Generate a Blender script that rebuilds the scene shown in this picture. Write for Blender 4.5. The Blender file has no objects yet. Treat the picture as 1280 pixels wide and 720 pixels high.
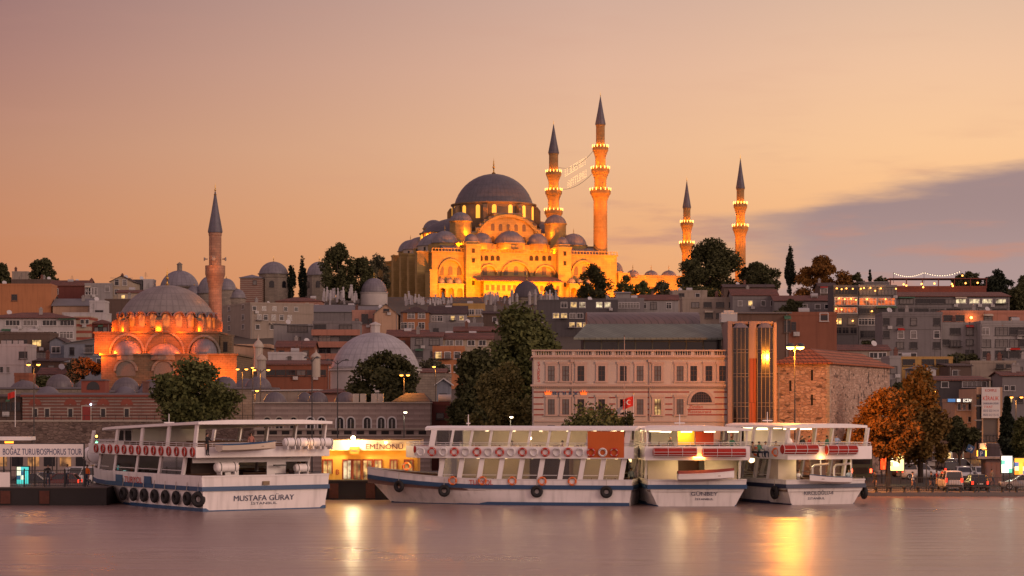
import bpy, bmesh, math, random
from mathutils import Vector, Matrix
R = math.radians
random.seed(7)
F, CH, CX, HY = 2770.0, 8.2, 640.0, 507.0      # focal length in photo pixels, camera height, optical axis, horizon row
scene = bpy.context.scene
col = bpy.data.collections.new("place"); scene.collection.children.link(col)

# ---------------------------------------------------------------- camera, sky, sun, exposure
cam_d = bpy.data.cameras.new("camera"); cam = bpy.data.objects.new("camera", cam_d); scene.collection.objects.link(cam)
cam.location = (0, 0, CH); cam.rotation_euler = (R(90), 0, 0)
cam_d.sensor_width = 36; cam_d.lens = 36*F/1280; cam_d.shift_y = (HY-360)/1280
cam_d.clip_start = 1; cam_d.clip_end = 9000
scene.camera = cam
scene.view_settings.view_transform = 'Standard'; scene.view_settings.look = 'None'
scene.view_settings.exposure = 0; scene.view_settings.gamma = 1; scene.view_settings.use_curve_mapping = False

def N(nt, typ, **kw):
    n = nt.nodes.new(typ)
    for k, v in kw.items(): setattr(n, k, v)
    return n
def L(nt, a, b): nt.links.new(a, b)
def val(nt, op, a, b=None, c=None, clamp=False):
    n = N(nt, 'ShaderNodeMath', operation=op); n.use_clamp = clamp
    for i, x in enumerate((a, b, c)):
        if x is None: continue
        if isinstance(x, (int, float)): n.inputs[i].default_value = x
        else: L(nt, x, n.inputs[i])
    return n.outputs[0]
def mixc(nt, f, a, b, mode='MIX'):
    n = N(nt, 'ShaderNodeMix', data_type='RGBA', blend_type=mode); n.clamp_factor = True
    for s, x in (('Factor_Float', f), ('A_Color', a), ('B_Color', b)):
        i = next(q for q in n.inputs if q.identifier == s)
        if isinstance(x, (int, float)): i.default_value = x
        elif isinstance(x, (tuple, list)): i.default_value = tuple(x)[:3] + (1,)
        else: L(nt, x, i)
    return next(q for q in n.outputs if q.identifier == 'Result_Color')
def sstep(nt, x, a, b):
    n = N(nt, 'ShaderNodeMapRange', interpolation_type='SMOOTHSTEP')
    L(nt, x, n.inputs[0]); n.inputs[1].default_value = a; n.inputs[2].default_value = b
    n.inputs[3].default_value = 0; n.inputs[4].default_value = 1
    return n.outputs[0]
def lin(h):      # sRGB 0-255 -> linear
    return tuple(((c/255)/12.92 if c/255 < .04045 else ((c/255+.055)/1.055)**2.4) for c in h)

world = bpy.data.worlds.new("World"); scene.world = world; world.use_nodes = True
wt = world.node_tree; wt.nodes.clear()
def build_world():
    tc = N(wt, 'ShaderNodeTexCoord'); sp = N(wt, 'ShaderNodeSeparateXYZ'); L(wt, tc.outputs['Generated'], sp.inputs[0])
    x, y, z = sp.outputs
    ramp = N(wt, 'ShaderNodeValToRGB'); L(wt, val(wt, 'MULTIPLY', z, 1.0), ramp.inputs[0])
    e = ramp.color_ramp.elements
    stops = [(0.0, (228, 152, 98)), (0.058, (234, 167, 116)), (0.085, (236, 177, 130)), (0.115, (235, 185, 146)), (0.15, (226, 181, 154)), (0.185, (209, 172, 155)), (.34, (216, 176, 168)), (1, (150, 126, 142))]
    e[0].position, e[0].color = stops[0][0], lin(stops[0][1])+(1,)
    e[1].position, e[1].color = stops[-1][0], lin(stops[-1][1])+(1,)
    for p, c in stops[1:-1]:
        q = e.new(p); q.color = lin(c)+(1,)
    c = ramp.outputs[0]
    # the left of the view is dimmer and redder, the glow sits right of the middle
    lf = val(wt, 'MULTIPLY', val(wt, 'MULTIPLY_ADD', x, -3.4, .12, clamp=True), sstep(wt, y, .1, .6))
    c = mixc(wt, lf, c, mixc(wt, sstep(wt, z, .05, .19), (.68, .56, .60), (.46, .375, .475)), 'MULTIPLY')
    c = mixc(wt, sstep(wt, x, .02, .20), c, (1.16, 1.20, 1.10), 'MULTIPLY')
    # long soft streaks and one bank of mauve cloud low on the right
    mp = N(wt, 'ShaderNodeMapping'); mp.inputs['Scale'].default_value = (7, 7, 46); mp.inputs['Rotation'].default_value = (0, R(6), 0)
    L(wt, tc.outputs['Generated'], mp.inputs[0])
    nz = N(wt, 'ShaderNodeTexNoise'); nz.inputs['Scale'].default_value = 1.6; nz.inputs['Detail'].default_value = 5; nz.inputs['Roughness'].default_value = .55
    L(wt, mp.outputs[0], nz.inputs[0]); n1 = val(wt, 'SUBTRACT', nz.outputs[0], .5)
    edge = val(wt, 'MULTIPLY_ADD', x, .16, .0715)              # upper edge of the bank as a function of x
    d = val(wt, 'ADD', val(wt, 'SUBTRACT', edge, z), val(wt, 'MULTIPLY', n1, .022))
    bank = val(wt, 'MULTIPLY', sstep(wt, d, -.003, .007), sstep(wt, val(wt, 'ADD', x, val(wt, 'MULTIPLY', n1, .12)), .055, .15))
    bank = val(wt, 'MULTIPLY', bank, sstep(wt, y, .2, .5))
    c = mixc(wt, val(wt, 'MULTIPLY', bank, .93), c, mixc(wt, sstep(wt, z, .055, .095), lin((170, 147, 147)), lin((154, 132, 135))))
    c = mixc(wt, val(wt, 'MULTIPLY', val(wt, 'MULTIPLY', sstep(wt, n1, .02, .2), sstep(wt, z, .13, .05)), sstep(wt, x, -.02, .07)), c, lin((196, 142, 124)))
    c = mixc(wt, val(wt, 'MULTIPLY', sstep(wt, n1, .0, .25), .10), c, lin((205, 150, 130)))
    # the sky behind the camera: dusk mauve-pink
    back = mixc(wt, sstep(wt, z, .0, .7), (1.12, .69, .58), (.44, .30, .34))
    c = mixc(wt, sstep(wt, y, .55, -.25), c, back)
    c = mixc(wt, sstep(wt, z, 0, -.02), c, lin((70, 52, 52)))
    bg = N(wt, 'ShaderNodeBackground'); L(wt, c, bg.inputs[0]); bg.inputs[1].default_value = 1.0
    o = N(wt, 'ShaderNodeOutputWorld'); L(wt, bg.outputs[0], o.inputs[0])
build_world()
world.cycles.sampling_method = 'MANUAL'; world.cycles.sample_map_resolution = 512
sun_d = bpy.data.lights.new("sun", 'SUN'); sun = bpy.data.objects.new("sun", sun_d); scene.collection.objects.link(sun)
sun_d.energy = 1.15; sun_d.angle = R(25); sun_d.color = (1, .68, .52)     # the afterglow on the right, behind the camera
sun.rotation_euler = (R(76), 0, R(52))
scene.cycles.use_denoising = True; scene.cycles.sample_clamp_indirect = 6; scene.cycles.sample_clamp_direct = 0
scene.cycles.max_bounces = 6; scene.cycles.diffuse_bounces = 2; scene.cycles.glossy_bounces = 3; scene.cycles.transmission_bounces = 4
scene.cycles.transparent_max_bounces = 16; scene.cycles.caustics_reflective = False; scene.cycles.caustics_refractive = False
scene.cycles.use_light_tree = True

# ---------------------------------------------------------------- pixel <-> place
def P(px, py, D): return Vector(((px-CX)*D/F, D, CH+(HY-py)*D/F))
def X(px, D): return (px-CX)*D/F
def Z(py, D): return CH+(HY-py)*D/F
PROF = [(0, .35), (290, .35), (340, 3.0), (400, 8), (450, 13), (550, 25), (650, 36), (740, 44.5), (860, 46), (1000, 44), (1500, 30), (4000, 10)]
def ground(D):
    for (a, za), (b, zb) in zip(PROF, PROF[1:]):
        if D <= b: return za+(zb-za)*(D-a)/(b-a)
    return 10

# ---------------------------------------------------------------- mesh builder
class MB:
    def __init__(s): s.v = []; s.f = []
    def add(s, vs, fs):
        b = len(s.v); s.v += [tuple(p) for p in vs]; s.f += [tuple(i+b for i in q) for q in fs]; return s
    def box(s, x0, x1, y0, y1, z0, z1):
        return s.add([(x0,y0,z0),(x1,y0,z0),(x1,y1,z0),(x0,y1,z0),(x0,y0,z1),(x1,y0,z1),(x1,y1,z1),(x0,y1,z1)],
                     [(0,3,2,1),(4,5,6,7),(0,1,5,4),(1,2,6,5),(2,3,7,6),(3,0,4,7)])
    def cbox(s, c, d, rz=0, rx=0, ry=0):
        m = Matrix.Rotation(rz,3,'Z')@Matrix.Rotation(ry,3,'Y')@Matrix.Rotation(rx,3,'X'); c = Vector(c); hx, hy, hz = d[0]/2, d[1]/2, d[2]/2
        vs = [c+m@Vector(p) for p in ((-hx,-hy,-hz),(hx,-hy,-hz),(hx,hy,-hz),(-hx,hy,-hz),(-hx,-hy,hz),(hx,-hy,hz),(hx,hy,hz),(-hx,hy,hz))]
        return s.add(vs, [(0,3,2,1),(4,5,6,7),(0,1,5,4),(1,2,6,5),(2,3,7,6),(3,0,4,7)])
    def prism(s, pts, y0, y1):          # outline in x,z extruded along y
        n = len(pts)
        vs = [(x,y0,z) for x,z in pts]+[(x,y1,z) for x,z in pts]
        return s.add(vs, [tuple(range(n)), tuple(range(2*n-1,n-1,-1))]+[(i,i+n,(i+1)%n+n,(i+1)%n) for i in range(n)])
    def prismx(s, pts, x0, x1):         # outline in y,z extruded along x
        n = len(pts)
        vs = [(x0,y,z) for y,z in pts]+[(x1,y,z) for y,z in pts]
        return s.add(vs, [tuple(range(n)), tuple(range(2*n-1,n-1,-1))]+[(i,i+n,(i+1)%n+n,(i+1)%n) for i in range(n)])
    def prismz(s, pts, z0, z1):         # outline in x,y extruded along z
        n = len(pts)
        vs = [(x,y,z0) for x,y in pts]+[(x,y,z1) for x,y in pts]
        return s.add(vs, [tuple(range(n)), tuple(range(2*n-1,n-1,-1))]+[(i,i+n,(i+1)%n+n,(i+1)%n) for i in range(n)])
    def tube(s, p0, p1, r0, r1=None, n=8):
        r1 = r0 if r1 is None else r1; p0, p1 = Vector(p0), Vector(p1); d = (p1-p0).normalized()
        a = d.orthogonal().normalized(); b = d.cross(a); vs = []
        for p, r in ((p0,r0),(p1,r1)):
            vs += [p+(a*math.cos(2*math.pi*i/n)+b*math.sin(2*math.pi*i/n))*r for i in range(n)]
        return s.add(vs, [tuple(range(n-1,-1,-1)), tuple(range(n,2*n))]+[(i,(i+1)%n,(i+1)%n+n,i+n) for i in range(n)])
    def path(s, pts, r, n=6):
        for a, b in zip(pts, pts[1:]): s.tube(a, b, r, r, n)
        return s
    def lathe(s, prof, n=24, c=(0,0,0), a0=0, a1=2*math.pi, amp=None):
        full = abs(a1-a0-2*math.pi) < 1e-6; m = n if full else n+1; vs = []; fs = []
        for k, (r, z) in enumerate(prof):
            for i in range(m):
                t = a0+(a1-a0)*i/n; rr = r*(amp(t) if amp else 1)
                vs.append((c[0]+rr*math.cos(t), c[1]+rr*math.sin(t), c[2]+z))
        for k in range(len(prof)-1):
            for i in range(n):
                j = (i+1) % m
                fs.append((k*m+i, k*m+j, (k+1)*m+j, (k+1)*m+i))
        s.add(vs, fs)
        if full:
            if prof[0][0] > 1e-4: s.f.append(tuple(len(s.v)-len(vs)+i for i in range(n-1,-1,-1)))
            if prof[-1][0] > 1e-4: s.f.append(tuple(len(s.v)-m+i for i in range(n)))
        return s
    def ring(s, outer, inner, y0, y1):  # band between two open outlines in x,z, extruded along y
        n = len(outer); vs = []
        for y in (y0, y1):
            vs += [(x,y,z) for x,z in outer]+[(x,y,z) for x,z in inner]
        fs = []; B = 2*n
        for i in range(n-1):
            fs += [(i,i+1,n+i+1,n+i), (B+i,B+n+i,B+n+i+1,B+i+1), (i,B+i,B+i+1,i+1), (n+i,n+i+1,B+n+i+1,B+n+i)]
        fs += [(0,n,B+n,B), (n-1,B+n-1,B+2*n-1,2*n-1)]
        return s.add(vs, fs)
    def blob(s, c, r, sx=1, sy=1, sz=1, n=8, m=5):
        prof = [(max(1e-5, r*math.sin(math.pi*k/m)), -r*math.cos(math.pi*k/m)) for k in range(m+1)]
        b = len(s.v); s.lathe(prof, n)
        for i in range(b, len(s.v)):
            x, y, z = s.v[i]; s.v[i] = (c[0]+x*sx, c[1]+y*sy, c[2]+z*sz)
        return s
    def torus(s, c, R0, r, axis='Y', n=18, m=8):
        vs = []; fs = []
        for i in range(n):
            a = 2*math.pi*i/n
            for j in range(m):
                b = 2*math.pi*j/m; q = R0+r*math.cos(b); u, w, t = q*math.cos(a), q*math.sin(a), r*math.sin(b)
                p = (u,t,w) if axis == 'Y' else ((t,u,w) if axis == 'X' else (u,w,t))
                vs.append((c[0]+p[0], c[1]+p[1], c[2]+p[2]))
        for i in range(n):
            for j in range(m):
                fs.append((i*m+j, ((i+1)%n)*m+j, ((i+1)%n)*m+(j+1)%m, i*m+(j+1)%m))
        return s.add(vs, fs)
    def xform(s, M, start=0):
        for i in range(start, len(s.v)): s.v[i] = tuple(M@Vector(s.v[i]))
        return s
    def mesh(s, name, m, smooth=None):
        me = bpy.data.meshes.new(name); me.from_pydata(s.v, [], s.f)
        bm = bmesh.new(); bm.from_mesh(me); bmesh.ops.recalc_face_normals(bm, faces=bm.faces); bm.to_mesh(me); bm.free()
        if m: me.materials.append(m)
        if smooth:
            me.polygons.foreach_set('use_smooth', [True]*len(me.polygons)); me.set_sharp_from_angle(angle=R(smooth))
        return me
    def build(s, name, m, parent=None, loc=(0,0,0), rz=0, smooth=None):
        return obj(name, s.mesh(name, m, smooth), parent, loc, rz)

def obj(name, data, parent=None, loc=(0,0,0), rz=0):
    o = bpy.data.objects.new(name, data); col.objects.link(o); o.location = loc; o.rotation_euler = (0,0,rz)
    if parent: o.parent = parent
    return o
def tag(o, label, cat, group=None):
    o['label'] = label; o['category'] = cat
    if group: o['group'] = group
    return o
def thing(name, label, cat, loc, rz=0, group=None):
    return tag(obj(name, None, None, loc, rz), label, cat, group)
def kids(o): return [c for c in o.children]
def dup(root, loc=None, rz=None, label=None, parent=None):
    r = root.copy(); col.objects.link(r)
    if parent: r.parent = parent
    if loc is not None: r.location = loc
    if rz is not None: r.rotation_euler = (0,0,rz)
    if label: r['label'] = label
    for ch in list(root.children): dup(ch, parent=r)
    return r
def lamp(parent, loc, energy, color, kind='POINT', radius=.2, spot=None, aim=None, blend=.6, name='lamp_light'):
    d = bpy.data.lights.new(name, kind); d.energy = energy; d.color = color; d.shadow_soft_size = radius
    o = bpy.data.objects.new(name, d); col.objects.link(o); o.location = loc
    if parent: o.parent = parent
    if kind == 'SPOT': d.spot_size = R(spot); d.spot_blend = blend
    if aim is not None: o.rotation_euler = (Vector(aim)-Vector(loc)).to_track_quat('-Z','Y').to_euler()
    return o

# ---------------------------------------------------------------- materials
MATS = {}
def base_mat(name):
    m = bpy.data.materials.new(name); m.use_nodes = True; nt = m.node_tree; b = nt.nodes['Principled BSDF']; return m, nt, b
def facadeuv(nt):                     # x+y along a wall, z up, in metres of the object's own space
    tc = N(nt,'ShaderNodeTexCoord'); sp = N(nt,'ShaderNodeSeparateXYZ'); L(nt, tc.outputs['Object'], sp.inputs[0])
    cb = N(nt,'ShaderNodeCombineXYZ'); L(nt, val(nt,'ADD',sp.outputs[0],sp.outputs[1]), cb.inputs[0]); L(nt, sp.outputs[2], cb.inputs[1])
    return tc, sp, cb.outputs[0]
def vary(nt, c, tc, scale, amt, rnd=.12):
    nz = N(nt,'ShaderNodeTexNoise'); nz.inputs['Scale'].default_value = scale; nz.inputs['Detail'].default_value = 6; nz.inputs['Roughness'].default_value = .65
    L(nt, tc.outputs['Object'], nz.inputs[0])
    f = val(nt,'MULTIPLY_ADD', nz.outputs[0], 2*amt, 1-amt)
    if rnd:
        oi = N(nt,'ShaderNodeObjectInfo'); f = val(nt,'MULTIPLY', f, val(nt,'MULTIPLY_ADD', oi.outputs['Random'], 2*rnd, 1-rnd))
    hsv = N(nt,'ShaderNodeVectorMath', operation='SCALE')
    if isinstance(c, tuple): hsv.inputs[0].default_value = c[:3]
    else: L(nt, c, hsv.inputs[0])
    L(nt, f, hsv.inputs['Scale']); return hsv.outputs[0], nz
def M(name, c=(.5,.5,.5), rough=.7, amt=.25, scale=1.0, bump=0, metal=0, rnd=.1, streak=0, spec=.4):
    if name in MATS: return MATS[name]
    m, nt, b = base_mat(name); tc = N(nt,'ShaderNodeTexCoord')
    cc, nz = vary(nt, tuple(c), tc, scale, amt, rnd)
    if streak:                        # rain streaks running down a wall
        mp = N(nt,'ShaderNodeMapping'); mp.inputs['Scale'].default_value = (1.6,1.6,.12); L(nt, tc.outputs['Object'], mp.inputs[0])
        n2 = N(nt,'ShaderNodeTexNoise'); n2.inputs['Scale'].default_value = 1.2; n2.inputs['Detail'].default_value = 5; L(nt, mp.outputs[0], n2.inputs[0])
        cc = mixc(nt, val(nt,'MULTIPLY', sstep(nt, n2.outputs[0], .45, .75), streak), cc, tuple(x*.45 for x in c))
    L(nt, cc, b.inputs['Base Color']); b.inputs['Roughness'].default_value = rough; b.inputs['Metallic'].default_value = metal
    b.inputs['Specular IOR Level'].default_value = spec
    if bump:
        bp = N(nt,'ShaderNodeBump'); bp.inputs['Strength'].default_value = bump; bp.inputs['Distance'].default_value = .1
        L(nt, nz.outputs[0], bp.inputs['Height']); L(nt, bp.outputs[0], b.inputs['Normal'])
    MATS[name] = m; return m
def MBRICK(name, c1, c2, mortar, bw, bh, ms=.02, amt=.3, bump=.5, rough=.85, streak=.25, offset=.5):
    if name in MATS: return MATS[name]
    m, nt, b = base_mat(name); tc, sp, uv = facadeuv(nt)
    br = N(nt,'ShaderNodeTexBrick'); br.offset = offset; L(nt, uv, br.inputs['Vector'])
    for k, v in (('Color1',c1),('Color2',c2),('Mortar',mortar)): br.inputs[k].default_value = tuple(v)+(1,)
    br.inputs['Scale'].default_value = 1; br.inputs['Brick Width'].default_value = bw; br.inputs['Row Height'].default_value = bh; br.inputs['Mortar Size'].default_value = ms
    cc, nz = vary(nt, br.outputs['Color'], tc, .45, amt, .06)
    mp = N(nt,'ShaderNodeMapping'); mp.inputs['Scale'].default_value = (1,1,.15); L(nt, tc.outputs['Object'], mp.inputs[0])
    n2 = N(nt,'ShaderNodeTexNoise'); n2.inputs['Scale'].default_value = .8; n2.inputs['Detail'].default_value = 6; L(nt, mp.outputs[0], n2.inputs[0])
    cc = mixc(nt, val(nt,'MULTIPLY', sstep(nt, n2.outputs[0], .48, .72), streak), cc, tuple(x*.4 for x in c1))
    L(nt, cc, b.inputs['Base Color']); b.inputs['Roughness'].default_value = rough
    bp = N(nt,'ShaderNodeBump'); bp.inputs['Strength'].default_value = bump; bp.inputs['Distance'].default_value = .06
    L(nt, br.outputs['Fac'], bp.inputs['Height']); bp.invert = True; L(nt, bp.outputs[0], b.inputs['Normal'])
    MATS[name] = m; return m
def MBANDS(name, ca, cb, period, duty, z0=0, bw=.9, amt=.2):      # striped masonry: courses of stone and brick
    if name in MATS: return MATS[name]
    m, nt, b = base_mat(name); tc, sp, uv = facadeuv(nt)
    t = val(nt,'FRACT', val(nt,'DIVIDE', val(nt,'SUBTRACT', sp.outputs[2], z0), period))
    k = val(nt,'LESS_THAN', t, duty)
    br = N(nt,'ShaderNodeTexBrick'); L(nt, uv, br.inputs['Vector']); br.inputs['Scale'].default_value = 1
    br.inputs['Brick Width'].default_value = bw; br.inputs['Row Height'].default_value = period/2; br.inputs['Mortar Size'].default_value = .02
    br.inputs['Color1'].default_value = (1,1,1,1); br.inputs['Color2'].default_value = (.82,.82,.82,1); br.inputs['Mortar'].default_value = (.6,.6,.6,1)
    cc = mixc(nt, 1.0, mixc(nt, k, cb, ca), br.outputs['Color'], 'MULTIPLY')
    cc, nz = vary(nt, cc, tc, .6, amt, .04); L(nt, cc, b.inputs['Base Color']); b.inputs['Roughness'].default_value = .85
    MATS[name] = m; return m
def MLEAD(name, c, nseam=48, rows=.9, rough=.5):                  # lead sheet domes: seams up the dome and rolls around it
    if name in MATS: return MATS[name]
    m, nt, b = base_mat(name); tc = N(nt,'ShaderNodeTexCoord'); sp = N(nt,'ShaderNodeSeparateXYZ'); L(nt, tc.outputs['Object'], sp.inputs[0])
    a = val(nt,'DIVIDE', val(nt,'ARCTAN2', sp.outputs[1], sp.outputs[0]), 2*math.pi)
    f = val(nt,'FRACT', val(nt,'MULTIPLY', a, nseam)); s1 = val(nt,'GREATER_THAN', val(nt,'ABSOLUTE', val(nt,'SUBTRACT', f, .5)), .40)
    g = val(nt,'FRACT', val(nt,'DIVIDE', sp.outputs[2], rows)); s2 = val(nt,'GREATER_THAN', g, .88)
    s = val(nt,'MAXIMUM', s1, s2)
    cc, nz = vary(nt, mixc(nt, val(nt,'MULTIPLY', s, .34), c, tuple(x*.45 for x in c)), tc, .55, .5, .08)
    L(nt, cc, b.inputs['Base Color']); b.inputs['Roughness'].default_value = rough
    bp = N(nt,'ShaderNodeBump'); bp.inputs['Strength'].default_value = .5; bp.inputs['Distance'].default_value = .12; L(nt, s, bp.inputs['Height']); L(nt, bp.outputs[0], b.inputs['Normal'])
    MATS[name] = m; return m
def MEMIT(name, c, s):
    if name in MATS: return MATS[name]
    m, nt, b = base_mat(name); b.inputs['Base Color'].default_value = tuple(c)+(1,); b.inputs['Emission Color'].default_value = tuple(c)+(1,); b.inputs['Emission Strength'].default_value = s
    m.cycles.emission_sampling = 'NONE'      # lit things only glow; the lamps next to them do the lighting
    MATS[name] = m; return m
def MLITWIN(name, c, s):               # a lit room behind a window: brighter and dimmer patches
    if name in MATS: return MATS[name]
    m, nt, b = base_mat(name); tc = N(nt,'ShaderNodeTexCoord'); nz = N(nt,'ShaderNodeTexNoise'); nz.inputs['Scale'].default_value = 1.1; nz.inputs['Detail'].default_value = 3
    oi = N(nt,'ShaderNodeObjectInfo'); av = N(nt,'ShaderNodeVectorMath'); L(nt, tc.outputs['Object'], av.inputs[0]); L(nt, oi.outputs['Location'], av.inputs[1]); L(nt, av.outputs[0], nz.inputs[0])
    b.inputs['Base Color'].default_value = (.1,.07,.05,1); b.inputs['Roughness'].default_value = .15; b.inputs['Emission Color'].default_value = tuple(c)+(1,)
    L(nt, val(nt,'MULTIPLY', sstep(nt, nz.outputs[0], .3, .68), s), b.inputs['Emission Strength']); m.cycles.emission_sampling = 'NONE'
    MATS[name] = m; return m
def MGLASS(name, tint=(.8,.8,.8), clear=.75, rough=.04):
    if name in MATS: return MATS[name]
    m, nt, b = base_mat(name); nt.nodes.remove(b); o = nt.nodes['Material Output']
    tr = N(nt,'ShaderNodeBsdfTransparent'); tr.inputs[0].default_value = tuple(x*clear for x in tint)+(1,)
    gl = N(nt,'ShaderNodeBsdfGlossy'); gl.inputs['Roughness'].default_value = rough; gl.inputs[0].default_value = (.9,.9,.9,1)
    fr = N(nt,'ShaderNodeFresnel'); fr.inputs[0].default_value = 1.6; mx = N(nt,'ShaderNodeMixShader'); L(nt, val(nt,'MULTIPLY_ADD', fr.outputs[0], .9, .05), mx.inputs[0]); L(nt, tr.outputs[0], mx.inputs[1]); L(nt, gl.outputs[0], mx.inputs[2]); L(nt, mx.outputs[0], o.inputs[0])
    MATS[name] = m; return m
def MLEAF(name, c1, c2):
    if name in MATS: return MATS[name]
    m, nt, b = base_mat(name); tc = N(nt,'ShaderNodeTexCoord'); nz = N(nt,'ShaderNodeTexNoise'); nz.inputs['Scale'].default_value = .9; nz.inputs['Detail'].default_value = 5; nz.inputs['Roughness'].default_value = .7
    L(nt, tc.outputs['Object'], nz.inputs[0]); cc = mixc(nt, sstep(nt, nz.outputs[0], .35, .68), c1, c2)
    L(nt, cc, b.inputs['Base Color']); b.inputs['Roughness'].default_value = .8; b.inputs['Specular IOR Level'].default_value = .15
    MATS[name] = m; return m

stone = MBRICK('limestone', (.40,.35,.29), (.33,.29,.24), (.22,.19,.16), 1.1, .5, .02)
stone_smooth = M('dressed_stone', (.40,.35,.29), .8, .2, .5, .2, streak=.3)
lead = MLEAD('lead_sheet', (.088,.08,.092), 56, 1.6)
lead_s = MLEAD('lead_sheet_small', (.16,.145,.165), 24, .8)
leadflat = M('lead_flat', (.13,.12,.14), .5, .3, .7)
gilt = M('gilt_copper', (.55,.33,.08), .3, .2, 2, metal=.9)
white = M('white_paint', (.82,.79,.78), .45, .09, .6, streak=.12, rnd=.03)
steel = M('painted_steel_grey', (.22,.22,.23), .45, .15, 1.5)
black = M('black_rubber', (.018,.017,.018), .7, .3, 2)
dark = M('dark_metal', (.03,.028,.028), .5, .3, 2)
glassd = M('dark_window_glass', (.012,.012,.016), .08, .3, .4, spec=.35)
darkroom = M('dark_interior', (.02,.017,.016), .9, .3, 1)
tile = MBRICK('clay_roof_tiles', (.21,.072,.047), (.13,.05,.037), (.05,.024,.02), .5, .35, .05, .4, .6)
tile_dark = MBRICK('old_brown_roof_tiles', (.085,.045,.04), (.055,.034,.032), (.03,.02,.02), .5, .35, .05, .4, .6)
concrete = M('concrete', (.27,.25,.24), .85, .22, .5, .2, streak=.4)
hullm = M('hull_paint', (.80,.77,.76), .4, .12, .5, streak=.42, rnd=.02)
glassc = M('curtained_glass', (.10,.09,.085), .15, .45, 1.3, spec=.7)
redp = M('red_paint', (.42,.025,.015), .5, .2, 1)
blue = M('blue_paint', (.025,.075,.17), .4, .12, 1)
orange_b = M('orange_lifebuoy', (.70,.14,.02), .5, .1, 2)
bark = M('bark', (.06,.042,.032), .9, .3, 2)
warm = MEMIT('warm_bulb', (1,.36,.07), 5)
sodium = MEMIT('sodium_bulb', (1,.34,.04), 9)
coolw = MEMIT('white_bulb', (1,.80,.5), 14)
lit = MLITWIN('lit_room', (1,.60,.20), 1.2)
litr = MLITWIN('lit_bar', (1,.15,.015), 1.0)
litw = MLITWIN('lit_room_white', (1,.80,.46), 1.1)
FLOOD = (1,.235,.0005)
# ---------------------------------------------------------------- setting: terrain, water, streets
def grid_sheet(name, xs, ys, zf, m):
    v = [(x,y,zf(x,y)) for y in ys for x in xs]; n = len(xs)
    f = [(j*n+i, j*n+i+1, (j+1)*n+i+1, (j+1)*n+i) for j in range(len(ys)-1) for i in range(n-1)]
    me = bpy.data.meshes.new(name); me.from_pydata(v, [], f); me.materials.append(m)
    me.polygons.foreach_set('use_smooth', [True]*len(f)); o = obj(name, me); o['kind'] = 'structure'; return o
earth = M('dry_earth_and_grass', (.075,.06,.045), .95, .4, .15)
asphalt = M('asphalt', (.05,.047,.047), .8, .3, .4, .15)
paving = M('concrete_paving', (.16,.145,.135), .85, .25, .5, .1)
xs = [-700+i*20 for i in range(71)]; ys = [201.0, 230, 260, 290, 310, 330, 350, 375, 400, 425, 450, 480, 510, 550, 600, 650, 700, 740, 780, 820, 860, 1000, 1500, 2500, 4000]
grid_sheet('ground', xs, ys, lambda x,y: ground(y)-.06, earth)
def flat(name, x0, x1, y0, y1, z, m, thick=None):
    b = MB()
    if thick: b.box(x0,x1,y0,y1,z-thick,z)
    else: b.add([(x0,y0,z),(x1,y0,z),(x1,y1,z),(x0,y1,z)], [(0,1,2,3)])
    o = b.build(name, m); o['kind'] = 'structure'; return o
flat('quay', -300, 300, 200.0, 207.5, .36, paving, 2.4)
flat('road', -300, 300, 207.6, 246, .36, asphalt)
flat('pavement', -300, 300, 246, 262, .49, paving, .5)
wm = MATS.get('road_marking') or M('road_marking', (.6,.58,.55), .7, .3, 3)
for k in range(40):
    if k % 3 == 0: flat('lane_marking', -120+k*8, -116+k*8, 226, 226.25, .366, wm)
def water_mat():
    m, nt, b = base_mat('long_exposure_water'); tc = N(nt,'ShaderNodeTexCoord')
    b.inputs['Base Color'].default_value = (.23,.145,.125,1); b.inputs['Roughness'].default_value = .2; b.inputs['IOR'].default_value = 1.42; b.inputs['Specular IOR Level'].default_value = 1.0
    nz = N(nt,'ShaderNodeTexNoise'); nz.inputs['Scale'].default_value = 1; nz.inputs['Detail'].default_value = 4
    mp = N(nt,'ShaderNodeMapping'); mp.inputs['Scale'].default_value = (.16,.5,1); L(nt, tc.outputs['Object'], mp.inputs[0]); L(nt, mp.outputs[0], nz.inputs[0])
    n2 = N(nt,'ShaderNodeTexNoise'); n2.inputs['Scale'].default_value = 1; n2.inputs['Detail'].default_value = 3
    m2 = N(nt,'ShaderNodeMapping'); m2.inputs['Scale'].default_value = (.02,.07,1); L(nt, tc.outputs['Object'], m2.inputs[0]); L(nt, m2.outputs[0], n2.inputs[0])
    L(nt, val(nt,'MULTIPLY_ADD', n2.outputs[0], .12, .23), b.inputs['Roughness'])
    bp = N(nt,'ShaderNodeBump'); bp.inputs['Strength'].default_value = 1; bp.inputs['Distance'].default_value = .26
    L(nt, val(nt,'ADD', nz.outputs[0], val(nt,'MULTIPLY', n2.outputs[0], 1.5)), bp.inputs['Height']); L(nt, bp.outputs[0], b.inputs['Normal'])
    return m
flat('water', -700, 700, -300, 200.4, 0, water_mat())

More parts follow.
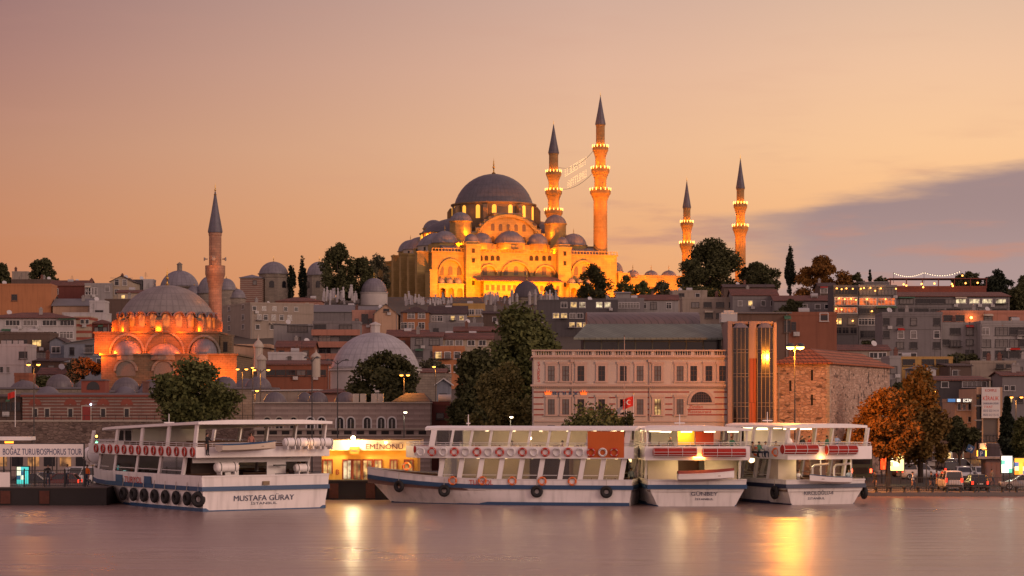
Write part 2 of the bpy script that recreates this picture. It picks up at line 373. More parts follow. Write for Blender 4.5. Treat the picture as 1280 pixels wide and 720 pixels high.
# ---------------------------------------------------------------- architecture helpers
def arch_pts(cx, w, zs, n=10, k=1.0, a0=0, a1=math.pi):       # points of an arch, left to right
    return [(cx-w/2*math.cos(a0+(a1-a0)*i/n), zs+k*w/2*math.sin(a0+(a1-a0)*i/n)) for i in range(n+1)]
def arch_shape(cx, w, z0, zs, n=10, k=1.0):
    return [(cx+w/2, z0), (cx-w/2, z0)]+arch_pts(cx, w, zs, n, k)
def arcade(b, x0, x1, z0, zs, z1, n, pier, y0, t, k=1.0):     # a wall pierced by n arches
    w = (x1-x0)/n
    for i in range(n):
        a = x0+i*w; c = a+w/2; ow = w-pier
        for p, q in ((a, c-ow/2), (c+ow/2, a+w)): b.box(p, q, y0, y0+t, z0, zs)
        pts = [(a, zs)]+arch_pts(c, ow, zs, 8, k)+[(a+w, zs)]
        for (xa,za),(xb,zb) in zip(pts, pts[1:]):
            if xb-xa < 1e-6: continue
            b.add([(xa,y0,za),(xb,y0,zb),(xb,y0,z1),(xa,y0,z1),(xa,y0+t,za),(xb,y0+t,zb),(xb,y0+t,z1),(xa,y0+t,z1)],
                  [(0,1,2,3),(4,7,6,5),(0,4,5,1),(3,2,6,7)])
def cap(r, h, n=12, z=0):                                     # dome profile, base to crown (spherical cap or taller)
    if h <= r:
        Rr = (r*r+h*h)/(2*h); a = math.asin(min(1, r/Rr))
        return [(Rr*math.sin(a*(1-i/n)), z+Rr*math.cos(a*(1-i/n))-(Rr-h)) for i in range(n)]+[(1e-5, z+h)]
    return [(r*math.cos(math.pi/2*i/n), z+h*math.sin(math.pi/2*i/n)) for i in range(n)]+[(1e-5, z+h)]
def finial(parent, loc, h, s=1.0):
    b = MB(); b.lathe([(.42*s,0),(.5*s,.25*s),(.16*s,.5*s),(.12*s,h*.3),(.3*s,h*.38),(.3*s,h*.43),(.1*s,h*.5),(.2*s,h*.58),(.08*s,h*.66),(.15*s,h*.72),(.05*s,h*.8),(1e-5,h)], 8)
    return b.build('finial', gilt, parent, loc, smooth=40)
def dome(name, m, parent, loc, r, h, drum=0, n=32, fin=0, eave=.25, drum_m=None, a0=0, a1=2*math.pi):
    b = MB(); b.lathe([(r+eave, -.25), (r+eave, 0)]+cap(r, h, 10), n, a0=a0, a1=a1)
    o = b.build(name, m, parent, loc, smooth=35)
    if drum:
        d = MB(); d.lathe([(r*1.0,-.25-drum),(r*1.0,-.25)], max(12, n//2), a0=a0, a1=a1); d.build('dome_drum', drum_m or stone_smooth, o, smooth=20)
    if fin: finial(o, (0,0,h-.1), fin, max(.5, fin/4))
    return o

# ---------------------------------------------------------------- the great floodlit mosque on the hill
MA = R(18); MO = Vector((-6.6, 800, 46.0))
mosque = thing('mosque', 'great floodlit orange mosque with large lead dome crowning the hill', 'mosque', MO, MA)
mc, ms_ = math.cos(MA), math.sin(MA)
def mu(px, v):      # local u of a photo column at local depth v
    k = (px-CX)/F; return (k*(MO.y+v*mc)-MO.x+v*ms_)/(mc-k*ms_)
def mz(py, px, v):
    return Z(py, MO.y+mu(px, v)*ms_+v*mc)-MO.z
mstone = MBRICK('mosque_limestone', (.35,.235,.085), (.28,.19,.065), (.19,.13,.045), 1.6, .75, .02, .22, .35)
FV = -30
uL, uR = mu(540, FV), mu(771, FV); zW = mz(318, 655, FV)
pL0, pL1, pR0, pR1 = mu(580, FV), mu(598, FV), mu(695, FV), mu(711, FV)
# main body
b = MB(); b.box(uL, uR, FV, 30, -6, zW)
b.box(uL-.4, uR+.4, FV-.4, 30.4, zW, zW+.5)                                                            # cornice
b.box(uL+3, uR-3, FV+6, 24, zW, mz(306, 655, FV+6))                                                    # set-back storey under the aisle domes
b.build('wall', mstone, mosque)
b = MB()
for i in range(60):
    u = uL+(uR-uL)*i/59; b.box(u-.14, u+.14, FV-.3, FV-.1, zW+.5, zW+1.35)
b.box(uL, uR, FV-.33, FV-.07, zW+1.35, zW+1.55); b.build('balustrade', mstone, mosque)
# the central block that carries the dome, stepped gables front and back
zt = mz(268, 630, -15)
def tymp(v0, v1):
    steps = []; zb = zW+3; hw = 15.6
    prof = [(15.6,.30),(13.8,.30),(13.8,.44),(12.2,.44),(12.2,.56),(10.6,.56),(10.6,.68),(9.0,.68),(9.0,.79),(7.3,.79),(7.3,.89),(5.4,.89),(5.4,1.0)]
    H = zt-zb; pts = [(x, zb+H*k) for x, k in prof]
    return [(x,z) for x,z in pts]+[(-x,z) for x,z in reversed(pts)]+[(-15.6,zb),(15.6,zb)]
b = MB(); o = tymp(0,0); b.prism(o, -17.2, -14.5); b.prism(o, 14.5, 17.2); b.box(-15.6, 15.6, -14.4, 14.4, zW, zt-7.5)
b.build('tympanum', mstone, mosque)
b = MB(); b.ring(arch_pts(0, 25.5, zW+3.2, 20, .92), arch_pts(0, 23.3, zW+3.2, 20, .92), -17.95, -17.2); b.build('tympanum_arch', mstone, mosque)
for row, (zz, k) in enumerate(((zW+4.6, 7), (zW+9.0, 5))):
    for i in range(k):
        b = MB(); u = (i-(k-1)/2)*2.9; b.prism(arch_shape(u, 1.3, zz, zz+1.9, 6), -17.26, -17.1); b.build('tympanum_window', M('grille_window', (.10,.07,.045), .6, .2, 2), mosque)
b = MB(); o2 = tymp(0,0)[:-2]; lc = MB()
for (xa,za),(xb,zb) in zip(o2, o2[1:]):                        # lead copings on the steps
    if abs(xa-xb) > .1: lc.box(min(xa,xb)-.12, max(xa,xb)+.12, -17.45, -14.3, za, za+.3)
lc.build('step_coping', leadflat, mosque)
# drum and main dome
zd = mz(251, 617, -14); zdt = mz(217.5, 617, 0)
b = MB(); b.lathe([(15.7, zt-7.6),(15.7, zt-2),(15.0, zt-2),(15.0, zd-.3)], 64); b.lathe([(15.0, zd-.9),(15.5, zd-.6),(15.5, zd-.15),(14.6, zd-.1)], 64)
drum = b.build('drum', M('drum_stone', (.19,.125,.07), .8, .3, .6), mosque, smooth=30)
wm_ = MEMIT('drum_window_light', (1,.44,.05), 1.15)
zw0 = zt-1.2
for i in range(32):
    a = 2*math.pi*(i+.5)/32
    if i % 2 == 0:
        w = MB(); w.prism(arch_shape(0, 1.55, zw0, zd-2.0, 6), -15.12, -14.7); w.build('window', wm_, drum, rz=a+math.pi/2)
    w = MB(); 
    if i % 4 == 1: w.prismx([(-17.0, zt-4.5),(-14.9, zt-4.5),(-14.9, zd-1.2),(-16.0, zd-1.2),(-17.0, zd-2.6)], -.75, .75); w.build('buttress', M('drum_stone', (.19,.125,.07), .8, .3, .6), drum, rz=a+math.pi/2)
dome('main_dome', lead, mosque, (0,0,zd), 14.2, zdt-zd, 0, 64, 6.2, .5)
# half domes towards the prayer wall and the courtyard, smaller exedrae under them
zs_top = mz(272, 545, 0); zs_b = mz(291, 525, 0)
for s, a0 in ((-1, math.pi/2), (1, -math.pi/2)):
    b = MB(); b.lathe([(13.4,-.3),(13.4,0)]+cap(12.9, zs_top-zs_b, 10), 32, a0=a0, a1=a0+math.pi)
    sd = b.build('half_dome', lead, mosque, (s*14.0, 0, zs_b), smooth=35)
    b = MB(); b.lathe([(12.9,-9.5),(12.9,-.3)], 32, a0=a0, a1=a0+math.pi); b.build('half_dome_drum', mstone, sd, smooth=20)
    for i in range(9):
        a = a0+math.pi*(i+.5)/9; w = MB(); w.prism(arch_shape(0, 1.4, -2.9, -1.2, 6), -13.02, -12.6); w.build('window', wm_, sd, rz=a+math.pi/2)
    for v in (-9.5, 9.5):
        q = dome('exedra_dome', lead_s, mosque, (s*24.5, v, mz(309, 505, 0)), 6.6, 4.6, 5, 24, 0)
# weight towers: ribbed octagons with little domes
for su in (-1, 1):
    for sv in (-1, 1):
        tw = MB(); zb = mz(277, 580, -17); tw.lathe([(4.0,-14),(4.0,-.4),(4.35,-.2),(4.35,.1),(3.7,.1)], 8)
        t = tw.build('weight_tower', mstone, mosque, (su*17.6, sv*17.2, zb))
        r_ = MB(); r_.lathe([(3.9,.1),(3.9,.3)]+cap(3.75, 3.0, 8, .3), 48, amp=lambda a: 1+.045*math.cos(a*16)); r_.build('ribbed_dome', lead_s, t, smooth=60)
        c2 = MB(); c2.lathe([(2.6,-16),(2.6,-9.6),(2.9,-9.4),(2.9,-9.1)]+cap(2.5, 2.3, 6, -9.1), 16, (su*3.6, sv*-4.2 if sv > 0 else -4.6, 0)); c2.build('turret', mstone, t, smooth=35)
# aisle domes, front row and back row
for px, top, base, hw in ((556,288.5,303.5,16.5),(602,291,304,13),(637,288.5,304,19.5),(672,292,305,13),(717,292,306.5,16.5)):
    v = -22.5; u = mu(px, v); D_ = MO.y+u*ms_+v*mc; r_ = hw*D_/F; zb = mz(base, px, v)
    dome('aisle_dome', lead_s, mosque, (u, v, zb), r_, mz(top, px, v)-zb, 2.2, 28, 2.2, .35, mstone)
    dome('aisle_dome', lead_s, mosque, (u, -v, zb), r_, mz(top, px, v)-zb, 2.2, 20, 2.2, .35, mstone)
b = MB(); b.prismx([(FV+1.0, zW+.5),(FV+1.0, zW+2.0),(FV+6.0, zW+3.6),(FV+6.0, zW+.5)], mu(540,FV)+4, mu(578,FV)-.3); b.build('aisle_roof', leadflat, mosque); b = MB(); b.prismx([(FV+1.0, zW+.5),(FV+1.0, zW+1.9),(FV+6.0, zW+3.4),(FV+6.0, zW+.5)], mu(712,FV)+.3, mu(760,FV)); b.build('aisle_roof', leadflat, mosque)
# the two great facade piers with their turret domes
for a, c_, ptop, pdome in ((pL0, pL1, 303, 298), (pR0, pR1, 304, 296)):
    zt_ = mz(ptop, 590, FV); b = MB(); b.box(a, c_, FV-2.6, FV+5, -6, zt_-1.2); b.box(a-.25, c_+.25, FV-2.85, FV+5.2, zt_-1.2, zt_-.7); b.box(a+.3, c_-.3, FV-2.3, FV+4, zt_-.7, zt_+.2)
    p_ = b.build('pier', mstone, mosque); dome('pier_dome', lead_s, p_, ((a+c_)/2, FV+.2, zt_+.35), (c_-a)/2-.25, 2.6, 0, 20, 1.6, .3)
    for zz in (zt_-3.8, zt_-7.2, mz(357, 590, FV)): w = MB(); w.box((a+c_)/2-.5, (a+c_)/2+.5, FV-2.72, FV-2.4, zz, zz+1.5); w.build('window', darkroom, p_)
# facade bays: blind arches
def blind(px0, px1, ptop, pspring, v=FV, wd=.55):
    a, c_ = mu(px0, v), mu(px1, v); zs = mz(pspring, px0, v); k = (mz(ptop, px0, v)-zs)/((c_-a)/2)
    r_ = MB(); r_.ring(arch_pts((a+c_)/2, c_-a, zs, 16, k), arch_pts((a+c_)/2, (c_-a)-2*wd, zs, 16, k), v-.75, v+.1); r_.build('arch_moulding', mstone, mosque)
    return (a+c_)/2, c_-a, zs
blind(547, 579, 323, 343); blind(713, 745, 325, 345)
blind(599, 622, 330, 343); blind(626, 664, 326, 345); blind(668, 694, 331, 344)
for px in (601, 608, 615.5, 622.5, 664, 671, 680, 687):
    u = mu(px, FV); z = mz(326, px, FV); w = MB(); w.prism(arch_shape(u, 1.3, z, z+1.2, 6), FV-.12, FV+.1); w.build('facade_window', darkroom, mosque)
grille = M('grille_window', (.2,.15,.1), .6)
for px in (552, 563, 574, 606, 632, 645, 658, 680, 720, 730, 740):
    u = mu(px, FV); z = mz(344, px, FV); w = MB(); w.prism(arch_shape(u, 1.5, z, z+2.4, 6), FV-.1, FV+.1); w.build('window', grille, mosque)
# central two-storey gallery with its sloping eaves
gz1, gz0 = mz(353, 645, FV), mz(346, 645, FV); ga, gb = mu(594, FV-6), mu(702, FV-6)
b = MB(); b.prismx([(FV-8.5, gz1-.2),(FV-8.5, gz1),(FV+.0, gz0+.2),(FV+.0, gz0-.1)], ga, gb); b.build('gallery_roof', M('gallery_tile', (.20,.10,.07), .8, .3, 1.2), mosque)
b = MB(); za = mz(366.5, 645, FV-6); n = 14
b.box(pL1+.1, pR0-.1, FV-6, FV-5.5, za, gz1-.1); b.box(pL1, pR0, FV-6.2, FV-.1, za-.5, za)
arcade(b, pL1+.1, pR0-.1, -6, mz(373, 645, FV-6), za-.5, 9, 1.0, FV-6, .5); gal = b.build('gallery', mstone, mosque)
for i in range(n):
    u = pL1+1.4+(pR0-pL1-2.8)*i/(n-1); w = MB(); w.box(u-.55, u+.55, FV-6.08, FV-5.8, za+.8, za+2.7); w.build('window', M('wood_shutter', (.10,.05,.03), .7), gal)
# side galleries: three arches and three little domes each
for p0, p1 in ((548, 580), (712, 744)):
    a, c_ = mu(p0, FV-5), mu(p1, FV-5); zr = mz(355.5, p0, FV-5)
    b = MB(); arcade(b, a, c_, -6, mz(363.5, p0, FV-5), zr, 3, 1.0, FV-5, .6); b.box(a-.2, c_+.2, FV-5.3, FV-.05, zr, zr+.4); sg = b.build('side_gallery', mstone, mosque)
    for i in range(3):
        u = a+(c_-a)*(i+.5)/3; dome('gallery_dome', lead_s, sg, (u, FV-2.6, zr+.45), (c_-a)/6.4, 2.0, 0, 18, 1.0, .2)
# corner buttress and the shaded prayer-wall side with its row of buttresses
b = MB(); z_ = mz(340, 540, FV); b.box(mu(537.5, FV-6), mu(547, FV-6), FV-6, FV, -6, z_); b.box(mu(537.5,FV-6)-.2, mu(547,FV-6)+.2, FV-6.2, FV, z_, z_+.5); b.build('buttress', mstone, mosque)
for i in range(6):
    v = FV+4+i*10.5; h = zW+(.6 if i in (2,3) else -.4*i*.6); b = MB(); b.prismx([(v-1.4,-8),(v+1.4,-8),(v+1.4,h),(v-1.4,h)], uL-4.6, uL-.02)
    b.box(uL-4.8, uL, v-1.6, v+1.6, h, h+.6); b.build('buttress', mstone, mosque)
for i in range(5):
    for zz in (6, 14): v = FV+9.2+i*10.5; w = MB(); w.box(uL-.12, uL+.1, v-.9, v+.9, zz, zz+3.4); w.build('side_window', darkroom, mosque)
# floodlights: lamps on the terrace, behind the parapets and at the drum
for u, e in ((uL+4, 1.0), (uL+13, 1.0), (-8, 1.0), (1, 1.0), (10, 1.0), (24, 1.0), (32, 1.1)):
    lamp(mosque, (u, FV-17, 1.0), 40000*e, FLOOD, 'SPOT', .6, 120, (u, FV, 13), name='floodlight')
for u in (-26, -12.5, -5, 5, 12.5, 25): lamp(mosque, (u, FV+2.2, zW+.9), 2600, FLOOD, radius=.3, name='floodlight')
for u, zz in ((-17,7.5),(-6.6,8.2),(4,8.2),(14.5,7.5)): lamp(mosque, (u, -22.0, zW+zz), 2700, FLOOD, 'SPOT', .4, 165, (u*.75, -16, zW+zz+4.5), name='floodlight')
for u in (-20.5, 20.5): lamp(mosque, (u, -24.5, zW+3.4), 5200, FLOOD, radius=.4, name='floodlight')
for i in range(7):
    a = -math.pi/2+(i-3)*.42; lamp(mosque, (16.6*math.cos(a), 16.6*math.sin(a), zd-3.6), 70, FLOOD, radius=.3, name='floodlight')
for u, v in ((-22, -12),(-27, -5)): lamp(mosque, (u, v, zs_b-2.2), 2200, FLOOD, radius=.3, name='floodlight')

# ---------------------------------------------------------------- courtyard with its domed arcades
cy = thing('courtyard_building', 'low floodlit courtyard wall with a row of small domes right of the great mosque', 'building', MO, MA)
ca, cb_ = mu(771, FV)+.3, mu(858, FV)
b = MB(); zc = mz(349, 800, FV+2); b.box(ca, cb_, FV+2, FV+3, -6, zc); b.box(ca, mu(786,FV), FV-1.0, FV+2, -6, mz(341, 780, FV)); b.box(ca, cb_, FV+1.7, FV+3.2, zc, zc+.5)
b.box(ca, cb_, 29, 30, -6, zc); b.box(cb_-1, cb_, FV+3, 29, -6, zc); b.box(ca, cb_, FV+3, FV+12, -6, zc-.6); b.build('wall', mstone, cy)
b = MB()
for i in range(44):
    u = mu(800,FV)+(cb_-mu(800,FV))*i/43; b.box(u-.16, u+.16, FV+1.75, FV+1.95, zc+.5, zc+1.5)
b.build('balustrade', mstone, cy)
for px, top, base, hw in ((769,327.5,339,9.5),(791,337.5,345.5,8.5),(814,338,346.5,9.5),(836,338,347,10.5)):
    v = FV+7; u = mu(px, v); zb = mz(base, px, v); dome('courtyard_dome', lead_s, cy, (u, v, zb), hw*.29, mz(top, px, v)-zb, 2.2, 24, 2.4, .3, mstone)
for i in range(5): lamp(cy, (ca+4+i*7.5, FV-9, .5), 10000, FLOOD, 'SPOT', .5, 130, (ca+4+i*7.5, FV+3, 7), name='floodlight')
for i in range(4): lamp(cy, (ca+3+i*7.5, FV+3.0, zc+.8), 900, FLOOD, radius=.3, name='floodlight')

# ---------------------------------------------------------------- minarets
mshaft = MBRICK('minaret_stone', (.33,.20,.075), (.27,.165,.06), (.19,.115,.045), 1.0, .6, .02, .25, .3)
spire_m = MLEAD('spire_lead', (.10,.095,.125), 12, 60)
def minaret(label, px, D, pbase, pcone, ptip, balcs, w_low, w_up, lit=True, foot=8, mshaft=mshaft):
    zb = Z(pbase, D)-foot; s = D/F; t = thing('minaret', label, 'minaret', (X(px,D), D, zb), 0, 'floodlit minarets of the great mosque' if lit else None)
    z = lambda py: Z(py, D)-zb
    r0, r1 = w_low*s/2, w_up*s/2; n = len(balcs); rs = [r0+(r1-r0)*i/n for i in range(n+1)]
    b = MB(); prof = [(r0*1.55,0),(r0*1.5,foot*.9),(r0*1.04,foot*1.15)]
    for i, pb in enumerate(balcs): prof += [(rs[i], z(pb)-2.2*s*3), (rs[i], z(pb)), (rs[i+1], z(pb))]
    prof += [(rs[-1], z(pcone)-.6), (rs[-1]*1.08, z(pcone)-.4), (rs[-1]*1.08, z(pcone))]
    b.lathe(prof, 16); b.build('shaft', mshaft, t, smooth=18)
    b = MB(); b.lathe([(r1*1.16, z(pcone)), (r1*1.2, z(pcone)+.25), (r1*.62, z(pcone)+(z(ptip)-z(pcone))*.45), (r1*.1, z(ptip)-(z(ptip)-z(pcone))*.12), (1e-5, z(ptip)-.9)], 16); sp_ = b.build('spire', spire_m, t, smooth=30)
    finial(sp_, (0,0,z(ptip)-(z(ptip)-z(pcone))*.12-.6), (z(ptip)-z(pcone))*.16+1, .55)
    for i, pb in enumerate(balcs):
        rr = rs[i+1]; R_ = rs[i]*1.52; zz = z(pb); b = MB()
        b.lathe([(rs[i]*1.0,-3.2),(rs[i]*1.12,-2.6),(rs[i]*1.12,-2.3),(rs[i]*1.27,-1.8),(rs[i]*1.27,-1.5),(R_*.95,-.9),(R_,-.55),(R_,-.1),(R_*.5,-.1)], 20)
        bal = b.build('balcony', mshaft, t, (0,0,zz), smooth=30)
        b = MB(); b.lathe([(R_,-.1),(R_,1.0),(R_-.12,1.0),(R_-.12,-.1)], 16); b.build('parapet', mshaft, bal, smooth=25)
        if lit:
            bm_ = MB().cbox((0,0,0), (.20,.20,.85)).mesh('light_bulb', MEMIT('balcony_bulb', (1,.44,.09), 5))
            for k in range(14):
                a = 2*math.pi*(k+.5)/14; obj('light_bulb', bm_, bal, ((R_+.05)*math.cos(a), (R_+.05)*math.sin(a), .95), a)
            for a in (-math.pi/2-.7, -math.pi/2+.7, math.pi/2):
                lamp(bal, ((R_-.35)*math.cos(a), (R_-.35)*math.sin(a), .5), 700, FLOOD, radius=.25, name='floodlight')
                lamp(bal, ((R_+1.5)*math.cos(a), (R_+1.5)*math.sin(a), -4.6), 1000, FLOOD, radius=.3, name='floodlight')
    if lit:
        for a in (-math.pi/2-.8, -math.pi/2+.8): lamp(t, (7*math.cos(a), 7*math.sin(a), foot+2), 7000, FLOOD, 'SPOT', .4, 60, (0,0,foot+22), name='floodlight')
    return t
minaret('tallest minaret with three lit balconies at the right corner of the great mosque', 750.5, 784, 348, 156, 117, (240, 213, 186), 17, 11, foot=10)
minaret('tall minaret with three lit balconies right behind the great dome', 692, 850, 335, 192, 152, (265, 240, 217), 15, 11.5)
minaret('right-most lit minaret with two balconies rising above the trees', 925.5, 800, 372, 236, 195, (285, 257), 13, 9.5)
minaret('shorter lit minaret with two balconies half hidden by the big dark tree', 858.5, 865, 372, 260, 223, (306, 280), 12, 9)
# the lights strung between the two tall minarets: two words made of bulbs, read from the other side
GL = {'Y':"1.1 1.1 .1. .1. .1.",'O':"111 1.1 1.1 1.1 111",'K':"1.1 1.1 11. 1.1 1.1",'S':"111 1.. 111 ..1 111",'U':"1.1 1.1 1.1 1.1 111",'L':"1.. 1.. 1.. 1.. 111",'N':"1.1 111 111 1.1 1.1",'T':"111 .1. .1. .1. .1.",'M':"1.1 111 1.1 1.1 1.1",'A':".1. 1.1 111 1.1 1.1"}
mah = thing('string_lights', 'two words of small bulbs strung on cables between the two tall minarets', 'lights', P(720, 222, 815))
def mahya(word, pa, pb, hpx):
    pa, pb = Vector(pa), Vector(pb); n = len(word); word = word[::-1]
    for i, ch in enumerate(word):
        rows = GL[ch].split(); b = MB()
        for r_ in range(5):
            for c_ in range(3):
                if rows[r_][2-c_] == '1':
                    t = (i+.12+c_*.32)/n; p = pa.lerp(pb, t); q = P(p.x, p.y+hpx*r_/4, 817)-mah.location
                    b.blob(q, .13, n=5, m=3)
        b.build('light_letter', MEMIT('garland_bulb', (1,.66,.28), 1.6), mah)
mahya('YOKSULU', (706,212.5), (733.5,196), 8); mahya('UNUTMA', (709.5,226.5), (733.5,212), 8)
def cable(a, b, sag, r=.05, n=10):
    m_ = MB(); a, b = Vector(a), Vector(b); pts = [a.lerp(b, i/n)-Vector((0,0,sag*4*(i/n)*(1-i/n))) for i in range(n+1)]; m_.path(pts, r, 4); return m_
for (pa, da), (pb, db), sg in (((( 698,209),850),((743,187),786),2.6), (((698,236),850),((743,214),786),2.2)):
    cable(P(*pa, da)-mah.location, P(*pb, db)-mah.location, sg, .07).build('cable', dark, mah)
# ---------------------------------------------------------------- windows (shared meshes)
frame_w = M('white_window_frame', (.52,.50,.49), .5, .1, 1); frame_d = M('dark_window_frame', (.05,.045,.045), .5, .2, 1)
WCACHE = {}
def window(parent, x, z, w, h, y=0, rz=0, style='w', name='window'):
    w, h = round(w, 1), round(h, 1); lit_ = 'L' in style or 'l' in style; dk = 'd' in style
    key = (w, h, dk)
    if key not in WCACHE:
        b = MB(); t = min(.12, w*.1); d = -.09
        b.box(-w/2-t, -w/2, d, .04, -h/2-t, h/2+t); b.box(w/2, w/2+t, d, .04, -h/2-t, h/2+t)
        b.box(-w/2, w/2, d, .04, h/2, h/2+t); b.box(-w/2-t-.08, w/2+t+.08, d-.1, .04, -h/2-t*1.3-.08, -h/2-t-.002)
        n = max(1, round(w/.75))
        for i in range(1, n): u = -w/2+w*i/n; b.box(u-.04, u+.04, d+.02, .04, -h/2, h/2)
        if h > 1.1: b.box(-w/2, w/2, d+.03, .035, h*.18, h*.18+.07)
        p = MB(); p.box(-w/2, w/2, -.03, .03, -h/2, h/2)
        WCACHE[key] = (b.mesh(name, frame_d if dk else frame_w), {})
    fm, panes = WCACHE[key]
    o = obj(name, fm, parent, (x, y, z), rz)
    rw = (int(abs(x*37+z*91+y*13)*10)+len(WCACHE)*3) % 29
    pm = litr if 'R' in style else lit if 'L' in style else litw if 'l' in style else lit if rw == 5 else glassc if rw % 3 == 0 else glassd
    if pm.name not in panes:
        p = MB(); p.box(-w/2, w/2, -.03, .03, -h/2, h/2); panes[pm.name] = p.mesh('pane', pm)
    obj('pane', panes[pm.name], o); return o

WALL = dict(grey=(.185,.172,.175), lgrey=(.27,.255,.25), white=(.46,.44,.44), cream=(.40,.33,.25), beige=(.30,.25,.205), pink=(.36,.19,.145), salmon=(.40,.18,.125),
            orange=(.38,.16,.07), terra=(.22,.085,.05), brown=(.11,.075,.06), darkg=(.085,.078,.082), yellow=(.44,.27,.09), dred=(.15,.045,.035), peach=(.46,.30,.20), blueg=(.17,.19,.23))
WALL = {k: tuple(x*.93 for x in c) for k, c in WALL.items()}
def wallm(k): return M('plaster_'+k, WALL[k], .85, .2, .35, .1, streak=.35, rnd=.08)
roofg = M('grey_metal_roof', (.13,.125,.13), .6, .25, .5); roofm = {'t': tile, 'd': tile_dark, 'g': roofg, 'w': M('white_roof', (.4,.39,.39), .7, .15), 'l': leadflat}
chim_brick = MBRICK('chimney_brick', (.2,.08,.055), (.15,.06,.045), (.12,.1,.09), .25, .08, .01)
def solve_w(px0, D, rz, px1, c=None):
    X0 = X(px0, D); k = (px1-CX)/F; return (k*D-X0)/(math.cos(rz)-k*math.sin(rz))
def Dof(py):
    lo, hi = 262, 860
    for _ in range(40):
        m_ = (lo+hi)/2
        if (HY-py)*m_/F+CH > ground(m_): hi = m_
        else: lo = m_
    return (lo+hi)/2
rng = random.Random(11)
def part_box(t, name, m, x0, x1, y0, y1, z0, z1): return MB().box(x0,x1,y0,y1,z0,z1).build(name, m, t)
def aircon(t, x, z, y=-.45, name='air_conditioner'):
    b = MB(); b.box(x-.45,x+.45,y,y+.4,z,z+.62); b.torus((x-.12,y-.02,z+.31),.22,.03,'Y',12,5); return b.build(name, M('aircon_white',(.42,.41,.40),.5,.1), t)
def house(label, x0, x1, top, base, wall='grey', roof=('flat',), wins=(), rz=0, side=None, dep=9, D=None, swins=(), parapet=.5, clutter=2, name='house', cat='house', group=None, over=.35):
    """front wall spans photo columns x0..x1 at distance D (from the base row when not given); side = column where the receding side ends"""
    D = D or Dof(base); rz = R(rz); w = solve_w(x0, D, rz, x1); zb = Z(base, D); Dm = D+w/2*math.sin(rz)
    if side is not None:
        if rz < 0:
            X0, Y0 = X(x0,D)+w*math.cos(rz), D+w*math.sin(rz); k = (side-CX)/F; dep = (k*Y0-X0)/(-math.sin(rz)-k*math.cos(rz))
        else:
            X0, Y0 = X(x0,D), D; k = (side-CX)/F; dep = (k*Y0-X0)/(-math.sin(rz)-k*math.cos(rz))
        dep = max(3, min(60, abs(dep)))
    t = thing(name, label, cat, (X(x0,D), D, zb), rz, group); zl = lambda py: Z(py, Dm)-zb
    h = zl(top); wm = wallm(wall) if isinstance(wall, str) else wall
    b = MB(); b.box(0, w, 0, dep, -7, h)
    kind = roof[0]
    if kind == 'gablef': b.add([(0,0,h),(w,0,h),(w/2,0,h+roof[1]*Dm/F),(0,dep,h),(w,dep,h),(w/2,dep,h+roof[1]*Dm/F)], [(0,1,2),(3,5,4),(0,2,5,3),(1,4,5,2)])
    if kind == 'gable': b.add([(0,0,h),(0,dep,h),(0,dep/2,h+roof[1]*Dm/F),(w,0,h),(w,dep,h),(w,dep/2,h+roof[1]*Dm/F)], [(0,2,1),(3,4,5),(0,3,5,2),(1,2,5,4)])
    if kind == 'flat' and parapet:
        b.box(-.06, w+.06, -.06, .2, h, h+parapet); b.box(-.06, .2, .2, dep, h, h+parapet); b.box(w-.2, w+.06, .2, dep, h, h+parapet); b.box(.2, w-.2, dep-.2, dep, h, h+parapet)
    b.build('wall', wm, t)
    o = over; rb = MB(); th = .16
    if kind != 'flat':
        rh = roof[1]*Dm/F; rm = roofm[roof[2]]
        if kind == 'gablef':
            q = rh/(w/2); e = h-o*q
            rb.prism([(-o,e+.01),(w/2,h+rh+.01),(w+o,e+.01),(w+o,e+th),(w/2,h+rh+th),(-o,e+th)], -o, dep+o)
        elif kind == 'gable':
            q = rh/(dep/2); e = h-o*q
            rb.prismx([(-o,e+.01),(dep/2,h+rh+.01),(dep+o,e+.01),(dep+o,e+th),(dep/2,h+rh+th),(-o,e+th)], -o, w+o)
        elif kind == 'hip':
            m_ = min(w, dep)/2; pts = [(-o,-o,h),(w+o,-o,h),(w+o,dep+o,h),(-o,dep+o,h)]
            r0, r1 = ((m_, dep/2, h+rh), (w-m_, dep/2, h+rh)) if w >= dep else ((w/2, m_, h+rh), (w/2, dep-m_, h+rh))
            rb.add([(x,y,z+.01) for x,y,z in pts]+[(x,y,z+th) for x,y,z in pts]+[r0, r1],
                   [(0,3,2,1),(0,1,5,4),(1,2,6,5),(2,3,7,6),(3,0,4,7)]+([(4,5,9,8),(6,7,8,9),(5,6,9),(7,4,8)] if w >= dep else [(4,5,8),(6,7,9),(5,6,9,8),(7,4,8,9)]))
        elif kind == 'shed':
            rb.prismx([(-o,h+.01),(dep+o,h+rh),(dep+o,h+rh+th),(-o,h+.01+th)], -o, w+o)
        elif kind == 'shedx':
            q = (h+rh) if roof[1] > 0 else h; rb.prism([(-o,h+.01),(w+o,h+rh+.01),(w+o,h+rh+th),(-o,h+th)], -o, dep+o); rb.prism([(0.02,h-.3),(w-.02,h-.3),(w-.02,h+rh),(0.02,h)], .02, dep-.02) if rh > 0 else None
        rf = rb.build('roof', rm, t)
    else:
        rb.box(.21, w-.21, .21, dep-.21, h, h+.08); rf = rb.build('roof', roofg, t)
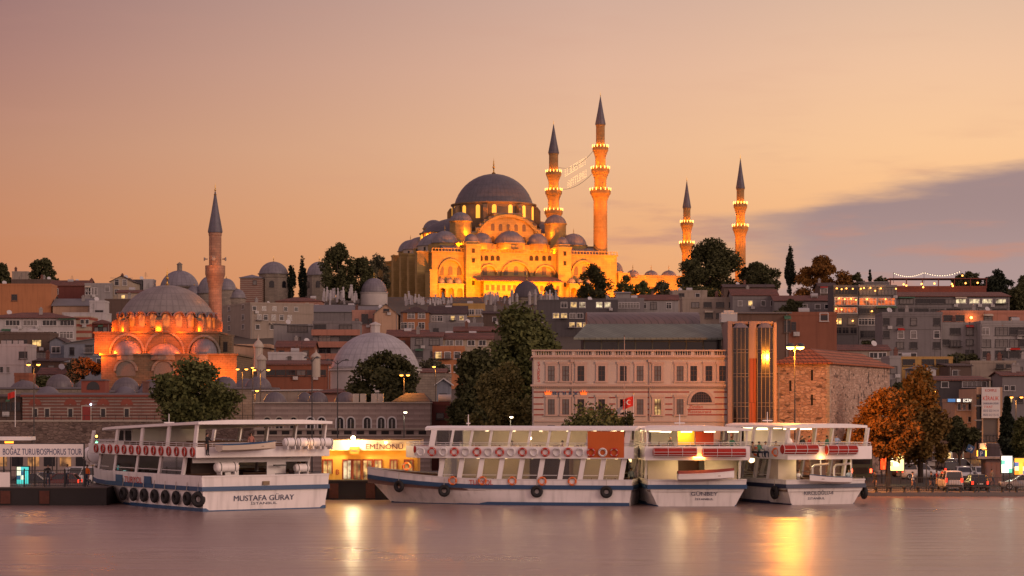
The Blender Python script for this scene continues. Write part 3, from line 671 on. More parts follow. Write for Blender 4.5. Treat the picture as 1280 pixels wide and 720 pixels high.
    for row in wins:
        py, hp, wp, xs_, st = row
        if isinstance(xs_, tuple): a, c_, n = xs_; xs_ = [a+(c_-a)*(i+.5)/n for i in range(n)]
        if len(xs_) > 1 and kind != 'hipx' and rng.random() < .55: part_box(t, 'string_course', wm, -.07, w+.07, -.09, -.003, zl(py-hp*.5)+.38, zl(py-hp*.5)+.52)
        for i, px in enumerate(xs_):
            s_ = st if isinstance(st, str) else st[i % len(st)]
            u = solve_w(x0, D, rz, px); window(t, u, zl(py), wp*Dm/F, hp*Dm/F, -.002, 0, s_)
            zq = zl(py+hp*.5); k_ = rng.random()
            if k_ < .13: aircon(t, u+wp*Dm/F*.5+.1, zq-.85)
            elif k_ < .24 and D < 600:
                q = MB(); ww = wp*Dm/F*.5+.35; q.box(u-ww,u+ww,-.95,-.003,zq-.22,zq-.06)
                for j in range(int(ww*2/.22)): q.box(u-ww+j*.22,u-ww+j*.22+.03,-.94,-.90,zq-.06,zq+.85)
                q.box(u-ww,u+ww,-.95,-.89,zq+.85,zq+.92); q.build('balcony', concrete if k_ < .19 else dark, t)
            elif k_ < .29: q = MB(); q.prismx([(-.9,zl(py-hp*.5)+.15),(-.05,zl(py-hp*.5)+.55),(-.05,zl(py-hp*.5)+.62),(-.9,zl(py-hp*.5)+.22)], u-wp*Dm/F*.6, u+wp*Dm/F*.6); q.build('awning', rng.choice((redp, M('awning_cream',(.42,.36,.27),.8), M('awning_green',(.05,.12,.07),.8))), t)
    sx = w if rz < 0 else 0
    for py, hp, wm_2, n, st in swins:
        for i in range(n):
            window(t, sx+(.002 if rz < 0 else -.002), zl(py), wm_2, hp*Dm/F, dep*(i+.5)/n, R(90) if rz < 0 else R(-90), st)
    if D < 620 and w > 4 and rng.random() < .7: u = rng.choice((.25, w-.25)); MB().tube((u,-.08,-6),(u,-.08,h-.1),.055,n=6).build('drainpipe', concrete, t)
    for i in range(clutter):
        u = rng.uniform(.1,.9)*w; v = rng.uniform(.25,.8)*dep
        zr = h+.08 if kind == 'flat' else h+ (roof[1]*Dm/F)*.45
        k = rng.random()
        if k < .4:
            c_ = MB(); c_.box(u-.35, u+.35, v-.3, v+.3, zr-.8, zr+1.5); c_.box(u-.45, u+.45, v-.4, v+.4, zr+1.5, zr+1.65); c_.box(u-.2,u+.2,v-.15,v+.15,zr+1.65,zr+2.0); c_.build('chimney', chim_brick if rng.random()<.5 else concrete, rf)
        elif k < .6:
            c_ = MB(); c_.tube((u,v,zr-.4),(u,v,zr+2.6),.035,n=5)
            for q in range(4): c_.box(u-.6+.1*q, u+.6-.1*q, v-.02, v+.02, zr+1.4+.3*q, zr+1.44+.3*q)
            c_.build('antenna', dark, rf)
        elif k < .8:
            c_ = MB(); c_.lathe([(1e-5,-.18),(.3,-.12),(.6,.1)], 12); c_.xform(Matrix.Translation((u,v,zr+.9))@Matrix.Rotation(R(60),4,'X')@Matrix.Rotation(R(20),4,'Y')); c_.tube((u,v,zr-.4),(u,v,zr+.8),.05,n=5); c_.build('satellite_dish', M('dish_white',(.45,.44,.44),.5,.1), rf, smooth=40)
        else:
            c_ = MB(); c_.tube((u-.8,v,zr+.75),(u+.8,v,zr+.75),.55,n=12); c_.box(u-.7,u-.6,v-.4,v+.4,zr-.3,zr+.4); c_.box(u+.6,u+.7,v-.4,v+.4,zr-.3,zr+.4); c_.build('water_tank', M('tank_grey',(.35,.34,.34),.5,.1), rf, smooth=40)
    t['w'] = w; t['dep'] = dep; t['h'] = h
    return t
# ---------------------------------------------------------------- the small lit mosque (left)
RD = 400; rs = RD/F; RZ = Z(475, RD)
rus = thing('mosque', 'smaller domed mosque at left with glowing red-orange scalloped drum', 'mosque', (X(209,RD), RD, RZ), 0)
rx = lambda px: (px-209)*rs
rz_ = lambda py: (475-py)*rs
rstone = MBRICK('old_grey_ashlar', (.25,.21,.17), (.19,.16,.13), (.12,.10,.08), .9, .38, .02, .35)
rmos = MBRICK('weathered_mosque_stone', (.19,.13,.075), (.14,.095,.055), (.08,.055,.035), .9, .38, .02, .4)
b = MB(); b.box(rx(140), rx(305), -10.5, 13, -8, rz_(446)); b.box(rx(140)-.3, rx(305)+.3, -10.8, 13.2, rz_(446), rz_(446)+.35); b.box(rx(129), rx(281), -8.4, 12, rz_(446)+.35, rz_(418.5)); b.box(rx(129)-.25, rx(281)+.25, -8.65, 12.2, rz_(418.5), rz_(418.5)+.3)
b.box(rx(282), rx(296), -7.5, -4.5, rz_(446)+.36, rz_(421)); b.build('wall', rmos, rus)
zb_, zt2 = rz_(418.5)+.3, rz_(392)
b = MB(); b.lathe([(8.55, zb_-.2),(8.55, zt2-.2)], 48)
dr = b.build('drum', rmos, rus, smooth=20)
rlit = MLITWIN('lattice_window_glow', (1,.20,.02), .7)
for i in range(24):
    a = 2*math.pi*(i+.5)/24
    w = MB(); w.prism(arch_shape(0, 1.25, zb_+.7, zt2-1.05, 8), -8.62, -8.3); w.build('window', rlit, dr, rz=a+math.pi/2)
    w = MB(); w.ring(arch_pts(0, 2.25, zt2-.85, 8, .9), arch_pts(0, 1.8, zt2-.85, 8, .9), -9.0, -8.4); w.build('eave_arch', leadflat, dr, rz=a+math.pi/2)
    if i % 3 == 0: w = MB(); w.prismx([(-9.9, zb_),(-8.4, zb_),(-8.4, zt2-.9),(-9.3, zt2-1.1),(-9.9, zt2-1.5)], -.55, .55); w.build('buttress', rmos, dr, rz=a-math.pi/24+math.pi/2)
dome('main_dome', MLEAD('old_lead_roof', (.20,.175,.165), 44, 1.15), rus, (0,0,zt2), 8.35, rz_(356.5)-zt2, 0, 48, 3.4, .45)
for px, hw, yt in ((169,18,427),(215,21,431),(263,16.5,425)):
    r_ = hw*rs; e = dome('exedra_dome', lead_s, rus, (rx(px), -8.4, rz_(444)), r_, (444-yt)*rs, .8, 28, 1.2, .2, rstone)
    w = MB(); w.ring(arch_pts(rx(px), r_*2+1.2, rz_(444), 14, 1.15), arch_pts(rx(px), r_*2+.5, rz_(444), 14, 1.15), -8.6, -8.3); w.build('arch_moulding', rstone, rus)
for px in (170, 216, 262):
    w = MB(); w.prism(arch_shape(rx(px), 3.4, rz_(471), rz_(465), 10), -10.58, -10.3); o_ = w.build('window', M('stone_lattice', (.16,.14,.12), .8, .5, 6), rus)
    w = MB(); w.ring(arch_pts(rx(px), 4.3, rz_(465), 12), arch_pts(rx(px), 3.5, rz_(465), 12), -10.75, -10.4); w.build('arch_moulding', rstone, rus)
w = MB(); w.box(rx(286), rx(291), -7.56, -7.3, rz_(441), rz_(429)); w.build('door', darkroom, rus)
EMB = (1,.125,.003)
for i in range(9):
    a = -math.pi/2+(i-4)*.36; lamp(rus, (10.4*math.cos(a), 10.4*math.sin(a)+.2, zb_+.35), (1000 if i < 7 else 230), EMB, radius=.2, name='floodlight')
for px, e in ((136, 3600),(156, 2200),(190, 500),(236,500)): lamp(rus, (rx(px), -11.4 if px < 150 else -10.2, rz_(443)), e, EMB, radius=.2, name='floodlight')
for px, e in ((250, 500),(264,1100),(280, 1500),(297,1500)): lamp(rus, (rx(px), -13.2, rz_(470)), e*1.0, (1,.16,.006), radius=.3, name='floodlight')
mn = minaret('slender minaret with one stone balcony beside the small domed mosque', 269, 404, 420, 291, 233, (339,), 16.5, 15.5, lit=False, foot=6, mshaft=MBRICK('pink_minaret_stone', (.38,.215,.14), (.29,.155,.10), (.18,.10,.07), 1.0, .45, .02, .3, .3))
lamp(mn, (3, -3.5, 8), 350, EMB, name='floodlight', radius=.3); lamp(mn, (0, -4.2, Z(345,404)-mn.location.z-2), 170, (1,.27,.04), name='floodlight', radius=.3); lamp(mn, (0, -3.4, Z(339,404)-mn.location.z+1.2), 120, (1,.27,.04), name='floodlight', radius=.3)
# loudspeakers on that minaret
b = MB(); zz = Z(324,404)-mn.location.z
for a in (-2.9, -1.57, -.25): b.lathe([(.08,0),(.12,.35),(.38,.7)], 8); b.xform(Matrix.Translation((1.35*math.cos(a),1.35*math.sin(a),zz))@Matrix.Rotation(a,4,'Z')@Matrix.Rotation(R(90),4,'Y'), len(b.v)-24)
b.build('loudspeaker', concrete, mn)

# ---------------------------------------------------------------- tombs, baths and domed halls
def octa(label, px, hw_body, pbase, pbody, hw_dome, pdome0, ptop, D, wm=None, name='domed_tomb', cat='tomb', lm=None, fin=2.0, n=8, wn=True, lantern=None, stripes=None):
    s = D/F; zb = Z(pbase, D); t = thing(name, label, cat, (X(px,D), D, zb)); z = lambda py: Z(py,D)-zb; wm = wm or rstone
    r = hw_body*s/(.93 if n == 8 else 1); b = MB(); b.lathe([(r,-4),(r,z(pbody)-.3),(r*1.05,z(pbody)-.2),(r*1.05,z(pbody)),(hw_dome*s*1.03,z(pbody)+.05),(hw_dome*s*1.03,z(pdome0)-.05)], n); b.build('wall', wm, t, smooth=20 if n > 12 else None, rz=R(22.5))
    d = dome('dome', lm or lead_s, t, (0,0,z(pdome0)), hw_dome*s, z(ptop)-z(pdome0), 0, 40, fin, .35, .2)
    if wn:
        for k in range(-1, 2):
            a = -math.pi/2+k*math.pi/4; w = MB(); hh = z(pbody); w.prism(arch_shape(0, r*.26, hh*.35, hh*.62, 6), -r*.945, -r*.85); w.build('window', glassd, t, rz=a+math.pi/2)
    if lantern:
        lw, lz = lantern; q = MB(); q.lathe([(lw*s,-1.5),(lw*s,lz*s),(lw*s*1.2,lz*s),(lw*s*1.15,lz*s+.2),(1e-5,lz*s*1.5)], 8); q.build('lantern', wm, d, (0,0,z(ptop)-z(pdome0)))
    return t
octa('domed stone tomb with octagonal walls and finial on the skyline', 342, 20.5, 368, 346.5, 18.5, 342, 327, 700, cat='tomb')
octa('domed stone tomb half hidden behind the tall dark skyline trees', 399, 18, 368, 346, 15.5, 343.5, 327, 720)
octa('small white-drummed domed tomb with finial just left of the great mosque', 467.5, 17, 377, 366, 16, 364.5, 347.5, 690, wm=M('pale_stone',(.42,.39,.37),.8,.2,.5), n=24, wn=False)
octa('dark lead dome of a tomb standing in front of the great mosque', 658.5, 17, 388, 374, 16.5, 371, 351, 700, lm=MLEAD('dark_lead',(.06,.05,.06),24,.8), fin=3.5)
octa('domed hall with a little lantern on top on the left skyline', 224.5, 25, 372, 359, 24, 357.5, 338, 640, wn=False, n=24, lantern=(3.2, 7), fin=0)
octa('broad bath-house dome in pale grey lead beside the dark bushy tree', 469, 56, 492, 462, 55, 458.5, 415.5, 345, wm=M('pale_stone',(.42,.39,.37),.8,.2,.5), n=32, wn=False, lm=MLEAD('pale_lead', (.30,.29,.31), 40, .95), fin=0, lantern=(6, 9), name='bath_house', cat='bath house')
for px, hw, yb, yt, lb in ((262,15,366,345,'small lead dome just behind the slender minaret'),(283,12,362,348,'little lead dome right of the slender minaret on the skyline'),(243,10,370,357,'low lead cupola under the skyline dome with lantern'),(296,11,372,361,'flat pale cupola beside the striped stone lodge')):
    octa(lb, px, hw, yb+8, yb, hw, yb, yt, 630, name='cupola_roof', cat='cupola', wn=False, n=20, fin=.8)
band = MBANDS('stone_and_brick_bands', (.28,.22,.18), (.19,.085,.06), .62, .5)
house('striped brick and stone lodge with hipped roof beside the first tomb', 300, 327, 347.5, 369, band, ('hip', 5, 'l'), [(353,5,4,[318.5],'d')], D=690, clutter=0, name='stone_lodge', cat='lodge')
for px, D, yt, yb, lb in ((323, 380, 421, 446,'stone chimney turret with pointed cap right of the small mosque'),(395, 340, 438, 455,'tiny stone turret with pointed cap above the shop roofs'),(327, 360, 440, 460,'lower pointed turret behind the double street lamp')):
    s = D/F; t = tag(MB().lathe([(5.5*s,-2),(5.5*s,(yb-yt)*s*.45),(6.6*s,(yb-yt)*s*.47),(6.6*s,(yb-yt)*s*.55),(4.5*s,(yb-yt)*s*.72),(1.2*s,(yb-yt)*s*.85),(.5*s,(yb-yt)*s),(1e-5,(yb-yt)*s*1.15)], 12).build('chimney_turret', stone_smooth, None, P(px, yb, D), smooth=25), lb, 'turret')
# bazaar halls with domes in front of the small mosque
def bazaar(label, x0, x1, top, base, D, domes, wm=None, dep=14):
    wm = wm or rstone; s = D/F; zb = Z(base, D); t = thing('domed_bazaar', label, 'bazaar', (X(x0,D), D, zb)); w = (x1-x0)*s; h = (base-top)*s
    b = MB(); b.box(0,w,0,dep,-5,h); b.build('wall', wm, t); b = MB(); b.box(-.3,w+.3,-.3,dep,h,h+.25); b.build('roof', leadflat, t)
    for px, hw, dh, v in domes: dome('dome', MLEAD('bazaar_lead', (.105,.09,.10), 20, 1.2), t, ((px-x0)*s, v, h+.25), hw*s, dh*s, 0, 28, 0)
    return t
bazaar('domed bazaar hall with two dark lead domes at the left foot of the small mosque', 118, 200, 490, 515, 330, ((150,18,17,5),(182,17,14,5.5),(135,14,11,11)))
bazaar('domed bazaar hall right of the round green tree below the small mosque', 245, 335, 486, 512, 325, ((275,16,14,5),(318,17,14,5),(296,15,12,11)))
bazaar('old bath house with a broad dark dome behind the left street lamp', 0, 112, 486, 512, 335, ((64,17,17,6),(20,18,9,6),(97,10,9,5)))
# ---------------------------------------------------------------- houses up the hill, left to right
def E(a, b, n): return (a, b, n)
# left skyline and slope
house('orange rendered block with a long bare side wall at far left', -20, 64, 357, 420, 'orange', ('flat',), [(372,7,6,[18],'d')], rz=3, D=560, dep=10, name='apartment_block', cat='building')
house('low brown shed with two dishes on its roof at far left skyline', 14, 64, 351, 366, 'brown', ('flat',), D=690, clutter=4, dep=7)
house('tan box house on the skyline behind the satellite dishes', 15, 35, 341, 356, 'beige', ('flat',), D=720, clutter=1, dep=6)
house('brick chimney block at the very left edge of the skyline', -8, 3.5, 335, 356, 'terra', ('flat',), D=720, clutter=0, dep=5)
house('long brown-roofed house with a dark open shed on the left skyline', 62, 112, 357, 376, 'dred', ('gable', 7, 't'), [(364,6,5,[70],'w')], D=640, clutter=3)
house('pale grey terrace house left of the gabled one on the skyline', 106, 139, 356, 385, 'lgrey', ('flat',), [(361,6,5,[111,134],'w'),(364,8,6,E(108,120,3),'w')], D=625)
house('grey gabled house with paired windows on the left skyline', 138, 166, 352, 385, 'cream', ('gablef', 7, 'd'), [(353,7,5,[146,156],'w'),(365,6,5,[146],'w')], D=628, dep=14, clutter=2)
house('small dark roof hut next to the gabled skyline house', 163, 178, 351.5, 370, 'darkg', ('flat',), D=640, clutter=1, dep=6)
house('little white box house with a red top edge on the skyline', 179, 191.5, 351, 372, 'white', ('flat',), D=640, clutter=1, dep=5)
house('low house with red tiled roof and a lamp under its eave', 146, 185, 366, 396, 'cream', ('gable', 4, 't'), [(371,4,4,[154],'L')], D=600)
house('plain mauve-brown block behind the small mosque dome', 131, 163, 375, 402, 'brown', ('flat',), D=575, parapet=.3, clutter=1)
house('dark gabled house with a row of four pale windows at left', 6, 66, 380, 402, 'grey', ('gable', 10, 'd'), [(387,6,5,E(20,58,4),'w')], D=565)
house('grey metal-roofed house with a peach sunlit wall', 66, 112, 382, 402, 'peach', ('gable', 9, 'g'), [], D=560, clutter=1)
house('white chalet with a dark window band and red chimney', 112, 131, 378, 402, 'white', ('flat',), [(390,3.5,9,[124],'d')], D=552, clutter=1, dep=6)
house('white terrace wall building below the peach wall', 78, 132, 392, 412, 'white', ('flat',), D=545, parapet=.3, clutter=1, dep=8)
house('three-storey apartment with white window bands, red piers and brown roof', -20, 92, 398, 440, 'white', ('hip', 9, 't'), [(403.5,6,17,[16,38,62,84],'w'),(418.5,8,16,[12,40,63,83],'w')], D=500, name='apartment_block', cat='building', over=.7, dep=14)
t = house('cream and red striped stair tower of the white-banded apartment', 92.5, 113, 398, 438, MBANDS('cream_red_bands', WALL['cream'], (.28,.07,.045), 1.5, .6), ('flat',), [(402,5,4,[103,109],'w')], D=503, clutter=0)
house('little square hut with a hipped red tile roof', 114, 137, 405, 425, 'dred', ('hip', 6, 't'), [(412,5,5,E(118,134,3),'d')], D=505, clutter=0)
house('grey-blue house under a dark sloping roof with glazed upper floor', 80, 131, 430, 470, 'blueg', ('shedx', 9, 'g'), [(436,9,9,[112],'d'),(438,10,8,[121,130],'w'),(439,9,5,[90],'d'),(452,7,6,[90,112,124],'w')], D=450, clutter=1)
house('narrow blue-grey house with a low window strip at the left slope', 62, 80, 427, 462, 'blueg', ('gablef', 5, 'd'), [(437,7,10,[70],'w')], D=455, clutter=0)
house('weathered brown flat with open loggias at far left', -20, 62, 418, 458, 'brown', ('flat',), [(429,8,11,[10,28,46],'d'),(445,8,12,[52,38],'d')], D=462, name='apartment_block', cat='building')
t = house('white concrete block with air conditioners lined up on its roof at far left', -20, 33, 433, 480, 'white', ('flat',), [(444,8,9,[29],'d'),(462,7,4,[2,10],'w')], D=425, clutter=0, name='apartment_block', cat='building')
for px in (2, 9, 17, 24): aircon(t, solve_w(-20,425,0,px), t['h']+.55, 1.5)
house('small brick house with a red gabled roof below the left lamp', 48, 92, 468, 490, 'white', ('gable', 8, 't'), D=405, clutter=1, dep=8)
house('low orange brick stair hut beside the old bath house domes', 18, 36, 470, 490, 'terra', ('flat',), [(478,6,5,[28],'d')], D=352, clutter=0, dep=5)
house('dark timber workshop under the white concrete block', 30, 78, 452, 474, 'brown', ('shed', 5, 'd'), [(460,6,7,[40,52,64],'d')], D=430)
# behind and right of the small mosque
house('long grey hotel block with two rows of small windows', 313, 392, 381, 425, 'beige', ('flat',), [(386,4.5,4.5,[318,330,343,357,370],'w'),(397,6,5,[324,332,342,352,362],'w'),(409,5,5,[322,340],'w')], rz=26, side=278, D=548, swins=[(383,5,1.4,2,'w'),(396,6,1.4,2,'w'),(408,5,1.3,2,'w')], name='hotel', cat='building')
house('low house with red hipped roof behind the grey hotel', 345, 402, 377, 390, 'pink', ('hip', 6, 't'), [(383,4,4,[384,396],'L')], D=640)
house('wide bare concrete building with grey sloping roof in mid hill', 384, 441, 390, 425, 'grey', ('gable', 10, 'g'), D=580, clutter=2, dep=16)
house('grey shed-roofed hall behind the salmon terraces', 430, 478, 388, 420, 'grey', ('shed', 8, 'g'), D=590, clutter=1, dep=16)
house('pink townhouse with a tall dark loggia', 440, 469, 390, 425, 'pink', ('flat',), [(399,12,7,[456],'d'),(402,7,4,[446,463],'d')], D=548)
house('pale stone house with a front gable left of the orange house', 468, 497, 392, 425, 'peach', ('gablef', 12, 'g'), [(388,3,6,[483],'d')], D=545, dep=14, clutter=1)
house('unfinished concrete house with a wide dark opening', 342, 391, 405, 445, 'lgrey', ('shedx', -3, 'g'), [(410,8,24,[372],'d'),(423,3,7,[372],'d')], D=500, clutter=1)
t = house('salmon terraced building with three open balcony floors', 391, 449, 404, 455, 'grey', ('flat',), [(409,6,14,[400,432],'d'),(423,7,14,[406,432],'d'),(438,7,14,[406,432],'d')], D=488, name='apartment_block', cat='building', clutter=2)
for py in (416, 431, 446): part_box(t, 'balcony', wallm('salmon'), -.2, t['w']+.2, -1.2, -.02, Z(py,488)-t.location.z-.6, Z(py,488)-t.location.z+.7)
house('big house end with a glowing peach gable right of the small mosque', 282, 337, 430, 470, 'peach', ('shedx', -6, 'd'), D=470, clutter=0)
house('red tiled low house under the unfinished concrete one', 345, 392, 434, 458, 'terra', ('gable', 8, 't'), [(441,5,6,[352,366,382],'d')], D=462)
house('white flat-roofed workshop with a dark gable frame', 335, 378, 443, 462, 'white', ('flat',), [(449,7,4,[362],'d')], D=440, clutter=3)
house('row of red-brown shops with three pale skylights in the roof', 326, 412, 456, 485, 'terra', ('shed', 6, 't'), [(466,6,10,E(332,408,6),'d')], D=410, dep=8, clutter=2)
# centre
house('orange house with white eaves and two rows of windows', 502, 536, 391, 422, 'orange', ('hip', 9, 'd'), [(394.5,6,8,[514,527],'w'),(407,7,7,[505,514,527],'w')], D=548, clutter=1)
house('grey gabled house with one glowing window and a terrace below', 536, 583, 392, 422, 'lgrey', ('gable', 10, 'd'), [(398,6,6,[543,550],'w'),(397.5,5,5,[566,577],'L'),(409,6,6,[556,572],'d')], D=552, clutter=2)
house('yellow-ochre flat with a window band below the great mosque', 566, 606, 381.5, 400, 'yellow', ('flat',), [(390,6,9,[578,588,599],'w')], D=625, clutter=1)
house('wide low house with a red roof below the orange house', 484, 534, 421, 445, 'terra', ('gable', 9, 't'), [(429,6,6,[503],'d')], D=480)
house('grey apartment with a white signboard and red roof', 513, 553, 421, 466, 'grey', ('gable', 6, 't'), [(427,7,8,[524],'d'),(427,7,12,[543],'d'),(443,7,8,[524,543],'d')], D=470, name='apartment_block', cat='building')
house('cream house with three white windows under a long red roof', 553, 616, 424, 450, 'cream', ('gable', 8, 't'), [(428.5,6,8,[562,574,589,603],'w')], D=474)
house('ochre-orange apartment with two rows of white windows', 541, 580, 440, 480, 'orange', ('flat',), [(444,7.5,7,[548,559.5,571.5],'w'),(460.5,8,7,[548,559.5,571.5],'w')], D=435, name='apartment_block', cat='building', parapet=1.2, clutter=1)
house('brown house with a red roof behind the big leafy tree', 568, 640, 414, 440, 'brown', ('gable', 6, 't'), [(421,5,6,[580,596],'w')], D=500)
house('grey flat with a blue tarpaulin over its terrace', 536, 604, 406, 424, 'grey', ('flat',), [(413,5,6,[545,590],'d')], D=525)
house('long low terrace of dark domestic roofs below the cemetery wall', 604, 672, 392, 418, 'brown', ('gable', 4, 'd'), [(399,5,5,E(612,664,4),'w')], D=560, clutter=3)
t = house('dark brick apartment with several lit yellow windows', 672, 772, 377, 420, 'darkg', ('flat',), [(381,6,7,[705,717,728,749,759.5],('w','w','l','l','l')),(394.5,5.5,7,[695,705,716,725],('L','L','w','w')),(406,5.5,6,[680,715,724,732,745],('w','L','L','L','w'))], D=555, name='apartment_block', cat='building', clutter=3)
house('grey flat with a long white-framed glazed veranda', 760, 805, 375, 398, 'grey', ('flat',), [(381.5,6,25,[786],'w')], D=560, clutter=1)
house('grey gabled house with a red lean-to roof in front of the courtyard trees', 795, 848, 375, 398, 'lgrey', ('gable', 7, 't'), [(382,8,7,[817],'d'),(382,7,6,[836],'w'),(382,6,4,[806],'w')], D=565, clutter=1)
house('beige flat with a small dark window near the big dark tree', 840, 884, 365, 385, 'beige', ('flat',), [(369,4,6,[852],'d'),(369,4,5,[872],'w')], D=600, clutter=3)
house('beige house with two rows of dark windows behind the green-roofed hall', 853, 924, 374, 405, 'beige', ('flat',), [(381,6,9,[869,884.5,900,916],'d'),(394.5,6,9,[869,886,900],'d')], D=530, clutter=2)
house('small hut with a tilted grey roof in front of the orange-lit trees', 770, 788, 367, 384, 'lgrey', ('shed', 3, 'g'), D=600, clutter=0, dep=6)
house('wide house with a dull red gable roof above the glass lift towers', 915, 972, 369, 402, 'grey', ('gable', 8, 't'), [(379,6,5,[925,938,954,966],'w')], D=525, clutter=2)
house('long low house on the ridge right of the lit minaret', 905, 968, 359, 376, 'brown', ('gable', 4, 'd'), D=640, clutter=3)
house('mauve house with three windows left of the lit terrace restaurant', 968, 1042, 376, 412, 'grey', ('gable', 7, 't'), [(383,5,6,[1006,1022,1034],'w')], D=520, clutter=2)
house('russet house with lamp glow painted into its walls behind the old tower', 984, 1046, 394, 445, 'terra', ('flat',), [(396,8,9,[1030],'w'),(408,10,5,[992],'d')], D=330, clutter=1, dep=12)  # orange glare of the street lamp put into the wall colour
house('low building with a green copper edge behind the lift towers', 920, 986, 392, 440, 'brown', ('shed', 2, 'g'), [(408,14,7,[984],'d')], D=262, clutter=0, dep=9)
house('small house with white railings on the right ridge', 1024, 1045, 358, 385, 'brown', ('gable', 5, 'd'), [(363,5,8,[1030],'w')], D=600, clutter=1)
# right hill
t = house('narrow terrace restaurant tower with red-orange lights on every floor', 1042, 1073, 359, 432, 'darkg', ('flat',), [(363.5,8,27,[1057.5],'d'),(376.5,9,27,[1057.5],'R'),(387.5,6,27,[1057.5],'R'),(401.5,7,8,[1048,1064],'d'),(413,7,7,[1048,1057,1067],'d')], D=500, name='restaurant_building', cat='building', clutter=0)
t2 = house('wider restaurant building with two glowing orange window bays', 1073.5, 1121, 359, 432, 'grey', ('flat',), [(364,8,21,[1085,1108],'d'),(377,8,21,[1085,1108],'R'),(389,6,21,[1085,1108],'d'),(402,7,11,[1079,1091],'w'),(418,8,20,[1086],'d')], D=503, name='restaurant_building', cat='building', clutter=0)
def bulbs(t, D, pts, m=None, r=.17, e=45, c=(1,.45,.12)):
    for i, (px, py) in enumerate(pts):
        p = P(px, py, D-.5)-t.location; MB().blob((0,0,0), r, n=8, m=5).build('light_bulb', m or warm, t, p, smooth=60)
        if e and i % 2 == 0: lamp(t, p-Vector((0,.5,0)), e, c, radius=.2)
bulbs(t, 500, ((1046,360.5),(1052,361.5),(1058,360.5),(1066,361),(1049,373),(1056,374),(1064,373.5),(1070,375),(1045,386),(1052,387),(1046,401),(1050,402.5),(1066,401)))
bulbs(t2, 503, ((1076,361),(1080,360),(1088,360),(1094,363.5),(1101,360.5),(1120,361),(1084,374),(1107,374),(1090,389),(1070,388)))
t = house('long flat office with a dull red roof and lit windows at right', 1121, 1262, 371, 405, 'grey', ('shed', 8, 't'), [(376.5,5.5,17,[1133,1154,1172],'d'),(376.5,5,12,[1188,1201,1218,1234,1251],('d','l','l','l','l')),(388.5,5,16,[1132,1152,1172,1192,1212,1232,1250],'d')], D=512, name='office_block', cat='building', dep=10, clutter=0)
t = house('roof terrace bar with dark red posts and a row of orange lamps', 1113, 1233, 360, 372, 'dred', ('flat',), D=540, name='roof_bar', cat='bar', clutter=0, dep=8)
for i in range(7):
    u = t['w']*i/6; MB().box(u-.12,u+.12,-.1,.1,t['h'],t['h']+2.2).build('post', M('dark_red_post',(.12,.03,.025)), t)
part_box(t, 'awning', M('dark_red_post',(.12,.03,.025)), -.3, t['w']+.3, -.4, 6, t['h']+2.2, t['h']+2.4)
bulbs(t, 539, ((1129.5,355.5),(1133,357),(1152,355),(1154,359),(1168,354.5),(1190,355),(1191,357.5),(1207,354),(1222,353.5),(1203,344.5)), warm, .22, 60)
house('white-roofed pavilion next to the roof terrace bar', 1080, 1112, 353, 366, 'grey', ('shed', 2, 'w'), D=560, clutter=0, dep=7)
t = thing('string_lights', 'festoon of white bulbs sagging between poles over the roof terrace bar', 'lights', P(1160, 351, 537))
gb = MEMIT('festoon_bulb', (1,.78,.5), 2.2)
pp = [P(px,py,537)-t.location for px,py in ((1117,340.5),(1155,340),(1201,338.5))]
for q in pp: MB().tube((q.x,q.y,q.z-2.6), (q.x,q.y,q.z), .05, n=6).build('pole', dark, t)
for a, c_ in zip(pp, pp[1:]):
    cable(a, c_, .9, .03).build('cable', dark, t)
    for i in range(15):
        k = (i+.5)/15; q = a.lerp(c_, k)-Vector((0,0,.9*4*k*(1-k)+.15)); MB().blob((0,0,0),.11,n=6,m=4).build('light_bulb', gb, t, q)
house('big dark grey apartment block with three columns of windows', 1103, 1178, 393, 470, 'grey', ('flat',), [(402,8,7,[1108,1125,1142,1171],'d'),(418,8,7,[1108,1126,1142,1171],('d','w','w','w')),(431.5,7,8,[1125,1142,1171],'d'),(445,7,7,[1142,1126],'w')], D=448, name='apartment_block', cat='building', clutter=4)
house('grey apartment stepping down with wide windows and bare wall', 1178, 1226, 406, 470, 'lgrey', ('flat',), [(414,7,12,[1194],'d'),(414,8,8,[1212],'d'),(429,7,12,[1194],'d'),(428,6,8,[1182,1212],'d'),(442,8,9,[1212],'d')], D=450, name='apartment_block', cat='building', clutter=1)
t = house('salmon penthouse with a bright lamp between its windows', 1177, 1290, 391, 410, 'salmon', ('flat',), [(398,7,10,[1185,1200],'d'),(399.5,7,10,[1235],'d'),(399.5,6,9,[1266],'d')], D=470, name='penthouse', cat='building', clutter=3, dep=8)
bulbs(t, 470, ((1214,397),), MEMIT('penthouse_lamp',(1,.36,.06),9), .30, 160)
house('grey concrete office with a regular grid of windows at right edge', 1226, 1300, 404, 470, 'lgrey', ('flat',), [(414,7.5,8,[1232],'w'),(414,9,15,[1252],'d'),(414,9,11,[1268,1279],'d'),(429,8,10,[1233],'d'),(429,9,15,[1252],'d'),(429,9,11,[1268,1279],'d'),(443,7,9,[1233],'d'),(443,9,15,[1252],'d'),(443,9,11,[1268,1279],'d')], D=446, name='office_block', cat='building', clutter=2)
house('pale house with red roof behind the old stone tower', 1046, 1112, 438, 470, 'beige', ('gable', 7, 't'), [(444,6,9,[1092,1103],'w')], D=420)
house('narrow pale house squeezed right of the old stone tower', 1112, 1126, 448, 500, 'lgrey', ('flat',), [(462,8,8,[1117],'d'),(478,6,6,[1117],'d')], D=395, clutter=1)
house('ochre-fronted flat with a wooden balcony band', 1125, 1191, 449, 490, 'yellow', ('flat',), [(453,7,14,[1136,1160,1178],'d')], D=415, clutter=2)
house('small white house with one cross window above the orange tree', 1143, 1170, 461, 500, 'white', ('gablef', 4, 'g'), [(465,8,5,[1156],'w')], D=398, clutter=0)
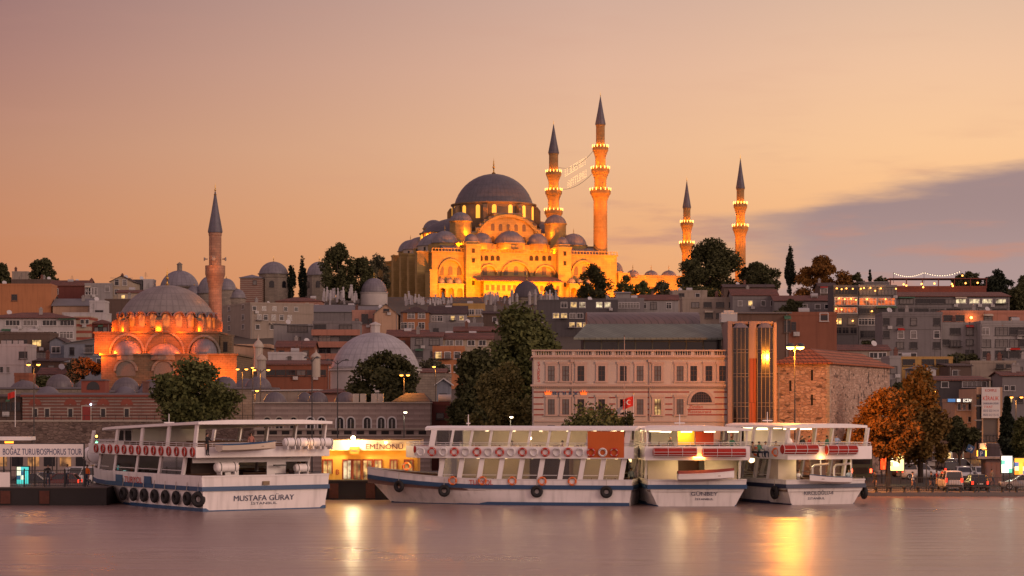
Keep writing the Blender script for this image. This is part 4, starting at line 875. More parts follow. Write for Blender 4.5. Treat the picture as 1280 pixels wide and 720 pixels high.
house('grey-brown house with small paired windows beneath the grid office', 1213, 1270, 454, 495, 'beige', ('flat',), [(458,4,8,[1250,1262],'d'),(477,7,4,[1250,1261],'w'),(466,3,20,[1255],'d')], D=412, clutter=2)
house('mauve lean-to house left of the small paired-window house', 1186, 1214, 458, 495, 'brown', ('shed', 4, 'd'), [(466,6,6,[1194],'w')], D=405, clutter=1)
t = house('black-walled tavern under a red roof with a white glazed terrace', 1168, 1236, 476, 510, 'darkg', ('shed', 6, 't'), [(480.5,6,8,[1181],'w'),(480,6,29,[1218],'w')], D=378, clutter=0, name='tavern')
house('plain rose-grey house with a window pair right of the big billboard', 1253, 1300, 470, 520, 'grey', ('gable', 5, 't'), [(485,5,5,[1258,1266],'w'),(500,6,6,[1262,1275],'d')], D=370)
house('plain grey rear building at the right edge of the hill', 1256, 1300, 452, 480, 'grey', ('flat',), [(462,6,6,[1275],'d')], D=430)
# ---------------------------------------------------------------- lettering
_fonts = {}
def text(s, h, m, parent, loc, rz=0, ext=.015, width=None, name='lettering', bold=0.0, shear=0, rx=90, flat_=False):
    cu = bpy.data.curves.new('t', 'FONT'); cu.body = s; cu.align_x = 'CENTER'; cu.align_y = 'CENTER'; cu.size = 1; cu.extrude = 0; cu.offset = 0; cu.shear = shear; cu.resolution_u = 3
    o = bpy.data.objects.new('t', cu); scene.collection.objects.link(o); dg = bpy.context.evaluated_depsgraph_get(); dg.update()
    me = bpy.data.meshes.new_from_object(o.evaluated_get(dg)); bpy.data.objects.remove(o); bpy.data.curves.remove(cu)
    xs_ = [v.co.x for v in me.vertices]; ys_ = [v.co.y for v in me.vertices]
    cx_, cy_ = (min(xs_)+max(xs_))/2, (min(ys_)+max(ys_))/2; ky = h/(max(ys_)-min(ys_)); kx = (width/(max(xs_)-min(xs_))) if width else ky
    for v in me.vertices: v.co = ((v.co.x-cx_)*kx, 0, (v.co.y-cy_)*ky)
    bm = bmesh.new(); bm.from_mesh(me)
    r_ = bmesh.ops.extrude_face_region(bm, geom=bm.faces[:]); bmesh.ops.translate(bm, verts=[g for g in r_['geom'] if isinstance(g, bmesh.types.BMVert)], vec=(0,-ext,0))
    bmesh.ops.recalc_face_normals(bm, faces=bm.faces); bm.to_mesh(me); bm.free()
    me.materials.clear(); me.materials.append(m); me.name = name
    return obj(name, me, parent, loc, rz)

# ---------------------------------------------------------------- passenger boats
seatm = M('bench_wood', (.16,.085,.05), .6, .2, 1); deckm = M('deck_paint', (.17,.10,.085), .7, .2, 1); bglass = MGLASS('boat_glass', (.75,.75,.78), .62)
ceilm = M('cream_ceiling', (.55,.48,.38), .6, .08, 1)
rail_m = M('white_rail', (.66,.64,.64), .4, .05, 2)
tube_l = MEMIT('ceiling_tube', (1,.76,.40), 4)
def ty(r_, zs_, z): return r_ if z <= 0 else (r_*(1-.45*z/(.45*zs_)) if z < .45*zs_ else r_*.55*max(0,(zs_-z)/(.55*zs_)))
def ribbon(b, pts, off, h):            # closed band following points (x,y,z) round the hull
    n = len(pts); vs = []
    for (x,y,z), (nx,ny) in pts:
        vs += [(x,y,z-h/2),(x+nx*off,y+ny*off,z-h/2),(x+nx*off,y+ny*off,z+h/2),(x,y,z+h/2)]
    fs = []
    for i in range(n-1):
        for k in range(4): fs.append((4*i+k, 4*i+(k+1)%4, 4*i+4+(k+1)%4, 4*i+4+k))
    fs += [(0,1,2,3), (4*n-1,4*n-2,4*n-3,4*n-4)]
    b.add(vs, fs)
def boat(label, stern, rz, B, LN, zb, zs, z2, z3, z4, sheer=.9, roof_drop=.0, tr=.88, cab=(.12,.74), up=(.0,.80), lean=.5, bays=5, ubays=5, lights=0, stripe_m=None, glazed_up=False, bowf=.5, side_show=-1, rake=.3, roofx=0.0, core=True, ovh=.15):
    t = thing('passenger_boat', label, 'boat', (stern[0], stern[1], 0), rz); stripe_m = stripe_m or blue
    T = [0,.08,.2,.35,.5,.6,.7,.78,.85,.91,.955,.985,1.0]
    def fs(q): return max(0, (q-bowf)/(1-bowf))**2
    def hd(q): return B/2*max(.012, 1-max(0,(q-.5)/.5)**2.6)*(1 if q > .1 else .985+.15*q)
    def hw(q): return B/2*max(.01, 1-max(0,(q-.38)/.62)**1.9)*(tr+(1-tr)*min(1, q/.3))*.97
    def ZB(q): return zb+sheer*fs(q)
    def ZS(q): return zs+sheer*.82*fs(q)
    def yd(q, lvl): return q*LN*(1 if lvl > 0 else .91)+(0 if lvl > 0 else rake)*(1-q)
    b = MB(); vs = []
    for q in T:
        s_ = []
        for sg in (-1, 1):
            c_ = [(sg*hd(q), yd(q,1), ZB(q)), (sg*hd(q)*.985, yd(q,1), ZS(q)), (sg*(hw(q)*.55+hd(q)*.45)*(.985), yd(q,1)*.45+yd(q,0)*.55, ZS(q)*.45), (sg*hw(q), yd(q,0), 0.0), (sg*hw(q)*.8, yd(q,0), -.7)]
            s_ += c_ if sg < 0 else c_[::-1]
        vs += s_
    m = 10; f = []
    for i in range(len(T)-1):
        for k in range(m-1): f.append((i*m+k, i*m+k+1, (i+1)*m+k+1, (i+1)*m+k))
    f.append(tuple(range(m))); b.add(vs, f); hull = b.build('hull', hullm, t, smooth=28)
    # inner bulwark and deck
    b = MB(); zf = zb-.95; vs = []
    for q in T: vs += [(-hd(q)*.965, yd(q,1)+.06*(1-q), ZB(q)-.02), (-hd(q)*.95, yd(q,1)+.06*(1-q), zf+sheer*fs(q)*.6), (hd(q)*.95, yd(q,1)+.06*(1-q), zf+sheer*fs(q)*.6), (hd(q)*.965, yd(q,1)+.06*(1-q), ZB(q)-.02)]
    b.add(vs, [(4*i+k, 4*i+k+1, 4*i+5+k, 4*i+4+k) for i in range(len(T)-1) for k in range(3)]); b.build('deck', deckm, t)
    def loop(zf_, kx=1.0, lvl=1, wf=hd):
        out = []
        for q in reversed(T): out.append(((wf(q)*kx, yd(q,lvl), zf_(q)), (1, 0)))
        out.append(((wf(0)*kx, yd(0,lvl)-.01, zf_(0)), (1,-1))); out.append(((-wf(0)*kx, yd(0,lvl)-.01, zf_(0)), (-1,-1)))
        for q in T: out.append(((-wf(q)*kx, yd(q,lvl), zf_(q)), (-1, 0)))
        return out
    b = MB(); ribbon(b, loop(ZS, .985), .09, .34); b.build('rubbing_strake', stripe_m, t)
    b = MB(); ribbon(b, loop(lambda q: .12, 1.0, 0, hw), .05, .28); b.build('boot_stripe', stripe_m, t)
    b = MB(); ribbon(b, loop(ZB, .99), .05, .12); b.build('gunwale', rail_m, t)
    # lower saloon: slanting pillars with a pane in every bay
    xi = B/2-.22; y0, y1 = cab[0]*LN, cab[1]*LN; bw = (y1-y0)/bays
    def xin(y): return min(xi, hd(y/LN)-.2)
    for sg in (-1, 1):
        for i in range(bays+1):
            yy = y0+bw*i; x = sg*xin(yy); p = MB(); p.prismx([(yy-.2,zb-.05),(yy+.2,zb-.05),(yy+.2-lean,z2),(yy-.2-lean,z2)], x-.09, x+.09); p.build('pillar', white, t)
            if i < bays:
                x2 = sg*xin(yy+bw); p = MB(); xm = (x+x2)/2
                p.add([(x,yy+.2,zb),(x2,yy+bw-.2,zb),(x2,yy+bw-.2-lean,z2),(x,yy+.2-lean,z2)], [(0,1,2,3)]); p.build('window', bglass, t)
                p = MB(); p.box(xm-.05, xm+.05, yy+.21, yy+bw-.21-lean*.3, zb+.35, zb+.40); p.build('glazing_bar', rail_m, t)
    fw = MB(); xx = xin(y1); fw.box(-xx, xx, y1-.05, y1+.05, zb-.3, z2); fw.build('saloon_front', white, t)
    fw = MB()
    for k in range(3): fw.box(-xx+.3+k*2*xx/3, -xx-.3+(k+1)*2*xx/3, y1+.052, y1+.09, zb+.35, z2-.25)
    fw.build('front_window', glassd, t)
    if core:
        b = MB(); b.box(-B*.2, B*.12, y0+.3*(y1-y0), y0+.52*(y1-y0), zf+.05, z2-.02); b.build('stair_cabin', M('varnished_panel', (.10,.045,.028), .4, .2, .8), t)
    for k in range(7):
        yy = y0+.6+k*(y1-y0-1.2)/7
        if .25 < (yy-y0)/(y1-y0) < .55: continue
        for sg in (-1, 1): b = MB(); b.box(sg*B*.26-B*.13, sg*B*.26+B*.13, yy, yy+.42, zf+.4, zf+.46); b.box(sg*B*.26-B*.13, sg*B*.26+B*.13, yy+.415, yy+.48, zf+.4, zf+.98); b.build('bench', seatm, t)
    # upper deck, its bulwark, benches, pillars, canopy
    u0, u1 = up[0]*LN, up[1]*LN; hb = B/2+ovh; pl = [(-hb, u0-ovh), (hb, u0-ovh), (hb, u1*.8), (min(hb, hd(u1*.93/LN)+.5), u1*.93), (hb*.35, u1), (-hb*.35, u1), (-min(hb, hd(u1*.93/LN)+.5), u1*.93), (-hb, u1*.8)]
    b = MB(); b.prismz(pl, z2, z2+.16); b.build('upper_deck', ceilm, t)
    b = MB(); n = len(pl)
    for i in range(n):
        (xa,ya),(xb,yb) = pl[i], pl[(i+1)%n]; d = Vector((xb-xa,yb-ya,0)); ln = d.length; a = math.atan2(d.y,d.x); b.cbox(((xa+xb)/2,(ya+yb)/2,(z2+.02+z3)/2),(ln+.06,.08,z3-z2-.02),a)
    b.build('upper_bulwark', white, t)
    b = MB()
    for i in range(n):
        (xa,ya),(xb,yb) = pl[i], pl[(i+1)%n]; b.tube((xa*.985,ya,z3+.28),(xb*.985,yb,z3+.28),.03,n=6); b.tube((xa*.985,ya,z3+.12),(xb*.985,yb,z3+.12),.02,n=6)
        for k in range(max(1,int(Vector((xb-xa,yb-ya,0)).length/1.2))):
            q = k/max(1,int(Vector((xb-xa,yb-ya,0)).length/1.2)); b.tube(((xa+(xb-xa)*q)*.985, ya+(yb-ya)*q, z3-.02), ((xa+(xb-xa)*q)*.985, ya+(yb-ya)*q, z3+.28), .022, n=5)
    b.build('railing', rail_m, t)
    for k in range(8):
        yy = u0+.9+k*(u1*.72-u0)/8
        for sg in (-1, 1): b = MB(); b.box(sg*B*.25-B*.16, sg*B*.25+B*.16, yy, yy+.42, z2+.5, z2+.56); b.box(sg*B*.25-B*.16, sg*B*.25+B*.16, yy+.40, yy+.46, z2+.5, z2+1.05); b.box(sg*B*.25-.05, sg*B*.25+.05, yy+.1, yy+.3, z2+.16, z2+.5); b.build('bench', seatm, t)
    zr = lambda y: z4-roof_drop*max(0, (y-u0)/(u1-u0))
    r0, r1 = u0-.35-roofx, u1*.9; cb = B/2+.2
    ubw = (r1-1.2-u0)/ubays
    for sg in (-1, 1):
        for i in range(ubays+1):
            yy = u0+.5+ubw*i; x = sg*(B/2-.05); wd = .24 if i in (0, ubays) or not glazed_up else .1
            p = MB(); p.prismx([(yy-wd,z3-.05),(yy+wd,z3-.05),(yy+wd-lean*.8,zr(yy)),(yy-wd-lean*.8,zr(yy))], x-.07, x+.07); p.build('pillar', white, t)
            if glazed_up and 1 <= i < ubays:
                p = MB(); p.add([(x,yy+wd,z3+.05),(x,yy+ubw-wd,z3+.05),(x,yy+ubw-wd-lean*.8,zr(yy)),(x,yy+wd-lean*.8,zr(yy))],[(0,1,2,3)]); p.build('window', bglass, t)
    b = MB(); vs = []
    nseg = 8
    for i in range(nseg+1):
        y = r0+(r1-r0)*i/nseg; z = zr(max(y,u0)); kk = 1-.25*max(0,(i/nseg-.8)/.2)
        vs += [(-cb*kk,y,z),(cb*kk,y,z),(cb*kk,y,z+.2),(cb*.55,y,z+.34),(-cb*.55,y,z+.34),(-cb*kk,y,z+.2)]
    fs_ = []
    for i in range(nseg):
        for k in range(6): fs_.append((6*i+k, 6*i+(k+1)%6, 6*i+6+(k+1)%6, 6*i+6+k))
    fs_ += [(0,1,2,3,4,5), tuple(6*nseg+k for k in (5,4,3,2,1,0))]; b.add(vs, fs_); b.build('canopy', white, t)
    # wheelhouse and mast
    wy0, wy1 = u1*.74, u1*.86; wx = min(B*.3, hd(wy1/LN)); b = MB(); b.box(-wx, wx, wy0, wy1, z2+.16, z3+.15); b.box(-wx, wx, wy0, wy0+.08, z3+.15, zr(wy0))
    for sg in (-1,1): b.box(sg*wx-.06, sg*wx+.06, wy1-.1, wy1+.02, z3+.15, zr(wy1)); b.box(sg*wx-.06, sg*wx+.06, (wy0+wy1)/2-.06, (wy0+wy1)/2+.06, z3+.15, zr(wy1))
    wh = b.build('wheelhouse', white, t)
    b = MB(); b.box(-wx+.03, wx-.03, wy0+.1, wy1-.03, z3+.16, zr(wy1)-.02); b.build('wheelhouse_glass', glassd, wh)
    b = MB(); b.tube((0,wy0,zr(wy0)+.3),(0,wy0,zr(wy0)+1.3),.05,.03,6); b.box(-.45,.45,wy0-.08,wy0+.08,zr(wy0)+.5,zr(wy0)+.6); b.build('mast', rail_m, t)
    if lights:
        for k in range(lights):
            yy = u0+.8+k*(u1*.7-u0)/max(1,lights-.0); b = MB(); b.box(-B*.46, -B*.46+.9, yy, yy+.14, zr(yy)-.09, zr(yy)-.02); b.build('ceiling_light', tube_l, t)
            lamp(t, (-B*.2, yy, zr(yy)-.25), 65, (1,.66,.32), radius=.25)
            yl = y0+.6+k*(y1-y0-1.2)/max(1,lights); b = MB(); b.box(-B*.2, -B*.2+.9, yl, yl+.14, z2-.09, z2-.02); b.build('ceiling_light', tube_l, t)
            lamp(t, (-B*.15, yl, z2-.3), 75, (1,.62,.28), radius=.25)
    t['z3'] = z3
    return t, dict(hd=hd, yd=yd, ZB=ZB, ZS=ZS, u0=u0, u1=u1, hb=hb, zr=zr, y0=y0, y1=y1, xi=xi)
def toworld(t, p):
    c_, s_ = math.cos(t.rotation_euler.z), math.sin(t.rotation_euler.z); x, y, z = p
    return Vector((t.location.x+x*c_-y*s_, t.location.y+x*s_+y*c_, z))
def ring_proto(mat_): return MB().torus((0,0,0), .30, .085, 'Y', 20, 8).mesh('life_ring', mat_, 60)
ring_red = ring_proto(M('red_ring', (.45,.035,.02), .5, .1, 2)); ring_or = ring_proto(orange_b); ring_white = ring_proto(M('white_ring', (.62,.60,.60), .5, .1, 2))
rope_m = M('rope', (.45,.42,.38), .9, .2, 3)
def ring(t, p, rz, me, label, group):
    o = obj('life_ring', me, None, toworld(t, p), t.rotation_euler.z+rz); tag(o, label, 'life ring', group)
    b = MB()
    for k in range(4): a = math.pi/4+k*math.pi/2; b.cbox((.30*math.cos(a),0,.30*math.sin(a)),(.06,.19,.19),0,0,-a)
    b.build('strap', rope_m, o)
    return o
tyre_me = MB().torus((0,0,0), .33, .16, 'Y', 22, 10).mesh('tyre_fender', black, 60)
def tyre(t, p, rz, label, group, s=1.0, squash=1.0):
    o = obj('tyre_fender', tyre_me, None, toworld(t, p), t.rotation_euler.z+rz); o.scale = (s*squash, s, s); tag(o, label, 'fender', group)
    MB().tube((0,-.05,.3),(0,.02,1.1),.025,n=5).build('rope', rope_m, o); return o
def raft(t, p, rz, label, group, m=None, ln=1.25, r=.33):
    o = thing('raft_canister', label, 'life raft', toworld(t, p), t.rotation_euler.z+rz, group); m = m or white
    b = MB(); b.lathe([(1e-5,-ln/2),(r*.7,-ln/2+.02),(r,-ln/2+.14),(r,-.03),(r*1.06,-.03),(r*1.06,.03),(r,.03),(r,ln/2-.14),(r*.7,ln/2-.02),(1e-5,ln/2)], 18); b.xform(Matrix.Rotation(R(90),4,'Y')); b.build('canister', m, o, smooth=40)
    b = MB()
    for x in (-ln*.3, ln*.3): b.box(x-.05,x+.05,-.36,.36,-r-.18,-r*.75)
    b.build('cradle', rail_m, o)
    for x in (-ln*.3, ln*.3): b = MB(); b.lathe([(r*1.02,-.03),(r*1.03,-.03),(r*1.03,.03),(r*1.02,.03)],18); b.xform(Matrix.Translation((x,0,0))@Matrix.Rotation(R(90),4,'Y')); b.build('strap', dark if m is white else rail_m, o)
    return o
def dinghy(loc, rz, ln, wd, label, m=None, cover=None):
    o = thing('dinghy', label, 'dinghy', loc, rz); b = MB(); T = [0,.15,.4,.65,.85,.96,1.0]; vs = []
    for q in T:
        h = wd/2*max(.03, 1-max(0,(q-.35)/.65)**2.2)*(.9+.1*min(1,q/.3)); sh = .25*q*q; x = (q-.5)*ln
        vs += [(x,-h,.55+sh),(x,-h*.85,.15+sh*.6),(x,-.02,-.02+sh*.8+.25*max(0,q-.8)),(x,h*.85,.15+sh*.6),(x,h,.55+sh)]
    b.add(vs, [(5*i+k,5*i+k+1,5*i+6+k,5*i+5+k) for i in range(6) for k in range(4)]+[(0,1,2,3,4)]); b.build('hull', m or white, o, smooth=35)
    b = MB()
    for sg in (-1,1):
        pts = [((q-.5)*ln, sg*wd/2*max(.03, 1-max(0,(q-.35)/.65)**2.2)*(.9+.1*min(1,q/.3)), .55+.25*q*q) for q in T]; b.path(pts, .04, 6)
    b.build('gunwale', blue if cover is None else white, o)
    b = MB()
    for q in (.25,.5,.72): b.box((q-.5)*ln-.12,(q-.5)*ln+.12,-wd*.42*(1 if q < .6 else .8),wd*.42*(1 if q < .6 else .8),.40,.44)
    b.build('thwart', seatm, o)
    if cover:
        b = MB(); vs = []
        for q in T:
            h = wd/2*max(.03, 1-max(0,(q-.35)/.65)**2.2)*(.9+.1*min(1,q/.3)); x = (q-.5)*ln; sh = .25*q*q
            vs += [(x,-h,.58+sh),(x,-h*.4,.82+sh),(x,h*.4,.82+sh),(x,h,.58+sh)]
        b.add(vs, [(4*i+k,4*i+k+1,4*i+5+k,4*i+4+k) for i in range(6) for k in range(3)]); b.build('cover', cover, o, smooth=50)
    return o
def bx(t, px, y=0):      # local x of a photo column on a line y of the boat
    rz = t.rotation_euler.z; k = (px-CX)/F; ox = t.location.x-y*math.sin(rz); oy = t.location.y+y*math.cos(rz)
    return (k*oy-ox)/(math.cos(rz)-k*math.sin(rz))
def bz(t, px, py, y=0):
    x = bx(t, px, y); return Z(py, t.location.y+x*math.sin(t.rotation_euler.z)+y*math.cos(t.rotation_euler.z))
navy = M('navy_lettering', (.03,.04,.09), .5, .1, 2)

# the left boat, stern quarter towards us
rzb = R(34); b1, g1 = boat('white two-deck boat at left with a dinghy and raft canisters on its stern', (-24.05+5.75*math.cos(rzb), 170.8+5.75*math.sin(rzb)), rzb, 11.4, 30, 2.72, 1.75, 4.15, 5.0, 6.75, sheer=.55, roof_drop=.75, tr=.97, cab=(.12,.70), up=(.02,.80), bays=4, ubays=4, bowf=.55, roofx=.3, rake=.25)
text('MUSTAFA GÜRAY', .52, navy, b1, (bx(b1,331), ty(.25,1.75,1.02)-.02, 1.02), width=5.3, bold=.003); text('İSTANBUL', .26, navy, b1, (bx(b1,331), ty(.25,1.75,.58)-.02, .58), width=2.3)
o = text('TURYOL', .5, redp, b1, (-g1['hd'](.38)-.03, 12.4, 2.15), rz=R(-90), width=3.4)
for yy in (9.6, 15.2): MB().box(-.03,0,-.65,.65,-.3,.3).build('emblem', blue, b1, (-g1['hd'](.38)-.02, yy, 2.2))
for i in range(14): ring(b1, (-g1['hb']-.12, .9+i*1.42, 4.6), R(-90), ring_red, 'red life ring in the row along the upper rail of the left boat', 'red life rings along the left boat')
for i in range(7): tyre(b1, (-g1['hd'](.3)-.15+.1, 2.3+i*2.0, .95), R(-90), 'black tyre fender hung in the row on the side of the left boat', 'tyre fenders along the side of the left boat', 1.15)
tyre(b1, (-5.6, .6, .95), R(-60), 'big double tyre fender at the stern corner of the left boat', None, 1.3)
dinghy(toworld(b1, (bx(b1,307,-.6), -.9, bz(b1,307,562,-.6)-.15)), rzb, 4.9, 1.5, 'cream dinghy with a dark gunwale slung on the stern of the left boat', M('cream_paint', (.55,.48,.40), .5, .1, 1))
for px in (362, 378, 394, 408): raft(b1, (bx(b1,px,-.5), -.5, bz(b1,px,553,-.5)), 0, 'white raft canister in the row on the stern rail of the left boat', 'white raft canisters on the stern of the left boat', ln=1.1, r=.36)
raft(b1, (bx(b1,283,.9), .9, bz(b1,283,584,.9)), 0, 'white raft canister on the lower stern deck of the left boat', None, ln=2.0, r=.40)
raft(b1, (bx(b1,377,.9), .9, bz(b1,377,585,.9)), 0, 'small pale canister beside the stairs on the lower stern of the left boat', None, ln=1.3, r=.34)
for q_ in ((-2.4,-1.2,2.4,2.5,1.8,3.7),(1.3,3.0,2.4,2.5,1.8,3.7),(-5.2,5.2,2.4,2.48,3.705,4.1)): MB().box(*q_).build('saloon_wall', white, b1)
for k in range(3): MB().prismx([(0+.3*k,2.0+.7*k),(.3+.3*k,2.0+.7*k),(.3+.3*k,2.1+.7*k),(.3*k,2.1+.7*k)], 1.6, 2.7).build('stair_step', dark, b1, (0,1.0,0))
o = raft(b1, (-3.0, 27.0, 3.9), R(90), 'round white raft canister standing on the bow of the left boat', None, ln=1.6, r=.7)
MB().box(bx(b1,332,0)-.28, bx(b1,332,0)+.28, -.16, .02, 1.98, 2.28).build('fairlead', M('brass_plate', (.18,.12,.06), .4), b1)
part_b = MB().blob((0,0,0), .14, n=8, m=5).build('stern_lamp', warm, b1, (bx(b1,382,-.2), -.3, bz(b1,382,555,-.2)))
lamp(b1, (bx(b1,382,-.2), -1.3, bz(b1,382,555,-.2)), 12, (1,.5,.2))

# the long boat lying side-on, bow to the left
rzb = R(80); b2, g2 = boat('long white boat lying side-on with warm lit windows and its bow to the left', (10.4, 184.3), rzb, 7.4, 23.0, 2.1, 1.5, 3.85, 4.85, 6.15, sheer=.85, roof_drop=.0, tr=.95, cab=(.04,.70), up=(.0,.84), bays=9, ubays=10, bowf=.45, lights=6, glazed_up=True, lean=.3)
for i in range(18):
    m_ = ring_white if i % 2 else ring_red
    ring(b2, (-g2['hb']-.12, 1.4+i*.95, 4.38), R(-90), m_, ('white' if i % 2 else 'red')+' life ring in the row under the upper windows of the long boat', ('white' if i % 2 else 'red')+' life rings along the long boat')
for q, lb in ((.86,'black tyre fender near the bow of the long boat'),(.68,'black tyre fender a third of the way along the long boat'),(.34,'black tyre fender amidships on the long boat'),(.09,'black tyre fender near the stern of the long boat')):
    tyre(b2, (-g2['hd'](q)-.1, q*23.0, 1.15+ (.3 if q > .8 else 0)), R(-90) if q < .8 else R(-115), lb, None, 1.05)
for i in range(1, 6): ring(b2, (-g2['hd'](.4+.02*i)-.02, 2.4+i*2.5, 2.0), R(-90), ring_or, 'small orange life ring low on the saloon wall of the long boat', 'orange life rings low on the long boat')
ring(b2, (-1.9, 19.2, 3.1), R(-75), ring_or, 'orange life ring standing lit on the bow of the long boat', None)
text('TURYOL', .42, redp, b2, (-g2['hd'](.55)-.03, 12.5, 1.86), rz=R(-90), width=2.0)
for za, zb_, ya, yb in ((1.2,3.8,1.5,15.5),(4.05,6.1,3.6,14.5)):
    MB().box(1.0,1.1,ya,yb,za,zb_).build('added_inner_wall', ceilm, b2)  # cream panels added to catch the lamp light behind the windows
b = MB(); b.box(-g2['hb']-.06,-g2['hb']+.02,.6,3.6,3.95,6.1); b.build('awning_curtain', M('orange_canvas', (.55,.12,.025), .8, .15, .8), b2)
b = MB(); b.blob((0,0,0), .16, n=8, m=5); b.build('deck_floodlight', MEMIT('star_lamp', (1,.78,.45), 20), b2, (-2.6, 8.6, 5.5)); lamp(b2, (-3.3, 8.6, 5.4), 160, (1,.74,.42), radius=.15)
lamp(b2, (-2.3, 18.6, 3.6), 60, (1,.62,.2), radius=.15)
o = thing('rolled_raft', 'red rolled raft beside the wheelhouse of the long boat', 'life raft', toworld(b2, (-3.0, 17.4, 4.55)), rzb+R(90)); b = MB(); b.lathe([(1e-5,-.95),(.3,-.9),(.34,0),(.3,.9),(1e-5,.95)],12); b.xform(Matrix.Rotation(R(90),4,'Y')); b.build('roll', redp, o, smooth=50); MB().box(-.8,.8,-.3,.3,-.5,-.3).build('cradle', rail_m, o)

# the boat between, stern on
b3, g3 = boat('white boat seen stern-on between the two others with red rolls along its upper rail', (15.05, 180.0), R(3), 8.2, 19, 2.15, 1.6, 3.75, 4.9, 6.15, sheer=.6, tr=.80, cab=(.16,.72), up=(.0,.80), bays=4, ubays=4, lights=3, roofx=.2, rake=.5)
text('GÜNBEY', .36, navy, b3, (.6, ty(.5,1.6,1.06)-.03, 1.06), width=2.2, bold=.01)
text('İSTANBUL', .22, navy, b3, (.6, ty(.5,1.6,.62)-.03, .62), width=1.5)
dinghy(toworld(b3, (.6, -.75, 2.1)), R(3), 4.6, 1.4, 'white dinghy under a dull red cover on the stern of the middle boat', None, M('red_cover', (.28,.06,.045), .8, .2, 1))
red_roll = M('red_net_roll', (.36,.02,.012), .75, .25, 6)
def roll(t, p, rz, ln, label, r=.36):
    o = thing('rolled_raft', label, 'life raft', toworld(t, p), t.rotation_euler.z+rz); b = MB(); b.lathe([(1e-5,-ln/2),(r*.8,-ln/2+.01),(r,-ln/2+.1),(r*1.02,0),(r,ln/2-.1),(r*.8,ln/2-.01),(1e-5,ln/2)],16); b.xform(Matrix.Rotation(R(90),4,'Y')); b.build('roll', red_roll, o, smooth=40)
    b = MB()
    for k in range(4):
        x = -ln/2+.05+k*(ln-.1)/3
        for j in range(10): a = 2*math.pi*j/10; a2 = 2*math.pi*(j+1)/10; q = r*1.1; b.tube((x,q*math.cos(a),q*math.sin(a)),(x,q*math.cos(a2),q*math.sin(a2)),.022,n=4)
    for a in (R(215), R(250), R(180), R(125), R(55)): b.tube((-ln/2+.05,r*1.1*math.cos(a),r*1.1*math.sin(a)),(ln/2-.05,r*1.1*math.cos(a),r*1.1*math.sin(a)),.02,n=4)
    b.build('cradle', rail_m, o); return o
roll(b3, (-1.9, -.6, 4.45), 0, 3.6, 'long red roll at the left of the middle boat\'s stern rail'); roll(b3, (2.1, -.6, 4.4), 0, 3.6, 'long red roll at the right of the middle boat\'s stern rail')
b = MB(); b.box(-1.45,-.1,1.0,1.06,5.0,6.1); b.build('yellow_screen', M('yellow_canvas', (.75,.36,.02), .8, .1, 1), b3); b = MB(); b.box(.0,1.5,1.1,1.16,5.0,6.1); b.build('red_screen', M('red_canvas', (.42,.05,.02), .8, .15, 1), b3)
lamp(b3, (-.8, .3, 5.9), 70, (1,.66,.2), radius=.1)
for x in (-2.6, -.9, 1.0, 2.9): MB().box(x-.45,x+.45,-.2,-.06,6.02,6.12).build('ceiling_light', tube_l, b3)
MB().box(-.45,.45,-.05,.03,-.07,.07).build('stern_lamp', MEMIT('amber_lamp',(1,.40,.06),16), b3, (.1, -.28, 4.0)); lamp(b3, (.1,-.8,4.0), 30, (1,.45,.1))
for q_ in ((-3.7,-1.2,2.9,3.0,1.25,3.7),(1.0,3.7,2.9,3.0,1.25,3.7)): MB().box(*q_).build('saloon_wall', ceilm, b3)
lamp(b3, (-1.4,1.5,3.4), 60, (1,.68,.32)); lamp(b3, (1.6,1.5,3.4), 50, (1,.68,.32))

# the right boat
rzb = R(22); b4, g4 = boat('white boat at right with two red caged rafts and davits over its stern', (26.0, 183.6), rzb, 7.6, 17, 2.05, 1.55, 3.75, 4.85, 6.35, sheer=.5, tr=.80, cab=(.2,.75), up=(-.03,.80), bays=4, ubays=4, lights=4, rake=.55, roofx=-.9, stripe_m=M('navy_paint', (.02,.03,.075), .4, .1, 1))
text('KIRCILOĞLU-4', .40, navy, b4, (bx(b4,1024,.1), ty(.55,1.55,1.02)-.03, 1.02), width=2.75, bold=.01); text('İSTANBUL', .25, navy, b4, (bx(b4,1022,.1), ty(.55,1.55,.55)-.03, .55), width=1.6)
roll(b4, (bx(b4,999,-.8), -.85, 4.62), 0, 3.3, 'red caged roll on the left half of the right boat\'s upper stern', .40); roll(b4, (bx(b4,1051,-.8), -.85, 4.55), 0, 2.9, 'red caged roll at the right corner of the right boat\'s upper stern', .40)
for px, lb in ((938,'orange life ring nearest the middle boat on the side of the right boat'),(961,'orange life ring beside the red caged roll on the right boat')):
    yy = 4.6 if px < 950 else 1.2; k = -g4['hb']-.12; ring(b4, (k, yy, 4.35), R(-62), ring_or, lb, None)
for px, lb in ((1020,'white davit arm left over the stern of the right boat'),(1047,'white davit arm right over the stern of the right boat')):
    x = bx(b4,px,.1); b = MB(); b.path([(x-.2,.35,2.0),(x-.2,.35,3.05),(x-.1,.2,3.25),(x+.6,-.9,3.4)], .09, 8); b.build('davit', rail_m, b4)
dinghy(toworld(b4, (bx(b4,1036,-.8), -.9, 1.75)), rzb+R(180), 3.7, 1.3, 'white lapstrake dinghy hanging under the davits of the right boat', None)
tyre(b4, (-g4['hd'](.1)-.12, 1.6, 1.0), R(-90), 'black tyre fender on the shaded side of the right boat', None, 1.2)
tyre(b4, (3.95, .5, .95), R(80), 'black fender at the right stern corner of the right boat', None, 1.2)
b = MB(); b.box(-3.6,-1.9,1.6,3.2,1.1,3.75); b.build('stair_house', ceilm, b4)
for q_ in ((.4,1.9,3.3,3.4,1.1,3.7),(-1.9,-1.2,3.3,3.4,1.1,3.7)): MB().box(*q_).build('saloon_wall', M('varnished_panel', (.10,.045,.028), .4, .2, .8), b4)
